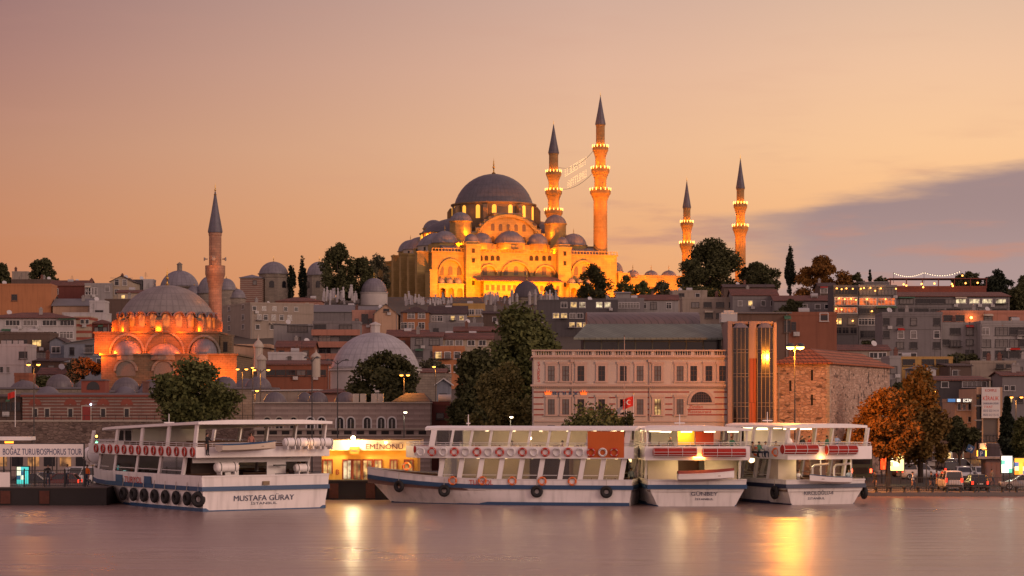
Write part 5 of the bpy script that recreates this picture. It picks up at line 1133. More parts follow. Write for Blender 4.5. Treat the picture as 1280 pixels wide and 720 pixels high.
for x in (-.3, 2.6): MB().tube((x,.3,1.1),(x,.3,3.75),.07,n=8).build('pillar', rail_m, b4)
lamp(b4, (-1.2,.6,3.5), 70, (1,.70,.36)); lamp(b4, (1.6,.8,3.4), 40, (1,.70,.36))
MB().blob((0,0,0),.13,n=8,m=5).build('stern_lamp', MEMIT('amber_lamp',(1,.40,.06),16), b4, (bx(b4,1023,-.3), -.35, 3.95)); lamp(b4, (bx(b4,1023,-.3), -.9, 3.9), 25, (1,.45,.1))
for px in (957, 991, 1012): MB().box(-.5,.5,-.07,.07,-.05,.05).build('ceiling_light', tube_l, b4, (bx(b4,px,-.2), -.1+.5, 6.26))
b = MB(); b.blob((0,0,0), .34, n=12, m=7); b.build('searchlight', white, b4, (-3.4, .2, 5.2), smooth=60)
# ---------------------------------------------------------------- the pink hall with the glass lift towers
FD = 216.0; fs_ = FD/F
pinkm = M('rose_plaster', (.47,.40,.36), .8, .12, .4, .06, streak=.22); pinkd = M('rose_moulding', (.43,.31,.26), .75, .12, .6); redstripe = M('red_brick_stripe', (.26,.045,.03), .8, .2, 2)
hall = thing('pink_hall', 'long rose-pink two-storey hall with balustrade and red striped lower storey', 'building', (X(667,FD), FD, .49)); hx = lambda px: (px-667)*fs_; hz = lambda py: Z(py,FD)-.49
W_ = hx(909)
b = MB(); b.box(0, W_, 0, 16, -1, hz(447)); b.build('wall', pinkm, hall)
b = MB(); b.box(-.25,W_+.1,-.28,16.1,hz(447)+.002,hz(445.3)); b.box(-.1,W_+.05,-.12,.4,hz(445.3)+.002,hz(443.8)); b.box(-.2,W_+.05,-.2,.42,hz(439),hz(437.2)); b.build('cornice', pinkd, hall)
b = MB(); n = 78
for i in range(n+1):
    u = W_*i/n; b.lathe([(.06,hz(443.8)),(.085,hz(442.5)),(.05,hz(440.5)),(.07,hz(439))], 6, (u+.0,.12,0)) if i % 8 else b.box(u-.16,u+.16,-.05,.3,hz(443.8),hz(439))
b.build('balustrade', pinkm, hall)
b = MB(); b.box(-.3,W_,-.32,-.01,hz(483),hz(480.6)); b.box(-.15,W_,-.16,-.01,hz(485),hz(483)-.003)
for i in range(96): u = W_*(i+.5)/96; b.box(u-.05,u+.05,-.27,-.165,hz(484.6),hz(483)-.004)
b.box(-.08,W_,-.1,-.01,hz(527.5),hz(526)); b.box(-.05,W_,-.06,-.01,hz(449.5),hz(448)); b.build('string_course', pinkd, hall)
upx = [689,707,726,752,779,800,822,850,867,886,903]; lpx = [689,707,726,752,779,800,822,850]
def tallwin(u, z0, z1, w, st='d', lit_=False):
    f = MB(); f.box(u-w/2-.22,u-w/2-.002,-.09,-.004,z0-.1,z1+.2); f.box(u+w/2+.002,u+w/2+.22,-.09,-.004,z0-.1,z1+.2); f.box(u-w/2-.3,u+w/2+.3,-.13,-.004,z1+.202,z1+.42); f.box(u-w/2-.3,u+w/2+.3,-.16,-.004,z0-.25,z0-.102); f.box(u-w/2,u+w/2,-.09,-.004,z1,z1+.2)
    o = f.build('window', pinkd, hall)
    MB().box(u-w/2,u+w/2,-.03,-.002,z0-.1,z1).build('pane', lit if lit_ else (glassc if int(u*7) % 3 == 0 else glassd), o)
    g = MB(); g.box(u-.03,u+.03,-.06,-.031,z0-.1,z1)
    for k in (.33,.66): g.box(u-w/2,u+w/2,-.055,-.032,z0+(z1-z0)*k-.025,z0+(z1-z0)*k+.025)
    g.box(u-w/2,u-w/2+.05,-.058,-.033,z0-.1,z1); g.box(u+w/2-.05,u+w/2,-.058,-.033,z0-.1,z1); g.build('glazing_bar', M('brown_glazing_bar',(.07,.035,.028),.6), o)
for px in upx: tallwin(hx(px), hz(475), hz(457.5), .66)
for px in lpx: tallwin(hx(px), hz(517), hz(499), .66, lit_=(px == 822))
for px in (689,707,726,822,850): b = MB(); b.box(hx(px)-.35,hx(px)+.35,-.03,-.003,hz(560),hz(531.5)); b.build('ground_window', glassd, hall)
# half-round window and its surround
cx_ = hx(876.5); zs_ = hz(503); rr = 13.3*fs_
f = MB(); f.ring(arch_pts(cx_, rr*2+.55, zs_, 18), arch_pts(cx_, rr*2, zs_, 18), -.12, -.003); f.box(cx_-rr-.28,cx_+rr+.28,-.13,-.003,zs_-.2,zs_-.002); lun = f.build('window', pinkd, hall)
f = MB(); f.prism(arch_pts(cx_, rr*2, zs_, 18), -.03, -.004); f.build('pane', glassd, lun)
f = MB()
for k in range(-4, 5):
    u = cx_+k*rr/4.6; f.box(u-.025,u+.025,-.06,-.031,zs_,zs_+math.sqrt(max(0,rr*rr-(k*rr/4.6)**2)))
for k in (1,2,3): q = rr*math.sqrt(1-(k/4)**2); f.box(cx_-q,cx_+q,-.055,-.032,zs_+rr*k/4-.02,zs_+rr*k/4+.02)
f.build('glazing_bar', MATS['brown_glazing_bar'], lun)
b = MB(); blocks = [(lambda w: (hx(w)-.62, hx(w)+.62))(p) for p in lpx]
for py in (490, 497, 505, 511.8, 518.5):
    segs = [(0, hx(909))]
    if py > 495: 
        cuts = blocks+([(hx(861),hx(892))] if py < 504 else [])
        for c0, c1 in cuts:
            ns = []
            for a, e_ in segs:
                if c1 <= a or c0 >= e_: ns.append((a,e_))
                else:
                    if c0-a > .3: ns.append((a,c0-.12))
                    if e_-c1 > .3: ns.append((c1+.12,e_))
            segs = ns
    else: segs = [(0,hx(861.5)),(hx(892),hx(909))]
    for a, e_ in segs: b.box(a, e_, -.018, -.002, hz(py)-.06, hz(py)+.06)
b.build('red_stripe', redstripe, hall)
for px in (715, 812): b = MB(); b.box(hx(px)-.16,hx(px)+.16,-.2,-.02,hz(453),hz(449.6)); b.tube((hx(px),-.1,hz(453)),(hx(px),-.1,hz(526)),.05,n=8); b.build('drainpipe', pinkd, hall)
for i, ch in enumerate('STORKS'): text(ch, .36, redp, hall, (hx(673.5), -.005, hz(454.5+i*4.1)), width=.24)
text('ROLEX', .42, blue, hall, (hx(707.5), -.02, hz(492)), width=2.5, bold=.02, ext=.05)
for px in (685, 729.5):
    b = MB(); u, z = hx(px), hz(494.5); pts = [(-.26,0),(-.36,.42),(-.2,.22),(-.12,.55),(0,.24),(.12,.55),(.2,.22),(.36,.42),(.26,0)]; b.prism([(u+x,z+y) for x,y in pts], -.1, -.02); b.build('crown_emblem', MEMIT('orange_emblem',(1,.16,.02),.9), hall)
text('Zindan', .30, redp, hall, (hx(870), -.008, hz(508.3)), width=1.35, bold=.02); text('Restaurant', .30, redp, hall, (hx(875), -.008, hz(514.6)), width=2.25, bold=.02)
# roof pavilion: green copper slope over dark glazing, brown lead vault above
cop = MBRICK('green_copper', (.15,.18,.15), (.115,.14,.12), (.06,.075,.065), .55, 6, .04, .35, .4, .6, .3)
v0 = 4.0; k2 = (FD+v0)/FD; ux = lambda px: ((px-CX)*(FD+v0)/F)-hall.location.x; uz = lambda py: Z(py,FD+v0)-.49
b = MB(); b.box(ux(730), W_-.1, v0+1.2, 14, hz(447)+.01, uz(421)); b.build('pavilion_wall', darkroom, hall)
gl = MB(); gl.box(ux(731), W_-.2, v0+1.1, v0+1.18, uz(437), uz(422)); pv = gl.build('pavilion_glass', glassd, hall)
b = MB()
for i in range(9): u = ux(731)+(W_-.2-ux(731))*i/8; b.box(u-.07,u+.07,v0+.98,v0+1.09,uz(443),uz(421.5))
b.box(ux(731),W_-.2,v0+1.0,v0+1.08,uz(427),uz(426)); b.build('pavilion_frame', M('green_metal_frame',(.05,.06,.05),.5), pv)
b = MB(); b.add([(ux(717),v0,uz(422)),(W_+.1,v0,uz(422)),(W_+.1,v0+4.0,uz(403)),(ux(735),v0+4.0,uz(403)),(ux(717),v0,uz(422)-.2),(W_+.1,v0,uz(422)-.2),(W_+.1,v0+4.0,uz(422)-.2),(ux(735),v0+4.0,uz(422)-.2)],[(0,1,2,3),(4,7,6,5),(0,4,5,1),(1,5,6,2),(2,6,7,3),(3,7,4,0)]); b.build('copper_roof', cop, hall)
b = MB(); z0_, z1_ = uz(405), uz(386.5); hh = (z1_-z0_)
pr = [(v0+4.2,z0_-.6)]+[(v0+4.2+3.2*(1-math.cos(a)), z0_+hh*math.sin(a)) for a in [R(0),R(18),R(36),R(54),R(72),R(90)]]+[(v0+10,z0_+hh),(v0+10,z0_-.6)]
b.prismx(pr, ux(736), ux(880)); b.build('lead_vault', MBRICK('brown_lead', (.13,.10,.10), (.10,.08,.085), (.06,.05,.05), .7, 9, .05, .3, .4, .5, .3), hall, smooth=30)
b = MB(); b.box(ux(901), ux(921), v0-.5, v0+1.6, uz(403), uz(391)); b.box(ux(905), ux(917), v0-.2, v0+1.2, uz(391), uz(388)); b.build('air_handler', M('aircon_white',(.42,.41,.40),.5,.1), hall)
# lift towers
lt = thing('glass_tower', 'pair of tall dark glazed lift bays framed in pink between hall and old tower', 'building', (X(909.5,FD), FD-.6, .49)); tx = lambda px: ((px-CX)*(FD-.6)/F)-lt.location.x; tz = lambda py: Z(py,FD-.6)-.49
b = MB(); b.box(tx(909.5), tx(915), -.2, 6, -1, tz(401.5)); b.box(tx(967), tx(970.5), -.2, 6, -1, tz(403)); b.box(tx(915)+.005, tx(967)-.005, .9, 6, -1, tz(401.5)); b.box(tx(936.5), tx(945.5), -.1, .895, tz(448), tz(401.5)); b.box(tx(915)+.003,tx(967)-.003,.3,.897,tz(405),tz(401.5)); b.build('wall', M('tower_rose_plaster', (.25,.175,.155), .8, .15, .5, .06, streak=.25), lt)
MB().box(tx(936.7), tx(945.3), .0, .89, -1, tz(448)-.003).build('red_panel', MBRICK('rust_panel', (.24,.065,.04), (.20,.055,.035), (.10,.03,.02), .35, 8, .03, .15), lt)
barm = M('grey_glazing_bar', (.10,.08,.075), .5)
for a, c_ in ((915.5, 936), (946, 966.5)):
    xa, xc = tx(a), tx(c_); w = xc-xa; top = tz(410); fpts = [(xa,.85),(xa+.02,-.22),(xa+w*.25,-.45),(xa+w*.75,-.45),(xc-.02,-.22),(xc,.85)]
    g = MB(); g.prismz(fpts, -1, top); gb_ = g.build('glass_bay', M('bay_glass', (.012,.010,.012), .10, .3, .3, spec=.4), lt)
    f = MB()
    for (x,y) in fpts[1:5]: f.box(x-.035,x+.035,y-.035,y+.035,-1,top+.02)
    f.box(xa+w*.5-.025, xa+w*.5+.025, -.48, -.42, -1, top)
    for py in (437, 441, 467, 471, 503.5, 508, 523):
        z = tz(py)
        for (p,q) in zip(fpts[1:4], fpts[2:5]): f.tube((p[0],p[1],z),(q[0],q[1],z),.03,n=4)
    f.build('glazing_bar', barm, gb_)
    d = MB(); n_ = 8; ap = (xa+w/2, .4, tz(403.5)); pts = fpts
    d.add([(x,y,top+.02) for x,y in pts]+[((x+ap[0])/2,(y+ap[1])/2,top+.02+(ap[2]-top)*.8) for x,y in pts]+[ap],[(i,i+1,i+7,i+6) for i in range(5)]+[(6+i,7+i,12) for i in range(5)]); d.build('lead_cap', leadflat, gb_)
    MB().tube((ap[0],ap[1],ap[2]-.1),(ap[0],ap[1],ap[2]+.6),.035,n=6).build('finial', dark, gb_)
# ---------------------------------------------------------------- the old rubble tower
def rubble(name, c1, c2, bw, bh, dark_=.5):
    m, nt, b_ = base_mat(name); tc, sp, uv = facadeuv(nt)
    nz0 = N(nt,'ShaderNodeTexNoise'); nz0.inputs['Scale'].default_value = 1.3; nz0.inputs['Detail'].default_value = 4; L(nt, tc.outputs['Object'], nz0.inputs[0])
    ad = N(nt,'ShaderNodeVectorMath', operation='MULTIPLY_ADD'); L(nt, nz0.outputs['Color'], ad.inputs[0]); ad.inputs[1].default_value = (.28,.22,0); L(nt, uv, ad.inputs[2])
    mp = N(nt,'ShaderNodeMapping'); mp.inputs['Scale'].default_value = (1/bw,1/bh,1); L(nt, ad.outputs[0], mp.inputs[0])
    vo = N(nt,'ShaderNodeTexVoronoi'); vo.inputs['Scale'].default_value = 1; vo.inputs['Randomness'].default_value = .75; L(nt, mp.outputs[0], vo.inputs[0])
    ve = N(nt,'ShaderNodeTexVoronoi', feature='DISTANCE_TO_EDGE'); ve.inputs['Scale'].default_value = 1; ve.inputs['Randomness'].default_value = .75; L(nt, mp.outputs[0], ve.inputs[0])
    sc_ = N(nt,'ShaderNodeSeparateXYZ'); L(nt, vo.outputs['Color'], sc_.inputs[0]); mort = sstep(nt, ve.outputs['Distance'], .09, .02)
    stc = mixc(nt, sstep(nt, sc_.outputs[0], .1, .9), c1, c2); stc = mixc(nt, val(nt,'MULTIPLY', val(nt,'GREATER_THAN', sc_.outputs[1], .93), .8), stc, (.06,.04,.033)); stc = mixc(nt, mort, stc, tuple(x*.62 for x in c1))
    n2 = N(nt,'ShaderNodeTexNoise'); n2.inputs['Scale'].default_value = .75; n2.inputs['Detail'].default_value = 8; n2.inputs['Roughness'].default_value = .75; L(nt, tc.outputs['Object'], n2.inputs[0])
    cc = mixc(nt, val(nt,'MULTIPLY', sstep(nt, n2.outputs[0], .53, .66), dark_), stc, (.10,.065,.05))
    n3 = N(nt,'ShaderNodeTexVoronoi'); n3.inputs['Scale'].default_value = 1.7; L(nt, ad.outputs[0], n3.inputs[0]); cc = mixc(nt, val(nt,'MULTIPLY', sstep(nt, n3.outputs['Distance'], .18, .05), .8), cc, (.03,.02,.017))
    L(nt, cc, b_.inputs['Base Color']); b_.inputs['Roughness'].default_value = .95
    bp = N(nt,'ShaderNodeBump'); bp.inputs['Strength'].default_value = .8; bp.inputs['Distance'].default_value = .08; L(nt, val(nt,'SUBTRACT', n2.outputs[0], mort), bp.inputs['Height']); L(nt, bp.outputs[0], b_.inputs['Normal'])
    MATS[name] = m; return m
roofm['b'] = MBRICK('lamp_tinted_clay_tiles', (.40,.125,.05), (.30,.09,.04), (.09,.035,.02), .5, .35, .05, .4, .6)  # clay tiles with the street lamp's orange light painted into the colour
tow = house('massive old rubble-stone tower with slit windows and hipped red tile roof', 970.8, 1037, 455.5, 605, rubble('rubble_stone', (.56,.40,.31), (.42,.27,.20), .55, .27, .62), ('hip', 21, 'b'), D=229, rz=-22, side=1112, clutter=0, name='stone_tower', cat='tower', over=.45)
b = MB()
for k in range(27): zz = .3+k*.5; b.box(tow['w']-(.42 if k % 2 else .25), tow['w']+.02, -.02, (.25 if k % 2 else .42), zz, zz+.46) if zz < tow['h']-.3 else None
b.build('corner_stone', stone, tow)
for v, py in ((.30,466),(.62,467),(.9,462),(.45,497)):
    z = Z(py,225)-tow.location.z; MB().box(tow['w']-.05, tow['w']+.012, tow['dep']*v-.12, tow['dep']*v+.12, z-.8, z+.5).build('slit_window', darkroom, tow)
for px, py in ((1015,467),(1015,498),(988,480)):
    u = solve_w(970.8,229,R(-22),px); z = Z(py,226)-tow.location.z; MB().box(u-.11,u+.11,-.012,.05,z-.7,z+.4).build('slit_window', darkroom, tow)

# ---------------------------------------------------------------- old stone customs hall, wall and striped lodge
stripe_st = MBANDS('grey_course_stone', (.36,.285,.25), (.28,.21,.185), .62, .6, 0, 1.3, .3)
D_ = 262; cs = thing('stone_hall', 'long windowed old stone hall behind the yellow ferry terminal', 'building', (X(318,D_), D_, .3)); qx = lambda px: (px-318)*D_/F; qz = lambda py: Z(py,D_)-.3
b = MB(); b.box(0,qx(537.5),0,14,-1,qz(504)); b.build('wall', stripe_st, cs); b = MB(); b.box(-.15,qx(538.5),-.2,14.1,qz(504)+.003,qz(502.6)); b.box(-.1,qx(538),-.14,-.01,qz(537),qz(535.6)); b.box(-.1,qx(538),-.1,-.01,qz(545),qz(544)); b.build('cornice', stone_smooth, cs)
for px in (334,349,367,388,402,425,438.5,459,476.5,490):
    w = MB(); w.ring([(qx(px)-.56,qz(535.4))]+arch_pts(qx(px),1.12,qz(526),8)+[(qx(px)+.56,qz(535.4))], [(qx(px)-.40,qz(535.4))]+arch_pts(qx(px),.8,qz(526),8)+[(qx(px)+.40,qz(535.4))], -.09, -.003); o = w.build('window', frame_w if px > 380 else stone_smooth, cs)
    w = MB(); w.prism(arch_shape(qx(px), .8, qz(535.4), qz(526), 8), -.03, -.002); w.build('pane', glassd, o); MB().box(qx(px)-.03,qx(px)+.03,-.06,-.031,qz(535.4),qz(524)).build('glazing_bar', frame_w, o)
for i in range(14): u = qx(326)+i*(qx(528)-qx(326))/13; MB().box(u-.45,u+.45,-.02,.01,qz(543),qz(538.5)).build('vent_opening', darkroom, cs)
for px, hw, v in ((338,15,5),(392,13,6),(372,10,9),(428,15,5.5)): dome('dome', MLEAD('bazaar_lead', (.105,.09,.10), 20, 1.2), cs, (qx(px), v, qz(502.5)), hw*D_/F, 13*D_/F, 0, 28, 0)
b = MB(); b.add([(qx(488),1,qz(502)),(qx(537),1,qz(502)),(qx(537),13,qz(502)),(qx(488),13,qz(502)),(qx(505),5,qz(491)),(qx(528),5,qz(491))],[(0,1,5,4),(1,2,5),(2,3,4,5),(3,0,4)]); b.build('hip_roof', roofm['d'], cs)
b = MB()
for px in (443,452,466,474): b.box(qx(px)-.35,qx(px)+.35,2.4,3.1,qz(503),qz(492))
b.build('chimney', stone_smooth, cs); 
house('hipped red-tile hall roof behind the old stone hall', 384, 452, 492, 515, 'pink', ('hip', 7, 't'), D=290, clutter=0, name='hall', cat='building', dep=10)
t = house('pale lead-roofed hall sloping down beside the double street lamps', 318, 394, 489, 512, 'beige', ('shedx', 1, 'w'), D=300, clutter=0, name='hall', cat='building', dep=9)
house('low wall of dark red sheds right of the old stone hall', 538, 562, 507, 590, 'dred', ('flat',), [(520,6,8,[550],'d')], D=268, clutter=1, dep=8, name='shed', cat='shed')
t = house('pale blue painted gate lodge with arched dark opening', 546, 563, 480, 520, 'blueg', ('gablef', 6, 'w'), [(497,9,8,[554],'d')], D=310, clutter=0, dep=5, name='gate_lodge', cat='lodge')
house('rough stone house with a flat roof behind the blue gate lodge', 520, 562, 471, 512, rstone, ('flat',), D=335, clutter=1, dep=10)
house('low red-roofed stone house by the street lamp right of the bath house', 518, 556, 466, 480, 'beige', ('gable', 5, 't'), D=350, clutter=0)
# retaining wall and lodge at left
rub2 = rubble('rough_wall_stone', (.22,.16,.13), (.15,.105,.09), .7, .34, .5)
rw = thing('retaining_wall', 'rough old stone retaining wall below the striped lodge at left', 'wall', (X(-60,285), 285, .3)); b = MB(); b.box(0, X(330,285)-X(-60,285), 0, 60, -1, Z(527,285)-.3); b.build('wall', rub2, rw)
b = MB(); b.box(-.1, X(330,285)-X(-60,285), -.12, .5, Z(527,285)-.297, Z(525.5,285)-.3); b.build('coping', stone_smooth, rw)
b = MB(); L_ = X(330,285)-X(-60,285)
for i in range(int(L_/1.0)): b.box(i, i+.05, .1, .15, Z(525.5,285)-.3, Z(519,285)-.3)
b.box(0,L_,.1,.15,Z(519.5,285)-.3,Z(519,285)-.3); b.build('railing', dark, rw)
D_ = 296; ld = thing('striped_lodge', 'low red and white striped brick lodge with a red door at left', 'building', (X(28,D_), D_, Z(526,D_))); lx = lambda px: (px-28)*D_/F; lz = lambda py: Z(py,D_)-Z(526,D_)
bandL = MBANDS('lodge_brick_bands', (.27,.21,.175), (.19,.07,.05), .42, .5, 0, .6, .35)
b = MB(); b.box(0,lx(196),0,10,-1,lz(496)); b.build('wall', bandL, ld); b = MB(); b.box(-.2,lx(198),-.25,.0,lz(496),lz(493.5)); b.build('eave', M('brick_red',(.22,.06,.04),.8), ld)
b = MB(); b.box(-.2,lx(198),.0,10.2,lz(496)+.003,lz(491)); b.build('roof', leadflat, ld)
for px, hw in ((52,14),(150,14),(176,10)): dome('dome', leadflat, ld, (lx(px), 4, lz(491)), hw*D_/F, .9, 0, 24, 0)
b = MB(); b.box(lx(98),lx(128),2,5,lz(491),lz(475.5)); mo = b.build('brick_monitor', M('brick_red',(.22,.06,.04),.8), ld); b = MB(); b.prism(arch_shape(lx(113),1.7,lz(487),lz(484.5),8),1.93,2.02); b.build('window', glassd, mo); b = MB(); b.box(lx(97),lx(129),1.8,5.2,lz(475.5),lz(474)); b.build('cap', leadflat, mo)
b = MB(); b.box(lx(175),lx(182.5),2,2.8,lz(491),lz(478)); b.box(lx(174),lx(183.5),1.9,2.9,lz(478),lz(476)); b.build('chimney', chim_brick, ld)
for px, dr_ in ((44,0),(59,0),(88,0),(108,1),(129,0),(158.5,0)):
    u = lx(px); w = .55 if not dr_ else 1.1; z0, z1 = (lz(521) if not dr_ else lz(526)), lz(511 if not dr_ else 508)
    f = MB(); f.box(u-w/2-.13,u-w/2,-.07,-.003,z0,z1); f.box(u+w/2,u+w/2+.13,-.07,-.003,z0,z1); f.box(u-w/2-.13,u+w/2+.13,-.07,-.003,z1,z1+.14); o = f.build('door' if dr_ else 'window', stone_smooth, ld)
    MB().box(u-w/2,u+w/2,-.03,-.002,z0,z1).build('door_leaf' if dr_ else 'pane', M('red_door',(.22,.03,.025),.6) if dr_ else glassd, o)
    if px != 59:
        f = MB(); f.ring(arch_pts(u, 1.7, lz(506), 10), arch_pts(u, .25, lz(506), 10), -.04, -.003); f.build('brick_arch', M('brick_red',(.22,.06,.04),.8), ld)
MB().blob((0,0,0),.13,n=8,m=5).build('wall_lamp', MEMIT('cold_lamp',(.6,.75,1),6), ld, (lx(114),-.25,lz(505.5)))
house('dark timber lattice hut left of the striped lodge', -15, 27, 497, 526, 'brown', ('shed', 3, 'd'), [(508,9,4,E(-10,26,6),'d')], D=297, clutter=0, dep=6, name='timber_hut', cat='hut')

# ---------------------------------------------------------------- ferry terminal and piers
def pontoon(label, x0, x1, ztop_py, D, dep, m=None):
    t = thing('pontoon', label, 'pontoon', (X(x0,D), D, 0)); w = X(x1,D)-X(x0,D); zt_ = Z(ztop_py,D); b = MB(); b.box(0,w,0,dep,-.6,zt_); b.build('hull', m or M('tarred_steel',(.016,.013,.013),.6,.4,.6,.2), t)
    b = MB(); b.box(-.05,w+.05,-.06,dep,zt_+.003,zt_+.1); b.build('deck_edge', M('wet_planks',(.07,.055,.05),.6,.3,1), t)
    for k in range(int(w/3.2)): b = MB(); b.box(.8+k*3.2,1.6+k*3.2,-.12,-.01,.15,zt_-.2); b.build('rub_plate', M('rusty_plate',(.09,.03,.02),.8,.5,3), t)
    return t, zt_+.1
pt1, zp1 = pontoon('black floating landing stage at left under the tour sign', -60, 133, 610.5, 182, 9)
pt2, zp2 = pontoon('black floating landing stage under the yellow ferry terminal', 400, 525, 601.5, 193, 6.5)
TD = 194.0; te = thing('ferry_terminal', 'yellow-lit flat-roofed ferry terminal with name fascia and red door frames', 'building', (X(402,TD), TD, zp2)); ex = lambda px: (px-402)*TD/F; ez = lambda py: Z(py,TD)-zp2
yel = M('yellow_wall', (.62,.36,.07), .7, .1, .8); creamf = M('cream_fascia', (.62,.52,.38), .6, .08, 1); rframe = M('red_frame', (.22,.03,.02), .5)
b = MB(); b.box(0,ex(522),0,5.5,0,ez(563)); b.build('wall', yel, te); b = MB(); b.box(-.3,ex(526),-.5,5.8,ez(562.8),ez(550)); b.build('fascia', creamf, te)
b = MB(); b.box(-.35,ex(527),-.56,5.9,ez(550)+.003,ez(548.7)); b.build('roof_edge', M('brown_edge',(.10,.05,.03),.6), te)
text('EMİNÖNÜ', .60, M('plum_lettering',(.10,.035,.06),.5), te, (ex(481), -.51, ez(557)), width=3.25, bold=.012, ext=.03)
for px0, px1 in ((403,416),(428,440),(440.5,452),(453,466),(467,478),(487,497),(505,517)):
    door_ = px0 in (428, 440.5, 453); u0, u1 = ex(px0), ex(px1); z0 = .05 if door_ else ez(592); z1 = ez(574)
    f = MB(); f.box(u0,u0+.1,-.08,-.003,z0,z1); f.box(u1-.1,u1,-.08,-.003,z0,z1); f.box(u0+.1,u1-.1,-.08,-.003,z1-.12,z1); f.box((u0+u1)/2-.03,(u0+u1)/2+.03,-.07,-.003,z0,z1-.12); o = f.build('door' if door_ else 'window', rframe, te)
    MB().box(u0+.1,u1-.1,-.03,-.002,z0,z1-.12).build('pane', lit if px0 in (453,403,467) else litw if px0 == 428 else MLITWIN('dim_room',(1,.5,.15),.5), o)
f = MB(); f.box(ex(438),ex(450),-.8,-.62,ez(567),ez(558)); f.build('hanging_sign', M('orange_sign',(.6,.16,.02),.5), te); text('İSKELE', .22, MATS['plum_lettering'], te, (ex(444), -.81, ez(562.5)), width=.62)
text('B', .42, M('red_sign',(.30,.02,.02),.5), te, (ex(422), -.02, ez(590)), bold=.03)
b = MB(); b.blob((0,0,0), .20, n=10, m=6); b.build('star_lamp', MEMIT('terminal_lamp',(1,.72,.34),25), te, (ex(442.5), -1.0, ez(547.5))); MB().tube((ex(442.5),-.1,ez(549.5)),(ex(442.5),-1.0,ez(547.0)),.035,n=6).build('lamp_arm', dark, te)
lamp(te, (ex(442.5), -1.5, ez(548.5)), 800, (1,.72,.36), radius=.2)
for px in (410, 425, 460, 484, 508): lamp(te, (ex(px), -1.1, ez(567)), 55, (1,.48,.08), radius=.15)
b = MB(); b.blob((0,0,0), .10, n=8, m=5); b.build('fascia_lamp', MEMIT('terminal_lamp',(1,.72,.34),25), te, (ex(483), -.75, ez(553)))
# tour sign and railing on the left stage
PD = 184.0; sg = thing('tour_sign', 'long white sign board with blue lettering on dark posts above the left landing stage', 'sign', (X(-20,PD), PD, zp1)); sx_ = lambda px: (px+20)*PD/F; sz = lambda py: Z(py,PD)-zp1
MB().box(0,sx_(104),0,.12,sz(571),sz(555)).build('board', M('sign_white',(.78,.73,.70),.5,.06), sg); MB().box(-.05,sx_(104.6),-.02,.14,sz(555)+.003,sz(554)).build('frame', dark, sg)
text('BOĞAZ TURU/BOSPHORUS TOUR', .70, M('sign_blue',(.02,.045,.14),.5), sg, (sx_(53), -.002, sz(563.2)), width=6.55, bold=.006)
b = MB()
for px in (4, 43, 104.5): MB().tube((sx_(px),.2,0),(sx_(px),.2,sz(554)),.06,n=8).build('post', dark, sg)
rl = thing('railing', 'dark steel railing along the left landing stage', 'railing', (X(-20,183.0), 183.0, zp1)); w = X(106,183)-X(-20,183); b = MB()
for i in range(int(w/.14)): b.box(i*.14,i*.14+.025,0,.025,.05,1.35)
b.build('bars', dark, rl)
for zz in (.05, 1.33): MB().box(0,w,-.02,.045,zz,zz+.06).build('rail', dark, rl)
for k in range(6): MB().box(k*w/5-.05,k*w/5+.05,-.03,.07,0,1.5).build('post', dark, rl)
tag(MB().box(0,1.6,0,.08,0,1.2).build('white_panel', M('sign_white',(.78,.73,.70),.5,.06), None, (X(-12,182.6),182.6,zp1)), 'plain white panel leaning at the left end of the landing stage', 'panel')

# ---------------------------------------------------------------- quay railing at right
def fence(label, x0, x1, y, h, m, step=.16, post=2.4, name='railing'):
    t = thing(name, label, 'railing', (x0, y, .36)); w = x1-x0; b = MB()
    for i in range(int(w/step)): b.box(i*step,i*step+.026,0,.026,.12,h-.05)
    b.build('bars', m, t)
    for zz in (.10,.50,h-.08): MB().box(0,w,-.015,.04,zz,zz+.05).build('rail', m, t)
    n = int(w/post)
    for k in range(n+1): MB().box(k*w/n-.05,k*w/n+.05,-.03,.06,0,h+.12).build('post', m, t)
    return t
railg = M('grey_green_rail', (.06,.055,.045), .5, .2, 2)
fence('steel quayside railing in front of the parked van and cars at right', X(1070,200.6), X(1300,200.6), 200.6, 1.38, railg)
fence('steel quayside railing behind the boats at the ferry berths', X(520,200.6), X(1068,200.6), 200.6, 1.3, railg, .3)
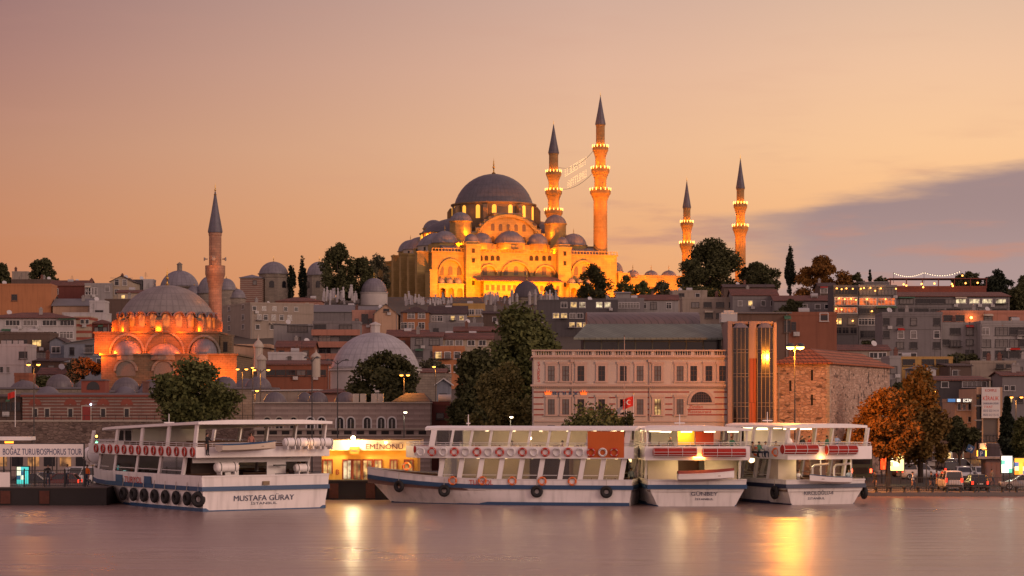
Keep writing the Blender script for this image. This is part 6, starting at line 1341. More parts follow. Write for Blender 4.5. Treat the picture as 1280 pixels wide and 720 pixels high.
# ---------------------------------------------------------------- vehicles (front towards +x)
def loft(b, secs):                    # secs: (x, [(y,z)...]) half outline from bottom centre to top centre, mirrored
    vs = []; n = len(secs[0][1])
    for x, pts in secs: vs += [(x,y,z) for y,z in pts]+[(x,-y,z) for y,z in reversed(pts)]
    m = 2*n; fs = []
    for i in range(len(secs)-1):
        for k in range(m): fs.append((i*m+k, i*m+(k+1)%m, (i+1)*m+(k+1)%m, (i+1)*m+k))
    fs += [tuple(range(m)), tuple((len(secs)-1)*m+k for k in range(m-1,-1,-1))]; b.add(vs, fs)
tail_red = MEMIT('tail_lamp', (1,.05,.02), 1.6); plate = M('number_plate', (.5,.5,.48), .5); chrome = M('alloy_rim', (.3,.3,.31), .3, .1, 2, metal=.8)
def paint(k, c): return M('car_paint_'+k, c, .22, .06, .8, spec=.6, rnd=.03)
def car(label, kind, pm, loc, rz, tail=True, head=False, name='parked_car', group=None):
    L_, Wd, H_ = {'van':(4.3,1.78,1.82),'hatch':(4.0,1.72,1.46),'suv':(4.6,1.85,1.72),'sedan':(4.5,1.76,1.44)}[kind]
    t = thing(name, label, 'van' if kind == 'van' else 'car', loc, rz, group); hw = Wd/2; x0, x1 = -L_/2, L_/2; zb = {'van':1.02,'hatch':.92,'suv':1.05,'sedan':.90}[kind]; gz = .22
    hood = zb-.06
    def o(k, zt, z0=gz): return [(hw*k*.86,z0),(hw*k*.98,z0+.12),(hw*k,.55),(hw*k*.985,zt-.12),(hw*k*.93,zt)]
    b = MB(); loft(b, [(x0,o(.86,zb-.06,.36)),(x0+.10,o(.96,zb)),(x0+.5,o(1,zb)),(x1-1.3,o(1,zb)),(x1-.9,o(1,hood)),(x1-.25,o(.95,hood-.16)),(x1,o(.80,hood-.30,.34))]); b.build('body', pm, t, smooth=40)
    rb, rf = {'van':(x0+.12,x1-1.75),'hatch':(x0+.55,x1-1.9),'suv':(x0+.3,x1-1.95),'sedan':(x0+1.15,x1-1.95)}[kind]; cb, cf = {'van':(x0+.05,x1-1.0),'hatch':(x0+.12,x1-1.15),'suv':(x0+.08,x1-1.25),'sedan':(x0+.5,x1-1.2)}[kind]
    b = MB(); k = .84; zl = zb-.04; vs = []
    for (x,h_,z) in ((cb,hw*.92,zl),(cf,hw*.92,zl),(rf,hw*k*.9,H_-.06),(rb,hw*k*.9,H_-.06)): vs += [(x,h_,z),(x,-h_,z)]
    b.add(vs, [(0,2,4,6),(1,7,5,3),(0,1,3,2),(2,3,5,4),(4,5,7,6),(6,7,1,0)]); gh = b.build('glasshouse', M('car_glass',(.012,.012,.014),.06,.1,1,spec=.8), t)
    b = MB(); b.add([(rb-.04,hw*k*.92,H_-.09),(rf+.05,hw*k*.92,H_-.09),(rf+.05,-hw*k*.92,H_-.09),(rb-.04,-hw*k*.92,H_-.09),(rb+.05,hw*k*.8,H_),(rf-.08,hw*k*.8,H_),(rf-.08,-hw*k*.8,H_),(rb+.05,-hw*k*.8,H_)],[(0,3,2,1),(4,5,6,7),(0,1,5,4),(1,2,6,5),(2,3,7,6),(3,0,4,7)]); b.build('roof', pm, t, smooth=60)
    for sy in (-1,1):
        for (xa,xb) in ((cb,rb),(cf,rf),((cb+cf)/2,(rb+rf)/2)):
            b = MB(); b.tube((xa,sy*hw*.925,zl),(xb,sy*hw*k*.905,H_-.06),.05 if xa != (cb+cf)/2 else .045,n=5); b.build('pillar', pm, t)
    for sx in (x0+.75, x1-.85):
        for sy in (-1,1):
            b = MB(); b.lathe([(.2,-.10),(.30,-.10),(.325,-.05),(.325,.05),(.30,.10),(.2,.10)],18); b.xform(Matrix.Rotation(R(90),4,'X')); w = b.build('wheel', black, t, (sx,sy*(hw-.10),.325), smooth=40)
            b = MB(); b.lathe([(1e-5,-.06),(.2,-.08),(.2,.08),(1e-5,.06)],12); b.xform(Matrix.Rotation(R(90),4,'X')); b.build('rim', chrome, w, (0,sy*.03,0))
    zt_ = {'van':1.05,'hatch':.86,'suv':1.0,'sedan':.80}[kind]
    for sy in (-1,1):
        b = MB(); b.box(x0-.02,x0+.10,sy*hw*.80-.10,sy*hw*.80+.10,zt_-.28,zt_+(.12 if kind=='van' else .02)); b.build('tail_light', tail_red if tail else M('tail_plastic',(.2,.01,.01),.3), t)
        b = MB(); b.box(x1-.22,x1+.0,sy*hw*.62-.16,sy*hw*.62+.16,.62,.76); b.build('headlight', MEMIT('headlamp',(1,.9,.7),10) if head else plate, t)
        MB().box(cf-.35,cf-.2,sy*(hw+.0),sy*(hw+.17),zb-.02,zb+.12).build('mirror', pm, t)
    MB().box(x0-.05,x0+.2,-hw*.86,hw*.86,.34,.56).build('bumper', dark if kind in ('van','hatch') else pm, t); MB().box(x1-.15,x1+.04,-hw*.78,hw*.78,.32,.50).build('bumper', dark, t)
    MB().box(x0-.062,x0-.03,-.26,.26,.60 if kind=='van' else .58,.71).build('number_plate', plate, t); return t
UP = R(90); wpaint = paint('white',(.55,.54,.54)); kpaint = paint('black',(.015,.015,.018)); gpaint = paint('silver',(.26,.26,.27)); bpaint = paint('brown',(.10,.055,.045)); dpaint = paint('grey',(.07,.07,.075))
def carat(label, kind, pm, px, D, rz, **k): return car(label, kind, pm, (X(px,D), D, .366), rz, **k)
carat('white delivery van seen from behind at the quayside railing', 'van', wpaint, 1187, 205.8, UP)
carat('black hatchback seen from behind next to the white van', 'hatch', kpaint, 1219.5, 205.6, UP)
carat('silver saloon with its bonnet cut by the right edge of the photo', 'sedan', gpaint, 1280, 206.3, R(172))
carat('white pickup-like off-roader parked across under the orange tree', 'suv', wpaint, 1150, 236, R(12))
carat('brown estate car parked behind the white off-roader', 'suv', bpaint, 1138, 243, R(5))
carat('dark grey tall van parked between the two white cars at right', 'van', dpaint, 1183, 238, R(95))
carat('white hatchback facing us behind the railing right of the dark van', 'hatch', wpaint, 1205, 232, R(-95))
carat('white car facing us half hidden by the grey kiosk', 'hatch', wpaint, 1227, 232, R(-88))
carat('long pale van standing behind the parked cars under the trees', 'van', gpaint, 1201, 252, R(3))
carat('silver car with arched roof behind the railing at left', 'sedan', gpaint, 52, 214, R(200))
carat('white van passing behind the left landing stage', 'van', wpaint, 94, 218, R(185))
carat('dark red car between the silver car and the white van at left', 'hatch', paint('red',(.12,.02,.018)), 74, 209, R(178))
carat('black saloon low behind the railing at left', 'sedan', kpaint, 32, 209, R(180), tail=False)
# green city bus behind the right boat
bus = thing('city_bus', 'dark green city bus with lit red tail lamps behind the right boat', 'bus', (X(1062,232), 236, .366), R(100)); bg = paint('green',(.045,.06,.035))
b = MB(); loft(b, [(-5.6,[(1.0,.4),(1.2,.5),(1.24,1.2),(1.2,2.7),(1.0,2.95)]),(-5.5,[(1.1,.35),(1.25,.45),(1.27,1.2),(1.25,2.75),(1.05,3.0)]),(5.5,[(1.1,.35),(1.25,.45),(1.27,1.2),(1.25,2.75),(1.05,3.0)]),(5.65,[(1.0,.4),(1.15,.5),(1.2,1.2),(1.15,2.7),(.95,2.92)])]); b.build('body', bg, bus, smooth=35)
MB().box(-5.63,-5.55,-1.0,1.0,1.75,2.5).build('rear_window', glassd, bus)
for sy in (-1,1):
    MB().box(-5.66,-5.5,sy*1.05-.1,sy*1.05+.1,.85,1.25).build('tail_light', MEMIT('bus_tail_lamp',(1,.06,.02),9), bus); MB().box(-5.66,-5.5,sy*1.05-.08,sy*1.05+.08,2.55,2.72).build('top_light', MEMIT('bus_tail_lamp',(1,.06,.02),9), bus)
    for k in range(6): MB().box(-5.0+k*1.75,-3.5+k*1.75,sy*1.262-.015,sy*1.262+.015,1.55,2.5).build('window', glassd, bus)
    for x in (-3.4, 3.2): b = MB(); b.lathe([(.3,-.14),(.47,-.14),(.5,-.08),(.5,.08),(.47,.14),(.3,.14)],18); b.xform(Matrix.Rotation(R(90),4,'X')); b.build('wheel', black, bus, (x,sy*1.12,.5))
MB().box(-5.7,-5.55,-.7,.7,.75,1.4).build('engine_hatch', dark, bus); MB().box(-5.6,-5.55,-.9,.9,2.6,2.85).build('route_display', MEMIT('route_display',(1,.30,.04),1.2), bus)

# ---------------------------------------------------------------- street furniture
def poster_box(label, px, D, w, h, zc, cols, e, rz=0, name='advert_panel', posts=True, light=20, lc=(1,.8,.4)):
    t = thing(name, label, 'sign', (X(px,D), D, .49 if D > 245 else .366), rz); zc -= .4; b = MB(); b.box(-w/2-.08,w/2+.08,0,.22,zc-h/2-.08,zc+h/2+.08); b.build('case', dark, t)
    m = MATS.get('poster_'+name+cols[0]) 
    for i in range(4):
        for j in range(3):
            c_ = cols[1][(i*3+j*5+i*j) % len(cols[1])]; mm = MEMIT('poster_ink_%d_%d_%d' % tuple(int(q*99) for q in c_), c_, e)
            x0 = -w/2+w*j/3; z0 = zc-h/2+h*i/4; MB().box(x0,x0+w/3,-.03,-.002,z0,z0+h/4).build('poster', mm, t)
    if posts: 
        for x in (-w*.3,w*.3): MB().box(x-.05,x+.05,.03,.15,0,zc-h/2-.082).build('post', dark, t)
    if light: lamp(t, (0,-.7,zc), light, lc, radius=.3)
    return t
poster_box('bright yellow-white lit advert panel under the orange tree', 1120, 222, 1.55, 1.75, 2.6, ('a',[(1,.78,.30),(.9,.85,.6),(1,.55,.08),(.35,.28,.15),(1,.9,.55)]), 1.5, light=60)
poster_box('narrow red glowing vending panel beside the lit advert under the orange tree', 1105, 223, .7, 1.6, 2.6, ('b',[(1,.10,.02),(.7,.04,.01),(1,.22,.05)]), .9, light=25, lc=(1,.2,.05))
poster_box('white and green lit advert panel beside the grey kiosk', 1258.5, 218, 1.05, 1.65, 2.45, ('c',[(.85,.95,.8),(.9,.95,.9),(.1,.5,.32),(.8,.9,.75)]), 1.1, light=30, lc=(.9,1,.8))
poster_box('orange and blue lit advert panel at the right edge', 1276, 216, 1.2, 1.6, 2.3, ('d',[(1,.30,.03),(1,.45,.05),(.05,.12,.35),(1,.8,.5)]), 1.1, light=25, lc=(1,.5,.15))
poster_box('turquoise and white lit advert panel behind the left railing', 28.5, 190, 1.0, 1.45, 2.25, ('e',[(.06,.55,.5),(.85,.9,.65),(.08,.5,.5),(.02,.08,.15),(.8,.85,.6)]), 1.0, light=10, lc=(.5,1,.9))
poster_box('small yellow lit panel under the middle of the tour sign', 68, 222, .75, .7, 3.6, ('f',[(1,.75,.3),(.2,.4,.6),(1,.9,.5)]), .9, light=0)
poster_box('tall warm lit panel between the tour sign and the left boat', 118, 212, .55, 1.2, 3.6, ('g',[(1,.75,.35),(1,.85,.5)]), 1.2, light=10)
kio = thing('kiosk', 'small mauve-grey kiosk with a flat overhanging roof at right', 'kiosk', (X(1232,220), 220, .366)); b = MB(); b.box(0,1.6,0,2,0,2.55); b.build('wall', M('mauve_panel',(.24,.15,.14),.6,.1,1), kio); MB().box(-.9,2.1,-.6,2.2,2.553,2.75).build('roof', concrete, kio)
for k in range(3): MB().box(.1+k*.5,.5+k*.5,-.03,-.003,.2,2.3).build('shutter', M('mauve_shutter',(.20,.13,.125),.5,.1,3), kio)
sh = thing('bus_shelter', 'long white-edged bus shelter roof behind the tour sign at left', 'shelter', (X(-20,224), 224, .49)); MB().box(0,X(38,224)-X(-20,224),0,2.5,4.2,4.55).build('roof', white, sh); MB().box(X(6,224)-X(-20,224),X(17,224)-X(-20,224),-.05,-.003,3.85,4.1).build('lit_sign', MEMIT('orange_display',(1,.25,.02),4), sh)
for x in (.2,2.4,4.6): MB().box(x-.05,x+.05,1.2,1.3,0,4.2).build('post', dark, sh)
tr = thing('tram', 'pale tram with a warm lit window strip passing behind the left landing stage', 'tram', (X(-30,232), 232, .45)); w = X(150,232)-X(-30,232); b = MB(); b.box(0,w,0,2.4,.35,3.4); b.box(.1,w-.1,.2,2.2,3.403,3.7); b.build('body', M('tram_grey',(.30,.24,.22),.5,.1,1), tr)
for k in range(9): MB().box(.4+k*w/9,.4+(k+1)*w/9-.5,-.03,-.003,1.4,2.7).build('window', MLITWIN('tram_window',(1,.42,.12),.55) if k % 2 else glassd, tr)
MB().box(0,w,-.02,-.004,3.05,3.2).build('stripe', M('tram_red',(.35,.05,.03),.5), tr)
for k in range(4): b = MB(); b.box(.8+k*w/4,2.4+k*w/4,.2,2.2,0,.4); b.build('bogie', dark, tr)
# traffic light and road signs
t = thing('traffic_light', 'green traffic light on a thin pole beside the tour sign', 'traffic light', (X(121,205),205,.36)); MB().tube((0,0,0),(0,0,4.4),.06,n=8).build('pole', dark, t); MB().box(-.16,.16,-.14,.12,4.2,5.2).build('signal_head', dark, t); MB().blob((0,0,0),.12,n=8,m=5).build('green_lens', MEMIT('green_lens',(.2,1,.45),6), t, (0,-.15,4.45)); MB().blob((0,0,0),.12,n=8,m=5).build('amber_lens', MEMIT('amber_lens',(1,.5,.1),5), t, (0,-.15,5.0))
for px, py, lb in ((1227,567,'square blue road sign in front of the lit shop at right'),(1213,561,'tilted blue road sign among the branches left of the lit shop')):
    t = thing('road_sign', lb, 'sign', (X(px,228),228,.36)); z = Z(py,228)-.36; MB().tube((0,.05,0),(0,.05,z+.4),.04,n=6).build('pole', dark, t); MB().cbox((0,0,z),(.75,.04,.75),0,0,0 if px > 1220 else R(25)).build('plate', blue, t); text('P' if px > 1220 else '→', .42, white, t, (0,-.024,z))
# street lamps: mast, arms, heads, glowing lens, each with its own light
lampm = M('lamp_post_paint', (.055,.052,.052), .5, .15, 1.5)
def street_lamp(label, px, py, D, heads, e, col_=(1,.34,.05), pole_r=.085, group=None, base=None, lens=None, hs=1.0):
    zb = base if base is not None else ground(D); t = thing('street_lamp', label, 'street lamp', (X(px,D), D, zb), 0, group); z = Z(py,D)-zb
    MB().tube((0,0,-.5),(0,0,z+.1),pole_r,pole_r*.6,10).build('pole', lampm, t)
    for dx in heads:
        if abs(dx) > .05: MB().path([(0,0,z-.3),(dx*.5,-.1,z+.10),(dx,-.25,z+.18)], .045, 6).build('arm', lampm, t)
        hd_ = MB(); hd_.lathe([(1e-5,.24*hs),(.16*hs,.2*hs),(.27*hs,.06*hs),(.28*hs,.0)],12); h_ = hd_.build('lamp_head', lampm, t, (dx,-.25,z+.08), smooth=50)
        if e: MB().blob((0,0,0),.22*hs,1,1,.6,n=10,m=6).build('lens', lens or sodium, h_, (0,-.03*hs,-.02)); (lamp(h_, (0,-.06,-.30), e*(3.0 if dx > 0 else 1.2), col_, 'SPOT' if dx > 0 else 'POINT', .2, 150, (3,2.2,-1.3), .4) if D == 202.2 else lamp(h_, (0,-.06,-.30), e, col_, 'SPOT', .2, 168, (0,-.9,-4), .35))
    return t
street_lamp('tall double-headed lamp glowing brightest orange in front of the old tower', 993.5, 435, 202.2, (-.45,.45), 6500, (1,.28,.016), lens=MEMIT('bright_sodium',(1,.42,.06),40), hs=1.6, base=.36)
street_lamp('double-headed orange street lamp before the old bath house at far left', 42.5, 456.5, 250, (-.55,.55), 405, base=.36)
street_lamp('left of the two tall double lamps at the foot of the small mosque', 303, 462, 290, (-.6,.55), 675, base=.4)
street_lamp('right of the two tall double lamps at the foot of the small mosque', 325.5, 463, 285, (-.75,1.05), 900, base=.4)
street_lamp('single bright floodlamp on a mast just above the double lamps', 316, 460, 318, (0,), 1170, base=2)
street_lamp('short orange lamp on a bracket below the tall double lamps', 318.5, 489, 270, (.3,), 405, base=.4)
street_lamp('orange lamp standing in front of the dark bushy tree', 505, 469.5, 268, (-.3,.5), 585, base=.4)
street_lamp('orange street lamp left of the ochre apartment', 544.5, 459, 300, (-.2,), 495, base=.6)
street_lamp('unlit twin-armed lamp mast rising behind the stone hall', 422, 452, 240, (-1.0,1.0), 0, base=.36)
street_lamp('unlit double lamp mast left of the taller one behind the stone hall', 390, 449, 242, (-.6,.6), 0, base=.36)
street_lamp('pale spot lamp on a thin mast above the ferry terminal roof', 505, 516, 230, (.15,), 112, (1,.85,.6), base=.36, lens=coolw, hs=.8)
street_lamp('small pale spot lamp on a mast before the big leafy tree', 638, 522, 226, (.1,), 112, (1,.8,.5), base=.36, lens=coolw, hs=.8)
for px, py, D, hd_, e, lb in ((1163,478,330,(-.5,.5),500,'double orange lamp in the gap above the orange tree'),(1167,490,300,(0,),500,'single orange lamp just above the crown of the orange tree'),(1270,497,290,(-.65,.65),900,'double orange lamp beside the dark conifer at right'),(1270,372,560,(0,),500,'orange lamp on the ridge at the right edge'),(1189,560,262,(0,),200,'small white lamp shining through the dark round tree'),(1204,556,262,(0,),250,'white shop lamp beside the dark round tree'),(1212,404.5,440,(0,),0,'unlit lamp on the roof edge of the stepped grey apartment')):
    street_lamp(lb, px, py, D, hd_, e, (1,.36,.06) if D != 262 else (1,.85,.6), lens=None if D != 262 else coolw, base=ground(D))
for px, D, lb in ((1110,204,'dark slim lighting mast left of the white van'),(1158,203,'thin dark flag mast just left of the white van')):
    t = thing('mast', lb, 'mast', (X(px,D),D,.36)); MB().tube((0,0,0),(0,0,2.6),.06,.04,8).build('pole', dark, t); MB().blob((0,0,0),.07,n=8,m=5).build('cap', dark, t, (0,0,2.6))
street_lamp('added orange lamp lighting the orange tree on the right ridge', 1024, 358, 668, (0,), 4500, base=ground(668))  # lamp added to light the ridge tree
street_lamp('orange park lamp under the biggest dark ridge tree', 905, 356, 690, (0,), 3500, base=ground(690))
# flags in front of the pink hall
flag_m = M('flag_red', (.55,.03,.02), .8, .1, 1)
def flag(label, px, py0, D, w, h, m, emblem=True, lean=0, name='flag', base=.36):
    t = thing(name, label, 'flag', (X(px,D), D, base)); z = Z(py0,D)-base; MB().tube((0,0,0),(0,0,z+.15),.05,.03,8).build('pole', white, t); MB().blob((0,0,0),.07,n=8,m=5).build('knob', gilt, t, (0,0,z+.2))
    b = MB(); n = 10; vs = []
    for i in range(n+1):
        x = -w*i/n; y = .12*math.sin(i*.9)*i/n; dz = -lean*(i/n)**1.3
        vs += [(x,y,z+dz),(x,y,z-h+dz*1.15)]
    b.add(vs, [(2*i,2*i+1,2*i+3,2*i+2) for i in range(n)]); f = b.build('cloth', m, t)
    md = f.modifiers.new('thickness','SOLIDIFY'); md.thickness = .01
    if emblem:
        b = MB(); cx_, cz_ = -w*.45, z-h*.5-lean*.35; n = 14; out = [(cx_+h*.25*math.cos(R(50)+R(260)*i/n), cz_+h*.25*math.sin(R(50)+R(260)*i/n)) for i in range(n+1)]; inn = [(cx_+.05*w+h*.20*math.cos(R(58)+R(244)*i/n), cz_+h*.20*math.sin(R(58)+R(244)*i/n)) for i in range(n+1)]; b.ring(out, inn, -.2, -.17)
        st = [(-w*.68+h*(.10 if k % 2 == 0 else .04)*math.cos(R(36*k)), cz_+h*(.10 if k % 2 == 0 else .04)*math.sin(R(36*k))) for k in range(10)]; b.prism(st, -.2, -.17); b.build('crescent_and_star', white, f)
    return t
flag('red flag with white crescent and star on a pole before the pink hall', 792, 495, 210, 1.0, .95, flag_m, True, .35)
flag('limp white flag on a pole left of the red flag', 783, 506, 210.5, .95, .55, M('flag_white',(.5,.45,.43),.8,.1,1), False, .45)
t = thing('mast', 'tall thin bare mast between the white flag and the pink hall', 'mast', (X(780.5,209),209,.36)); MB().tube((0,0,0),(0,0,Z(420,209)-.36),.05,.03,8).build('pole', M('mast_grey',(.35,.25,.22),.5), t); MB().blob((0,0,0),.07,n=8,m=5).build('cap', dark, t, (0,0,Z(420,209)-.36))
flag('red flag on a leaning pole over the timber hut at far left', 19, 489, 280, .95, .75, flag_m, False, .3, base=5.5)
# billboard building and shop at right
BD = 300; bb = thing('office_building', 'narrow cream office tower carrying the big white rental billboard', 'building', (X(1221,BD), BD, .4)); gx = lambda px: (px-1221)*BD/F; gz2 = lambda py: Z(py,BD)-.4
wc = wallm('peach'); b = MB(); b.box(0,gx(1253),.4,12,-1,gz2(486)); b.box(gx(1227.5),gx(1229),.0,.4,-1,gz2(484)); b.box(gx(1247.5),gx(1253),.0,.4,-1,gz2(484)); b.box(0,gx(1227.4),.0,.4,gz2(493),gz2(484)); b.build('wall', wc, bb)
MB().box(gx(1221.3),gx(1227.4),.3,.399,-1,gz2(493)).build('window_strip', glassd, bb)
for py in (508, 526, 540): b = MB(); b.box(gx(1217.5),gx(1226),-.6,.3,gz2(py),gz2(py-1.5)); b.build('balcony', concrete, bb)
bo = MB().box(gx(1226.5),gx(1249.5),-.35,-.1,gz2(522.5),gz2(484.2)).build('billboard', M('billboard_white',(.60,.58,.57),.6,.05), bb)
rl_ = M('billboard_red',(.50,.04,.02),.6); bl_ = M('billboard_blue',(.05,.08,.18),.6)
mx = gx(1238)
for s, py, h, w, m_ in (('KOMPLE',488,.38,1.55,rl_),('KİRALIK',497,.72,2.15,rl_),('BANKALARA UYGUN',504.3,.26,2.0,bl_),('7 KAT',508.5,.30,1.15,rl_),('0212 533 14 14',513.3,.30,2.05,bl_),('0532 212 15 15',518.5,.30,2.05,bl_)):
    text(s, h, m_, bo, (mx - (.35 if s == '7 KAT' else 0), -.352, gz2(py)), width=w, bold=.01)
MB().box(gx(1229.5),gx(1247),.3,.399,gz2(552),gz2(524)).build('glazing', M('faded_glass',(.10,.085,.08),.15,.2,1), bb)
b = MB()
for k in range(5): x = gx(1229.5)+k*(gx(1247)-gx(1229.5))/4; b.box(x-.05,x+.05,.2,.299,gz2(552),gz2(544))
for py in (544, 552): b.box(gx(1229.5),gx(1247),.2,.298,gz2(py)-.06,gz2(py)+.06)
b.build('glazing_bar', frame_d, bb)
MB().box(gx(1224),gx(1249),-.5,.3,gz2(561),gz2(554)).build('shop_fascia', M('billboard_white',(.60,.58,.57),.6,.05), bb); text('Tatlıcı', .42, rl_, bb, (gx(1237),-.51,gz2(557.5)), width=1.7)
MB().box(gx(1221.5),gx(1247),.25,.399,gz2(571),gz2(563)).build('shop_window', MEMIT('shop_glow',(1,.48,.05),2.0), bb); lamp(bb, (gx(1234),-1.2,gz2(567)), 260, (1,.52,.12))
t = house('rose-grey building with a glowing shop sign left of the billboard tower', 1194, 1220.5, 503, 575, 'peach', ('flat',), [(508.5,7,4,[1199,1205,1212],'w'),(524,6,4,[1199,1212],'w')], D=304, clutter=0, name='shop_building', cat='building')
MB().box(-1.2, t['w']+.05, -.5, -.1, Z(503,304)-t.location.z, Z(498,304)-t.location.z).build('fascia', M('grey_fascia',(.16,.16,.18),.5), t)
text('ECZANE', .42, MEMIT('sign_white_glow',(1,.9,.72),1.6), t, (t['w']*.60,-.51,Z(500.6,304)-t.location.z), width=1.45); MB().box(-1.1,-.1,-.56,-.501,Z(502.4,304)-t.location.z,Z(498.6,304)-t.location.z).build('blue_sign', MEMIT('sign_blue_glow',(.08,.25,.55),.6), t); MB().box(.15,.6,-.56,-.501,Z(502.2,304)-t.location.z,Z(498.8,304)-t.location.z).build('lit_emblem', MEMIT('sign_white_glow',(1,.9,.72),1.6), t)
house('low grey-green shops under the trees at the right edge', 1250, 1300, 560, 582, 'grey', ('flat',), [(570,7,8,E(1254,1296,4),'L')], D=282, clutter=0, name='shop_building', cat='building', dep=8)
house('row of low lit shops behind the parked cars and trees', 1080, 1196, 556, 582, 'brown', ('flat',), [(570,8,9,E(1084,1192,8),('d','L','d','d','L','d','d','L'))], D=284, clutter=0, name='shop_building', cat='building', dep=8)

# ---------------------------------------------------------------- people: one skinned body each, clothes by region, hair as a child
skin_m = M('skin', (.36,.20,.14), .6, .1, 3); hair_m = M('hair', (.02,.014,.012), .7)
def person(label, loc, rz, pose, top, legs, group=None, scale=1.0):
    V = []; Ed = []; Rd = []
    def v(p, r, par=None):
        V.append(p); Rd.append(r); i = len(V)-1
        if par is not None: Ed.append((par, i))
        return i
    sit = pose == 'sit'; pz = .50 if sit else .93
    pel = v((0,0,pz), .15); wa = v((0,0,pz+.18), .135, pel); ch = v((0,-.01,pz+.40), .165, wa); nk = v((0,.0,pz+.545), .062, ch); hd0 = v((0,-.01,pz+.63), .078, nk); hd1 = v((0,-.015,pz+.72), .098, hd0); v((0,-.005,pz+.80), .07, hd1); v((0,-.115,pz+.695), .018, hd1)
    for s in (-1,1):
        sh = v((s*.175,0,pz+.47), .066, ch)
        if pose == 'rail': el = v((s*.24,-.16,pz+.24), .046, sh); wr = v((s*.2,-.40,pz+.18), .033, el); d = Vector((0,-1,-.2))
        elif sit: el = v((s*.23,-.08,pz+.22), .046, sh); wr = v((s*.15,-.30,pz+.14), .033, el); d = Vector((0,-1,-.3))
        elif pose == 'walk': el = v((s*.24,-.06*s,pz+.21), .046, sh); wr = v((s*.25,-.16*s-.04,pz-.03), .033, el); d = Vector((0,-.3*s-.1,-1))
        else: el = v((s*.245,.03,pz+.20), .046, sh); wr = v((s*.255,-.03,pz-.05), .033, el); d = Vector((0,-.15,-1))
        d.normalize(); side = Vector((1,0,0)); w0 = Vector(V[wr]); pm = v(tuple(w0+d*.06), .036, wr)
        for k, (o_, ln) in enumerate(((-.03,.075),(-.01,.088),(.012,.08),(.032,.062))):
            f1 = v(tuple(w0+d*.10+side*o_), .010, pm); f2 = v(tuple(w0+d*(.10+ln*.55)+side*o_*1.1+Vector((0,-.008,0))), .009, f1); v(tuple(w0+d*(.10+ln)+side*o_*1.1+Vector((0,-.022,0))), .008, f2)
        th = v(tuple(w0+d*.05+Vector((-s*.03,-.035,0))), .011, pm); v(tuple(w0+d*.095+Vector((-s*.035,-.055,0))), .009, th)
        hp = v((s*.095,0,pz-.06), .105, pel)
        if sit: kn = v((s*.12,-.44,pz-.04), .065, hp); an = v((s*.12,-.46,.09), .045, kn); toe = v((s*.12,-.62,.04), .04, an)
        elif pose == 'walk': kn = v((s*.10,-.13*s-.07,pz-.46), .066, hp); an = v((s*.10,.20*(-s)+.08,.09), .045, kn); toe = v((s*.10,.20*(-s)-.08,.04), .04, an)
        else: kn = v((s*.11,-.03,pz-.45), .066, hp); an = v((s*.12,0,.09), .045, kn); toe = v((s*.13,-.16,.04), .04, an)
    me = bpy.data.meshes.new('person'); me.from_pydata(V, Ed, []); o = bpy.data.objects.new('p', me); scene.collection.objects.link(o)
    sk = o.modifiers.new('s','SKIN'); sk.use_smooth_shade = True; ss = o.modifiers.new('u','SUBSURF'); ss.levels = 1; ss.render_levels = 1
    for i, d_ in enumerate(me.skin_vertices[0].data): d_.radius = (Rd[i], Rd[i]*(.68 if i in (0,1,2) else 1)); d_.use_root = (i == 0)
    dg = bpy.context.evaluated_depsgraph_get(); dg.update(); nm = bpy.data.meshes.new_from_object(o.evaluated_get(dg)); bpy.data.objects.remove(o)
    nm.materials.clear()
    for m_ in (top, legs, skin_m, black): nm.materials.append(m_)
    for p_ in nm.polygons:
        x, y, z = p_.center; wrx = abs(x) > .13 and (z < pz+.0 or (pose in ('sit','rail') and y < -.29)) and not (sit and z < pz+.06) and z > .5
        p_.material_index = 2 if z > pz+.555 or (wrx and not (sit and z < .5)) else (3 if z < .075 else (1 if z < pz+.06 else 0))
    t = obj('person', nm, None, loc, rz); t.scale = (scale,)*3; tag(t, label, 'person', group); nm.name = 'person'
    b = MB(); b.lathe([(.101,-.02),(.108,.03),(.098,.075),(.06,.112),(1e-5,.122)], 12, a0=0, a1=2*math.pi); b.build('hair', hair_m, t, (0,.018,pz+.715), smooth=60); return t
C_ = lambda k, c: M('cloth_'+k, c, .85, .12, 3)
jean = C_('denim',(.03,.045,.08)); blk = C_('black',(.015,.015,.017)); wht = C_('white',(.55,.54,.55)); lbl = C_('pale_blue',(.30,.38,.50)); pnk = C_('pink',(.50,.22,.17)); grn = C_('green',(.08,.26,.17)); tan_ = C_('tan',(.25,.17,.11)); org = C_('orange_vest',(.70,.14,.015)); rdd = C_('dark_red',(.25,.03,.025))
z4 = 3.75+.165; z1_ = 4.15+.165; z3_ = 3.75+.165
def onboat(label, t, px, y, z, rz, pose, top, legs): return person(label, toworld(t, (bx(t,px,y), y, z)), t.rotation_euler.z+rz, pose, top, legs)
onboat('person in pale blue leaning on the stern rail of the right boat', b4, 1046, .45, z4+.12, 0, 'rail', lbl, jean)
onboat('person in a green top seated on the upper deck of the right boat', b4, 949, 2.3, z4-.02, R(20), 'sit', grn, jean)
onboat('person in tan seated at the left end of the right boat upper deck', b4, 941, 2.4, z4-.02, R(40), 'sit', tan_, blk)
onboat('person in white seated beside the one in green on the right boat', b4, 957, 2.3, z4-.02, R(-15), 'sit', wht, jean)
onboat('person in black standing in the middle of the right boat upper deck', b4, 1003, 1.6, z4, 0, 'stand', blk, jean)
onboat('person in dark red standing near the black-clad one on the right boat', b4, 1012, 1.4, z4, R(25), 'stand', rdd, blk)
onboat('person in white crouched low on the lower stern of the right boat', b4, 998, .75, 1.12, R(10), 'rail', wht, blk)
onboat('person in pale blue at the lower right corner of the right boat stern', b4, 1061, .75, 1.12, R(-30), 'rail', lbl, jean)
onboat('person in pink standing on the upper stern of the left boat', b1, 314, 1.2, z1_, R(-20), 'stand', pnk, blk)
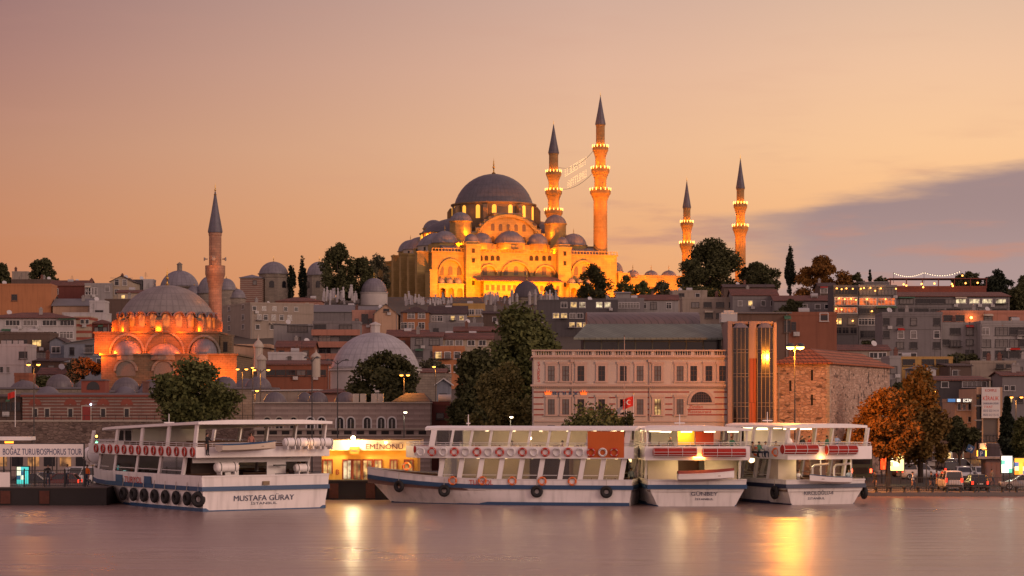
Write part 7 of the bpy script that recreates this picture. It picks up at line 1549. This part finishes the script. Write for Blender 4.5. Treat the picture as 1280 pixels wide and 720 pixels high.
onboat('person in black leaning at the left stern corner of the left boat', b1, 259, .35, z1_, R(30), 'rail', blk, blk)
onboat('person in dark red seated on the upper deck of the middle boat', b3, 900, 2.0, z3_-.02, 0, 'sit', rdd, jean)
onboat('person in black standing left of the yellow screen on the middle boat', b3, 838, 1.2, z3_, R(15), 'stand', blk, jean)
onboat('person in pale blue standing low on the stern of the long boat', b2, 789, .8, 1.2, R(-70), 'stand', lbl, jean)
person('person in black walking left of the white van behind the railing', (X(1164,205),205,.366), R(70), 'walk', blk, jean)
person('person in dark red walking just behind the one in black at the railing', (X(1171,208),208,.366), R(85), 'walk', rdd, blk)
person('person in an orange vest standing at the right end of the left landing stage', (X(109,184.5),184.5,zp1), R(-30), 'stand', org, jean)

for i, (b_, px, y, z, pose) in enumerate(((b3,860,2.3,z3_-.02,'sit'),(b3,873,2.5,z3_-.02,'sit'),(b3,886,2.2,z3_,'stand'),(b3,915,1.4,z3_,'rail'),(b3,824,2.4,z3_-.02,'sit'),(b4,970,3.5,z4-.02,'sit'),(b4,984,3.4,z4-.02,'sit'),(b4,1024,2.5,z4-.02,'sit'),(b4,1034,3.2,z4,'stand'))):
    c1, n1 = ((tan_,'tan'),(wht,'white'),(rdd,'dark red'),(grn,'green'),(blk,'black'))[i % 5]; bn = 'middle' if b_ is b3 else 'right'
    onboat('passenger in %s %s on the %s boat upper deck, %s' % (n1, 'seated' if pose == 'sit' else 'standing', bn, ('left part','centre','beside the yellow screen','at its right rail','far left seat','by the left pillar','two from the left pillar','behind the right red roll','near the right end')[i]), b_, px, y, z, R((i*37) % 60-30), pose, c1, jean)
for i, (k, nm_) in enumerate(((3.0,'bow end'),(7.4,'third of the way back'),(11.6,'middle'),(14.2,'stern end'))):
    p_ = person('passenger in %s seated upstairs on the long boat, towards its %s' % (('white','black','pink','tan')[i], nm_), toworld(b2, (-2.4, 17.5-k, 3.85+.165-.02)), R(60+i*15), 'sit', (wht,blk,pnk,tan_)[i], jean)
for px, D, rz, ps, c1, lb in ((1141,204,80,'walk',wht,'person in white walking along the railing under the orange tree'),(1094,205,-60,'stand',blk,'person in black standing near the right boat stern at the railing'),(1240,213,40,'walk',tan_,'person in tan walking before the grey kiosk'),(60,186,10,'stand',blk,'person in black waiting behind the left landing stage railing'),(84,187,-40,'stand',wht,'person in white waiting behind the left landing stage railing')):
    person(lb, (X(px,D),D,.366 if D > 200 else zp1), R(rz), ps, c1, jean)
bol = MB().lathe([(.16,0),(.14,.08),(.10,.12),(.10,.34),(.19,.40),(.2,.46),(.12,.52),(1e-5,.54)], 14).mesh('bollard', dark, 40)
for i in range(12): tag(obj('bollard', bol, None, (X(1078+i*17.5,200.3), 200.3, .36)), 'squat black mooring bollard in the row on the right quay edge', 'bollard', 'mooring bollards on the right quay edge')
# mooring lines
for i, (a_, c_, lb) in enumerate(((toworld(b1,(-1.2,28.5,3.2)),(-33.0,196.5,1.7),'slack mooring line from the bow of the left boat'),(toworld(b2,(-.6,22.2,2.9)),(X(500,193.2),193.2,zp2),'mooring line from the bow of the long boat to the terminal stage'),(toworld(b4,(3.6,.6,2.0)),(X(1092,200.4),200.4,.6),'mooring line from the right boat stern to the quay'))):
    tag(cable(a_, c_, .35, .035).build('mooring_line', rope_m), lb, 'rope')

# ---------------------------------------------------------------- trees: tapered trunk, limbs, crown of many small leaf faces
lf_dark = MLEAF('leaf_dark', (.050,.055,.024), (.085,.085,.036)); lf_olive = MLEAF('leaf_olive', (.072,.085,.03), (.125,.128,.043)); lf_light = MLEAF('leaf_light', (.12,.115,.042), (.20,.17,.062)); lf_con = MLEAF('needle_dark', (.020,.028,.019), (.04,.048,.028)); lf_lamp_orange = MLEAF('leaf_lamp_orange', (.15,.075,.02), (.25,.115,.028)); lf_grey = MLEAF('leaf_grey', (.07,.07,.042), (.11,.10,.06))  # the orange leaves have sodium lamplight put into their colour
def tree(label, x0, x1, ptop, pbase, D, leaf, n, size, seed, shape='round', trunk=.12, group=None, name='tree', pcrown=None, base=None, dense=1.0, lobes=16):
    lobes = int(lobes*1.6); n = int(n*1.5)
    rg = random.Random(seed); s = D/F; zb = Z(pbase, D) if base is None else base; H_ = Z(ptop,D)-zb; w = (x1-x0)*s/2; zc0 = (Z(pcrown,D)-zb) if pcrown else H_*trunk; hc = (H_-zc0)/2; zc = zc0+hc
    t = thing(name, label, 'tree' if name != 'bush' else 'bush', (X((x0+x1)/2,D), D, zb), 0, group); dp = w*.9
    lb = []
    for i in range(lobes):
        while True:
            u, v, q = rg.uniform(-1,1), rg.uniform(-1,1), rg.uniform(-1,1)
            if (shape == 'mass' and u*u+v*v < 1) or (shape != 'mass' and u*u+v*v+q*q < 1 and (i > lobes//3 or u*u+v*v+q*q > .35)): break
        r_ = rg.uniform(.24,.38)
        if shape == 'cone':
            q = rg.uniform(-1,.92); k = (1-q)/2; r_ = .10+.30*k; u *= max(.05,k*.85); v *= max(.05,k*.85)
        elif shape == 'poplar':
            k = 1-.55*abs(q+.1); u *= k*.8; v *= k*.8
        elif shape == 'mass': k = (1-max(0,q))**.55*(.93 if q > -.5 else .82); u *= k; v *= k; r_ *= .85; q = q*.86
        elif shape == 'spread': q = q*.75+.1
        lim = 1-r_*.8; m_ = math.sqrt(u*u+v*v+q*q)
        if shape in ('round','spread') and m_ > lim: u, v, q = u*lim/m_, v*lim/m_, q*lim/m_
        if shape == 'round' and q < -.3: u *= .85; v *= .85
        lb.append((u*w, v*dp, zc+q*hc*(.98 if shape == 'cone' else 1), r_))
    vs = []; fs = []; base_r = (w+hc)/2 if shape != 'cone' else w
    per = max(1, int(n*dense/lobes))
    for (lx_,ly_,lz_,lr) in lb:
        for _ in range(per):
            a = rg.uniform(0,2*math.pi); cz_ = rg.uniform(-1,1); sr = math.sqrt(1-cz_*cz_); rr = lr*(rg.random()**.42)*rg.uniform(.85,1.28)
            c_ = Vector((lx_+math.cos(a)*sr*rr*w, ly_+math.sin(a)*sr*rr*dp, lz_+cz_*rr*(hc if shape != 'cone' else hc*.5)*.95))
            if c_.z < .3: continue
            d1 = Vector((rg.gauss(0,1),rg.gauss(0,1),rg.gauss(0,.7))).normalized(); d2 = d1.orthogonal().normalized(); d2 = (Matrix.Rotation(rg.uniform(0,6.28),3,d1)@d2); sz_ = size*rg.uniform(.55,1.3)
            e1, e2 = d1*sz_*.5, d2*sz_*.33; k = len(vs)
            vs += [tuple(c_-e1), tuple(c_+e2*.9), tuple(c_+e1), tuple(c_-e2)]; fs.append((k,k+1,k+2,k+3))
    me = bpy.data.meshes.new('crown'); me.from_pydata(vs, [], fs); me.materials.append(leaf); obj('crown', me, t)
    b = MB(); tr_ = max(.07, H_*.024); b.tube((0,0,-1.5),(rg.uniform(-.2,.2),0,zc*.75),tr_*1.25,tr_*.75,9); top_ = Vector((0,0,zc*.7))
    for (lx_,ly_,lz_,lr) in lb[:10]: st_ = Vector((0,0,rg.uniform(.45,.75)*zc)); b.tube(st_, (lx_*.9,ly_*.9,lz_), tr_*.45, tr_*.12, 6)
    if shape in ('cone','poplar'): b.tube((0,0,zc*.7),(0,0,H_*.93),tr_*.6,.02,6)
    b.build('trunk', bark, t); return t
tree('round olive-green tree in front of the small mosque and its bazaar', 176, 295, 451, 540, 250, lf_olive, 9000, .5, 1, 'mass', lobes=30)
tree('dense dark round tree in front of the broad bath-house dome', 437, 527, 441, 525, 280, lf_dark, 9000, .55, 2, 'mass', lobes=28)
tree('tallest big leafy olive tree left of the pink hall', 590, 712, 386, 560, 262, lf_olive, 15000, .6, 3, 'mass', lobes=40, trunk=.0)
tree('broad dark green tree filling the gap left of the pink hall', 555, 640, 440, 560, 256, lf_dark, 11000, .6, 4, 'mass', lobes=30, trunk=.0)
tree('paler willow-like tree low beside the pink hall', 588, 670, 456, 560, 240, lf_light, 10000, .46, 5, 'mass', lobes=30, trunk=.0)
tree('small leafy tree in front of the left windows of the pink hall', 697, 782, 498, 560, 208, lf_olive, 6000, .36, 6, lobes=22, shape='spread', base=.36)
tree('low dark bush-like tree beside the flagpoles at the pink hall', 768, 803, 517, 560, 209, lf_dark, 2500, .34, 7, lobes=12, base=.36)
tree('broad tree lit orange by the lamp at the quay on the right', 1068, 1152, 487, 610, 215, lf_lamp_orange, 12000, .40, 8, 'mass', lobes=34, pcrown=574, base=.36)
tree('taller tree with lamplight painted into its leaves behind the orange-lit one', 1115, 1186, 462, 606, 226, MLEAF('leaf_lamp_amber', (.115,.075,.022), (.19,.11,.032)), 11000, .44, 9, 'mass', lobes=34, pcrown=575, base=.36)  # green foliage with the lamp's amber light painted into the leaf colour
tree('small dark round tree right of the orange-lit trees', 1176, 1224, 520, 600, 240, lf_dark, 4500, .42, 10, lobes=16, pcrown=566, base=.36)
tree('dark conifer in front of the billboard tower', 1243, 1275, 494, 590, 250, lf_con, 5500, .5, 11, 'cone', lobes=34, pcrown=576, base=.36)
tree('bushy olive tree at the right edge beside the conifer', 1262, 1302, 520, 600, 242, lf_olive, 4500, .45, 12, lobes=16, pcrown=582, base=.36)
tree('small lamplit tree beside the old tower foot', 1052, 1078, 535, 600, 232, lf_lamp_orange, 2500, .4, 13, lobes=12, base=.36)
# the skyline and the hill
sky = [('round dark tree alone on the left skyline', 35, 73, 321, 352, 700, lf_dark, 3500, .8, 'round'),
 ('dark tree at the left edge of the skyline', -12, 15, 330, 354, 705, lf_dark, 2500, .8, 'round'),
 ('narrow cypress beside the first skyline tomb', 371, 385, 326, 370, 700, lf_con, 2200, .7, 'poplar'),
 ('shorter cypress left of the narrow one by the first tomb', 357, 371, 333, 370, 698, lf_con, 2000, .7, 'poplar'),
 ('tallest dark skyline tree between the tombs and the great mosque', 398, 448, 307, 370, 690, lf_dark, 9500, .85, 'round'),
 ('dark tree joined to the right of the tallest skyline tree', 432, 470, 322, 368, 692, lf_dark, 6500, .85, 'round'),
 ('loose dark tree nearest the great mosque on its left', 456, 488, 319, 356, 720, lf_grey, 2600, .8, 'round'),
 ('spreading dark tree right of the tomb dome before the mosque wall', 720, 764, 333, 378, 735, lf_dark, 4500, .8, 'round'),
 ('thin tree between the dark tomb dome and the mosque gallery', 676, 700, 354, 380, 730, lf_grey, 1600, .7, 'round'),
 ('loose small tree before the left end of the courtyard wall', 768, 795, 345, 372, 740, lf_olive, 1800, .75, 'round'),
 ('low leafy tree in the middle of the courtyard wall', 790, 818, 352, 372, 742, lf_olive, 1600, .75, 'round'),
 ('low leafy tree at the right end of the courtyard wall', 812, 842, 352, 372, 744, lf_grey, 1700, .75, 'round'),
 ('biggest dark rounded tree in front of the shorter right minarets', 842, 932, 303, 372, 700, lf_dark, 15000, .9, 'round'),
 ('dark spreading tree right of the biggest one on the ridge', 918, 980, 328, 368, 705, lf_dark, 8000, .9, 'round'),
 ('slim dark cypress standing alone on the right ridge', 980, 996, 313, 362, 690, lf_con, 2600, .7, 'poplar'),
 ('round tree with lamplight painted into its leaves on the right ridge', 994, 1062, 322, 366, 680, lf_lamp_orange, 10500, .85, 'round'),
 ('small dark tree right of the orange one', 1056, 1082, 340, 362, 690, lf_dark, 2600, .8, 'round'),
 ('little conifer beside the terrace bar', 1083, 1092, 336, 356, 640, lf_con, 1200, .6, 'cone'),
 ('umbrella-shaped low tree next to the little conifer', 1092, 1110, 345, 358, 660, lf_dark, 1200, .7, 'spread'),
 ('leafy tree behind the right end of the terrace bar', 1186, 1232, 340, 366, 620, lf_dark, 3500, .8, 'round'),
 ('tall dark tree on the ridge right of the terrace bar', 1228, 1268, 338, 370, 615, lf_con, 3500, .8, 'round'),
 ('dark tree descending the slope at the right edge', 1254, 1300, 356, 412, 540, lf_dark, 6000, .8, 'round'),
 ('topmost tree at the right edge of the ridge', 1262, 1300, 346, 380, 600, lf_dark, 3500, .85, 'round'),
 ('little dark bush on a roof terrace left of the lit restaurant', 974, 1006, 373, 396, 515, lf_dark, 2200, .6, 'spread')]
for i, (lb, a, c_, pt, pb, D, lf, n, sz_, shp) in enumerate(sky): tree(lb, a, c_, pt, pb+6, D, lf, n, sz_, 40+i, 'mass' if shp == 'round' else shp, group='trees along the skyline', lobes=24 if n > 3000 else 18, trunk=.0)
for i, (a, c_, pt, pb, D, lb) in enumerate(((82,128,446,482,395,'dark bushes beneath the blue-grey house at left'),(40,80,470,492,360,'dark scrub between the brick house and the old bath house'),(205,240,486,512,318,'scrub between the two domed bazaar halls'),(520,560,448,482,360,'dark shrubs beside the cream house'),(630,690,404,440,520,'dark shrubs between the brick apartment and the big tree'),(1112,1140,476,520,360,'ochre shrubs beside the old tower roof'),(960,990,388,404,480,'shrubs on the terrace behind the lift towers'),(1070,1110,424,442,470,'grey shrubs on the slope under the lit restaurants'),(1180,1230,440,470,430,'scrub below the stepped grey apartment'),(640,700,367,384,725,'low dark shrubs along the mosque terrace'),(845,905,356,378,690,'shrubs at the foot of the biggest ridge tree'))):
    tree(lb, a, c_, pt, pb, D, lf_dark if i % 3 else lf_grey, 2600, .6, 80+i, 'spread', name='bush', lobes=14, trunk=.0)
# cemetery: pale headstones below the mosque
hs = MB(); hs.prism([(-.28,0),(.28,0),(.3,1.5),(.18,1.95),(0,2.1),(-.18,1.95),(-.3,1.5)], -.1, .1); hs.prism([(-.2,2.1),(.2,2.1),(.26,2.35),(0,2.6),(-.26,2.35)], -.12, .12); hsm = hs.mesh('headstone', M('marble_grey', (.36,.34,.35), .7, .2, 2))
rg = random.Random(5)
for (a, c_, pb, D, n, gname) in ((402,446,377,670,26,'left of the great mosque behind the concrete building'),(506,566,384,690,34,'below the shaded side of the great mosque'),(604,652,383,700,22,'below the great mosque gallery'),(668,700,382,700,12,'beside the dark tomb dome')):
    for i in range(n):
        px = rg.uniform(a, c_); D_ = D+rg.uniform(-14,14); o = obj('headstone', hsm, None, (X(px,D_), D_, Z(pb,D)+rg.uniform(-.6,2.0)), rg.uniform(-.5,.5)); k = rg.uniform(.8,1.25); o.scale = (k,k,k*rg.uniform(.85,1.2)); o.rotation_euler = (rg.uniform(-.08,.08), rg.uniform(-.08,.08), rg.uniform(-.5,.5)); tag(o, 'pale grey headstone among the crowded graves '+gname, 'headstone', 'headstones '+gname)
# stone lantern chimneys of the old school below the mosque
chm = MB(); chm.lathe([(.5,-2),(.5,1.8),(.62,1.9),(.62,2.1),(.45,2.3),(.3,2.9),(1e-5,3.2)],8); chme = chm.mesh('chimney', M('pale_chimney', (.30,.275,.265), .8, .2, 1))
for i, px in enumerate((607,613,640,646,662,669,676,683)):
    o = obj('chimney', chme, None, (X(px,688), 688, Z(379,688)), .3*i); o.scale = (1,1,1+.2*(i%3)); tag(o, 'pale stone chimney in the row on the domed school roof below the mosque', 'chimney', 'chimneys of the domed school')
ms = thing('domed_school', 'low domed school with rows of little lead domes below the mosque terrace', 'school', (X(600,695), 695, Z(392,695))); b = MB(); b.box(0,X(705,695)-X(600,695),0,10,-3,Z(384,695)-Z(392,695)); b.build('wall', rstone, ms)
for i in range(9): dome('dome', lead_s, ms, ((8+i*11)*695/F, 5, Z(384,695)-Z(392,695)), 1.45, 1.3, 0, 20, 0)
mt = thing('terrace_wall', 'long grey terrace wall at the foot of the great mosque', 'wall', (X(496,735), 735, Z(392,735))); b = MB(); b.box(0,X(850,735)-X(496,735),0,1.5,-3,Z(377,735)-Z(392,735)); b.build('wall', rstone, mt); MB().box(-.1,X(850,735)-X(496,735),-.15,1.6,Z(377,735)-Z(392,735)+.003,Z(377,735)-Z(392,735)+.4).build('coping', stone_smooth, mt)
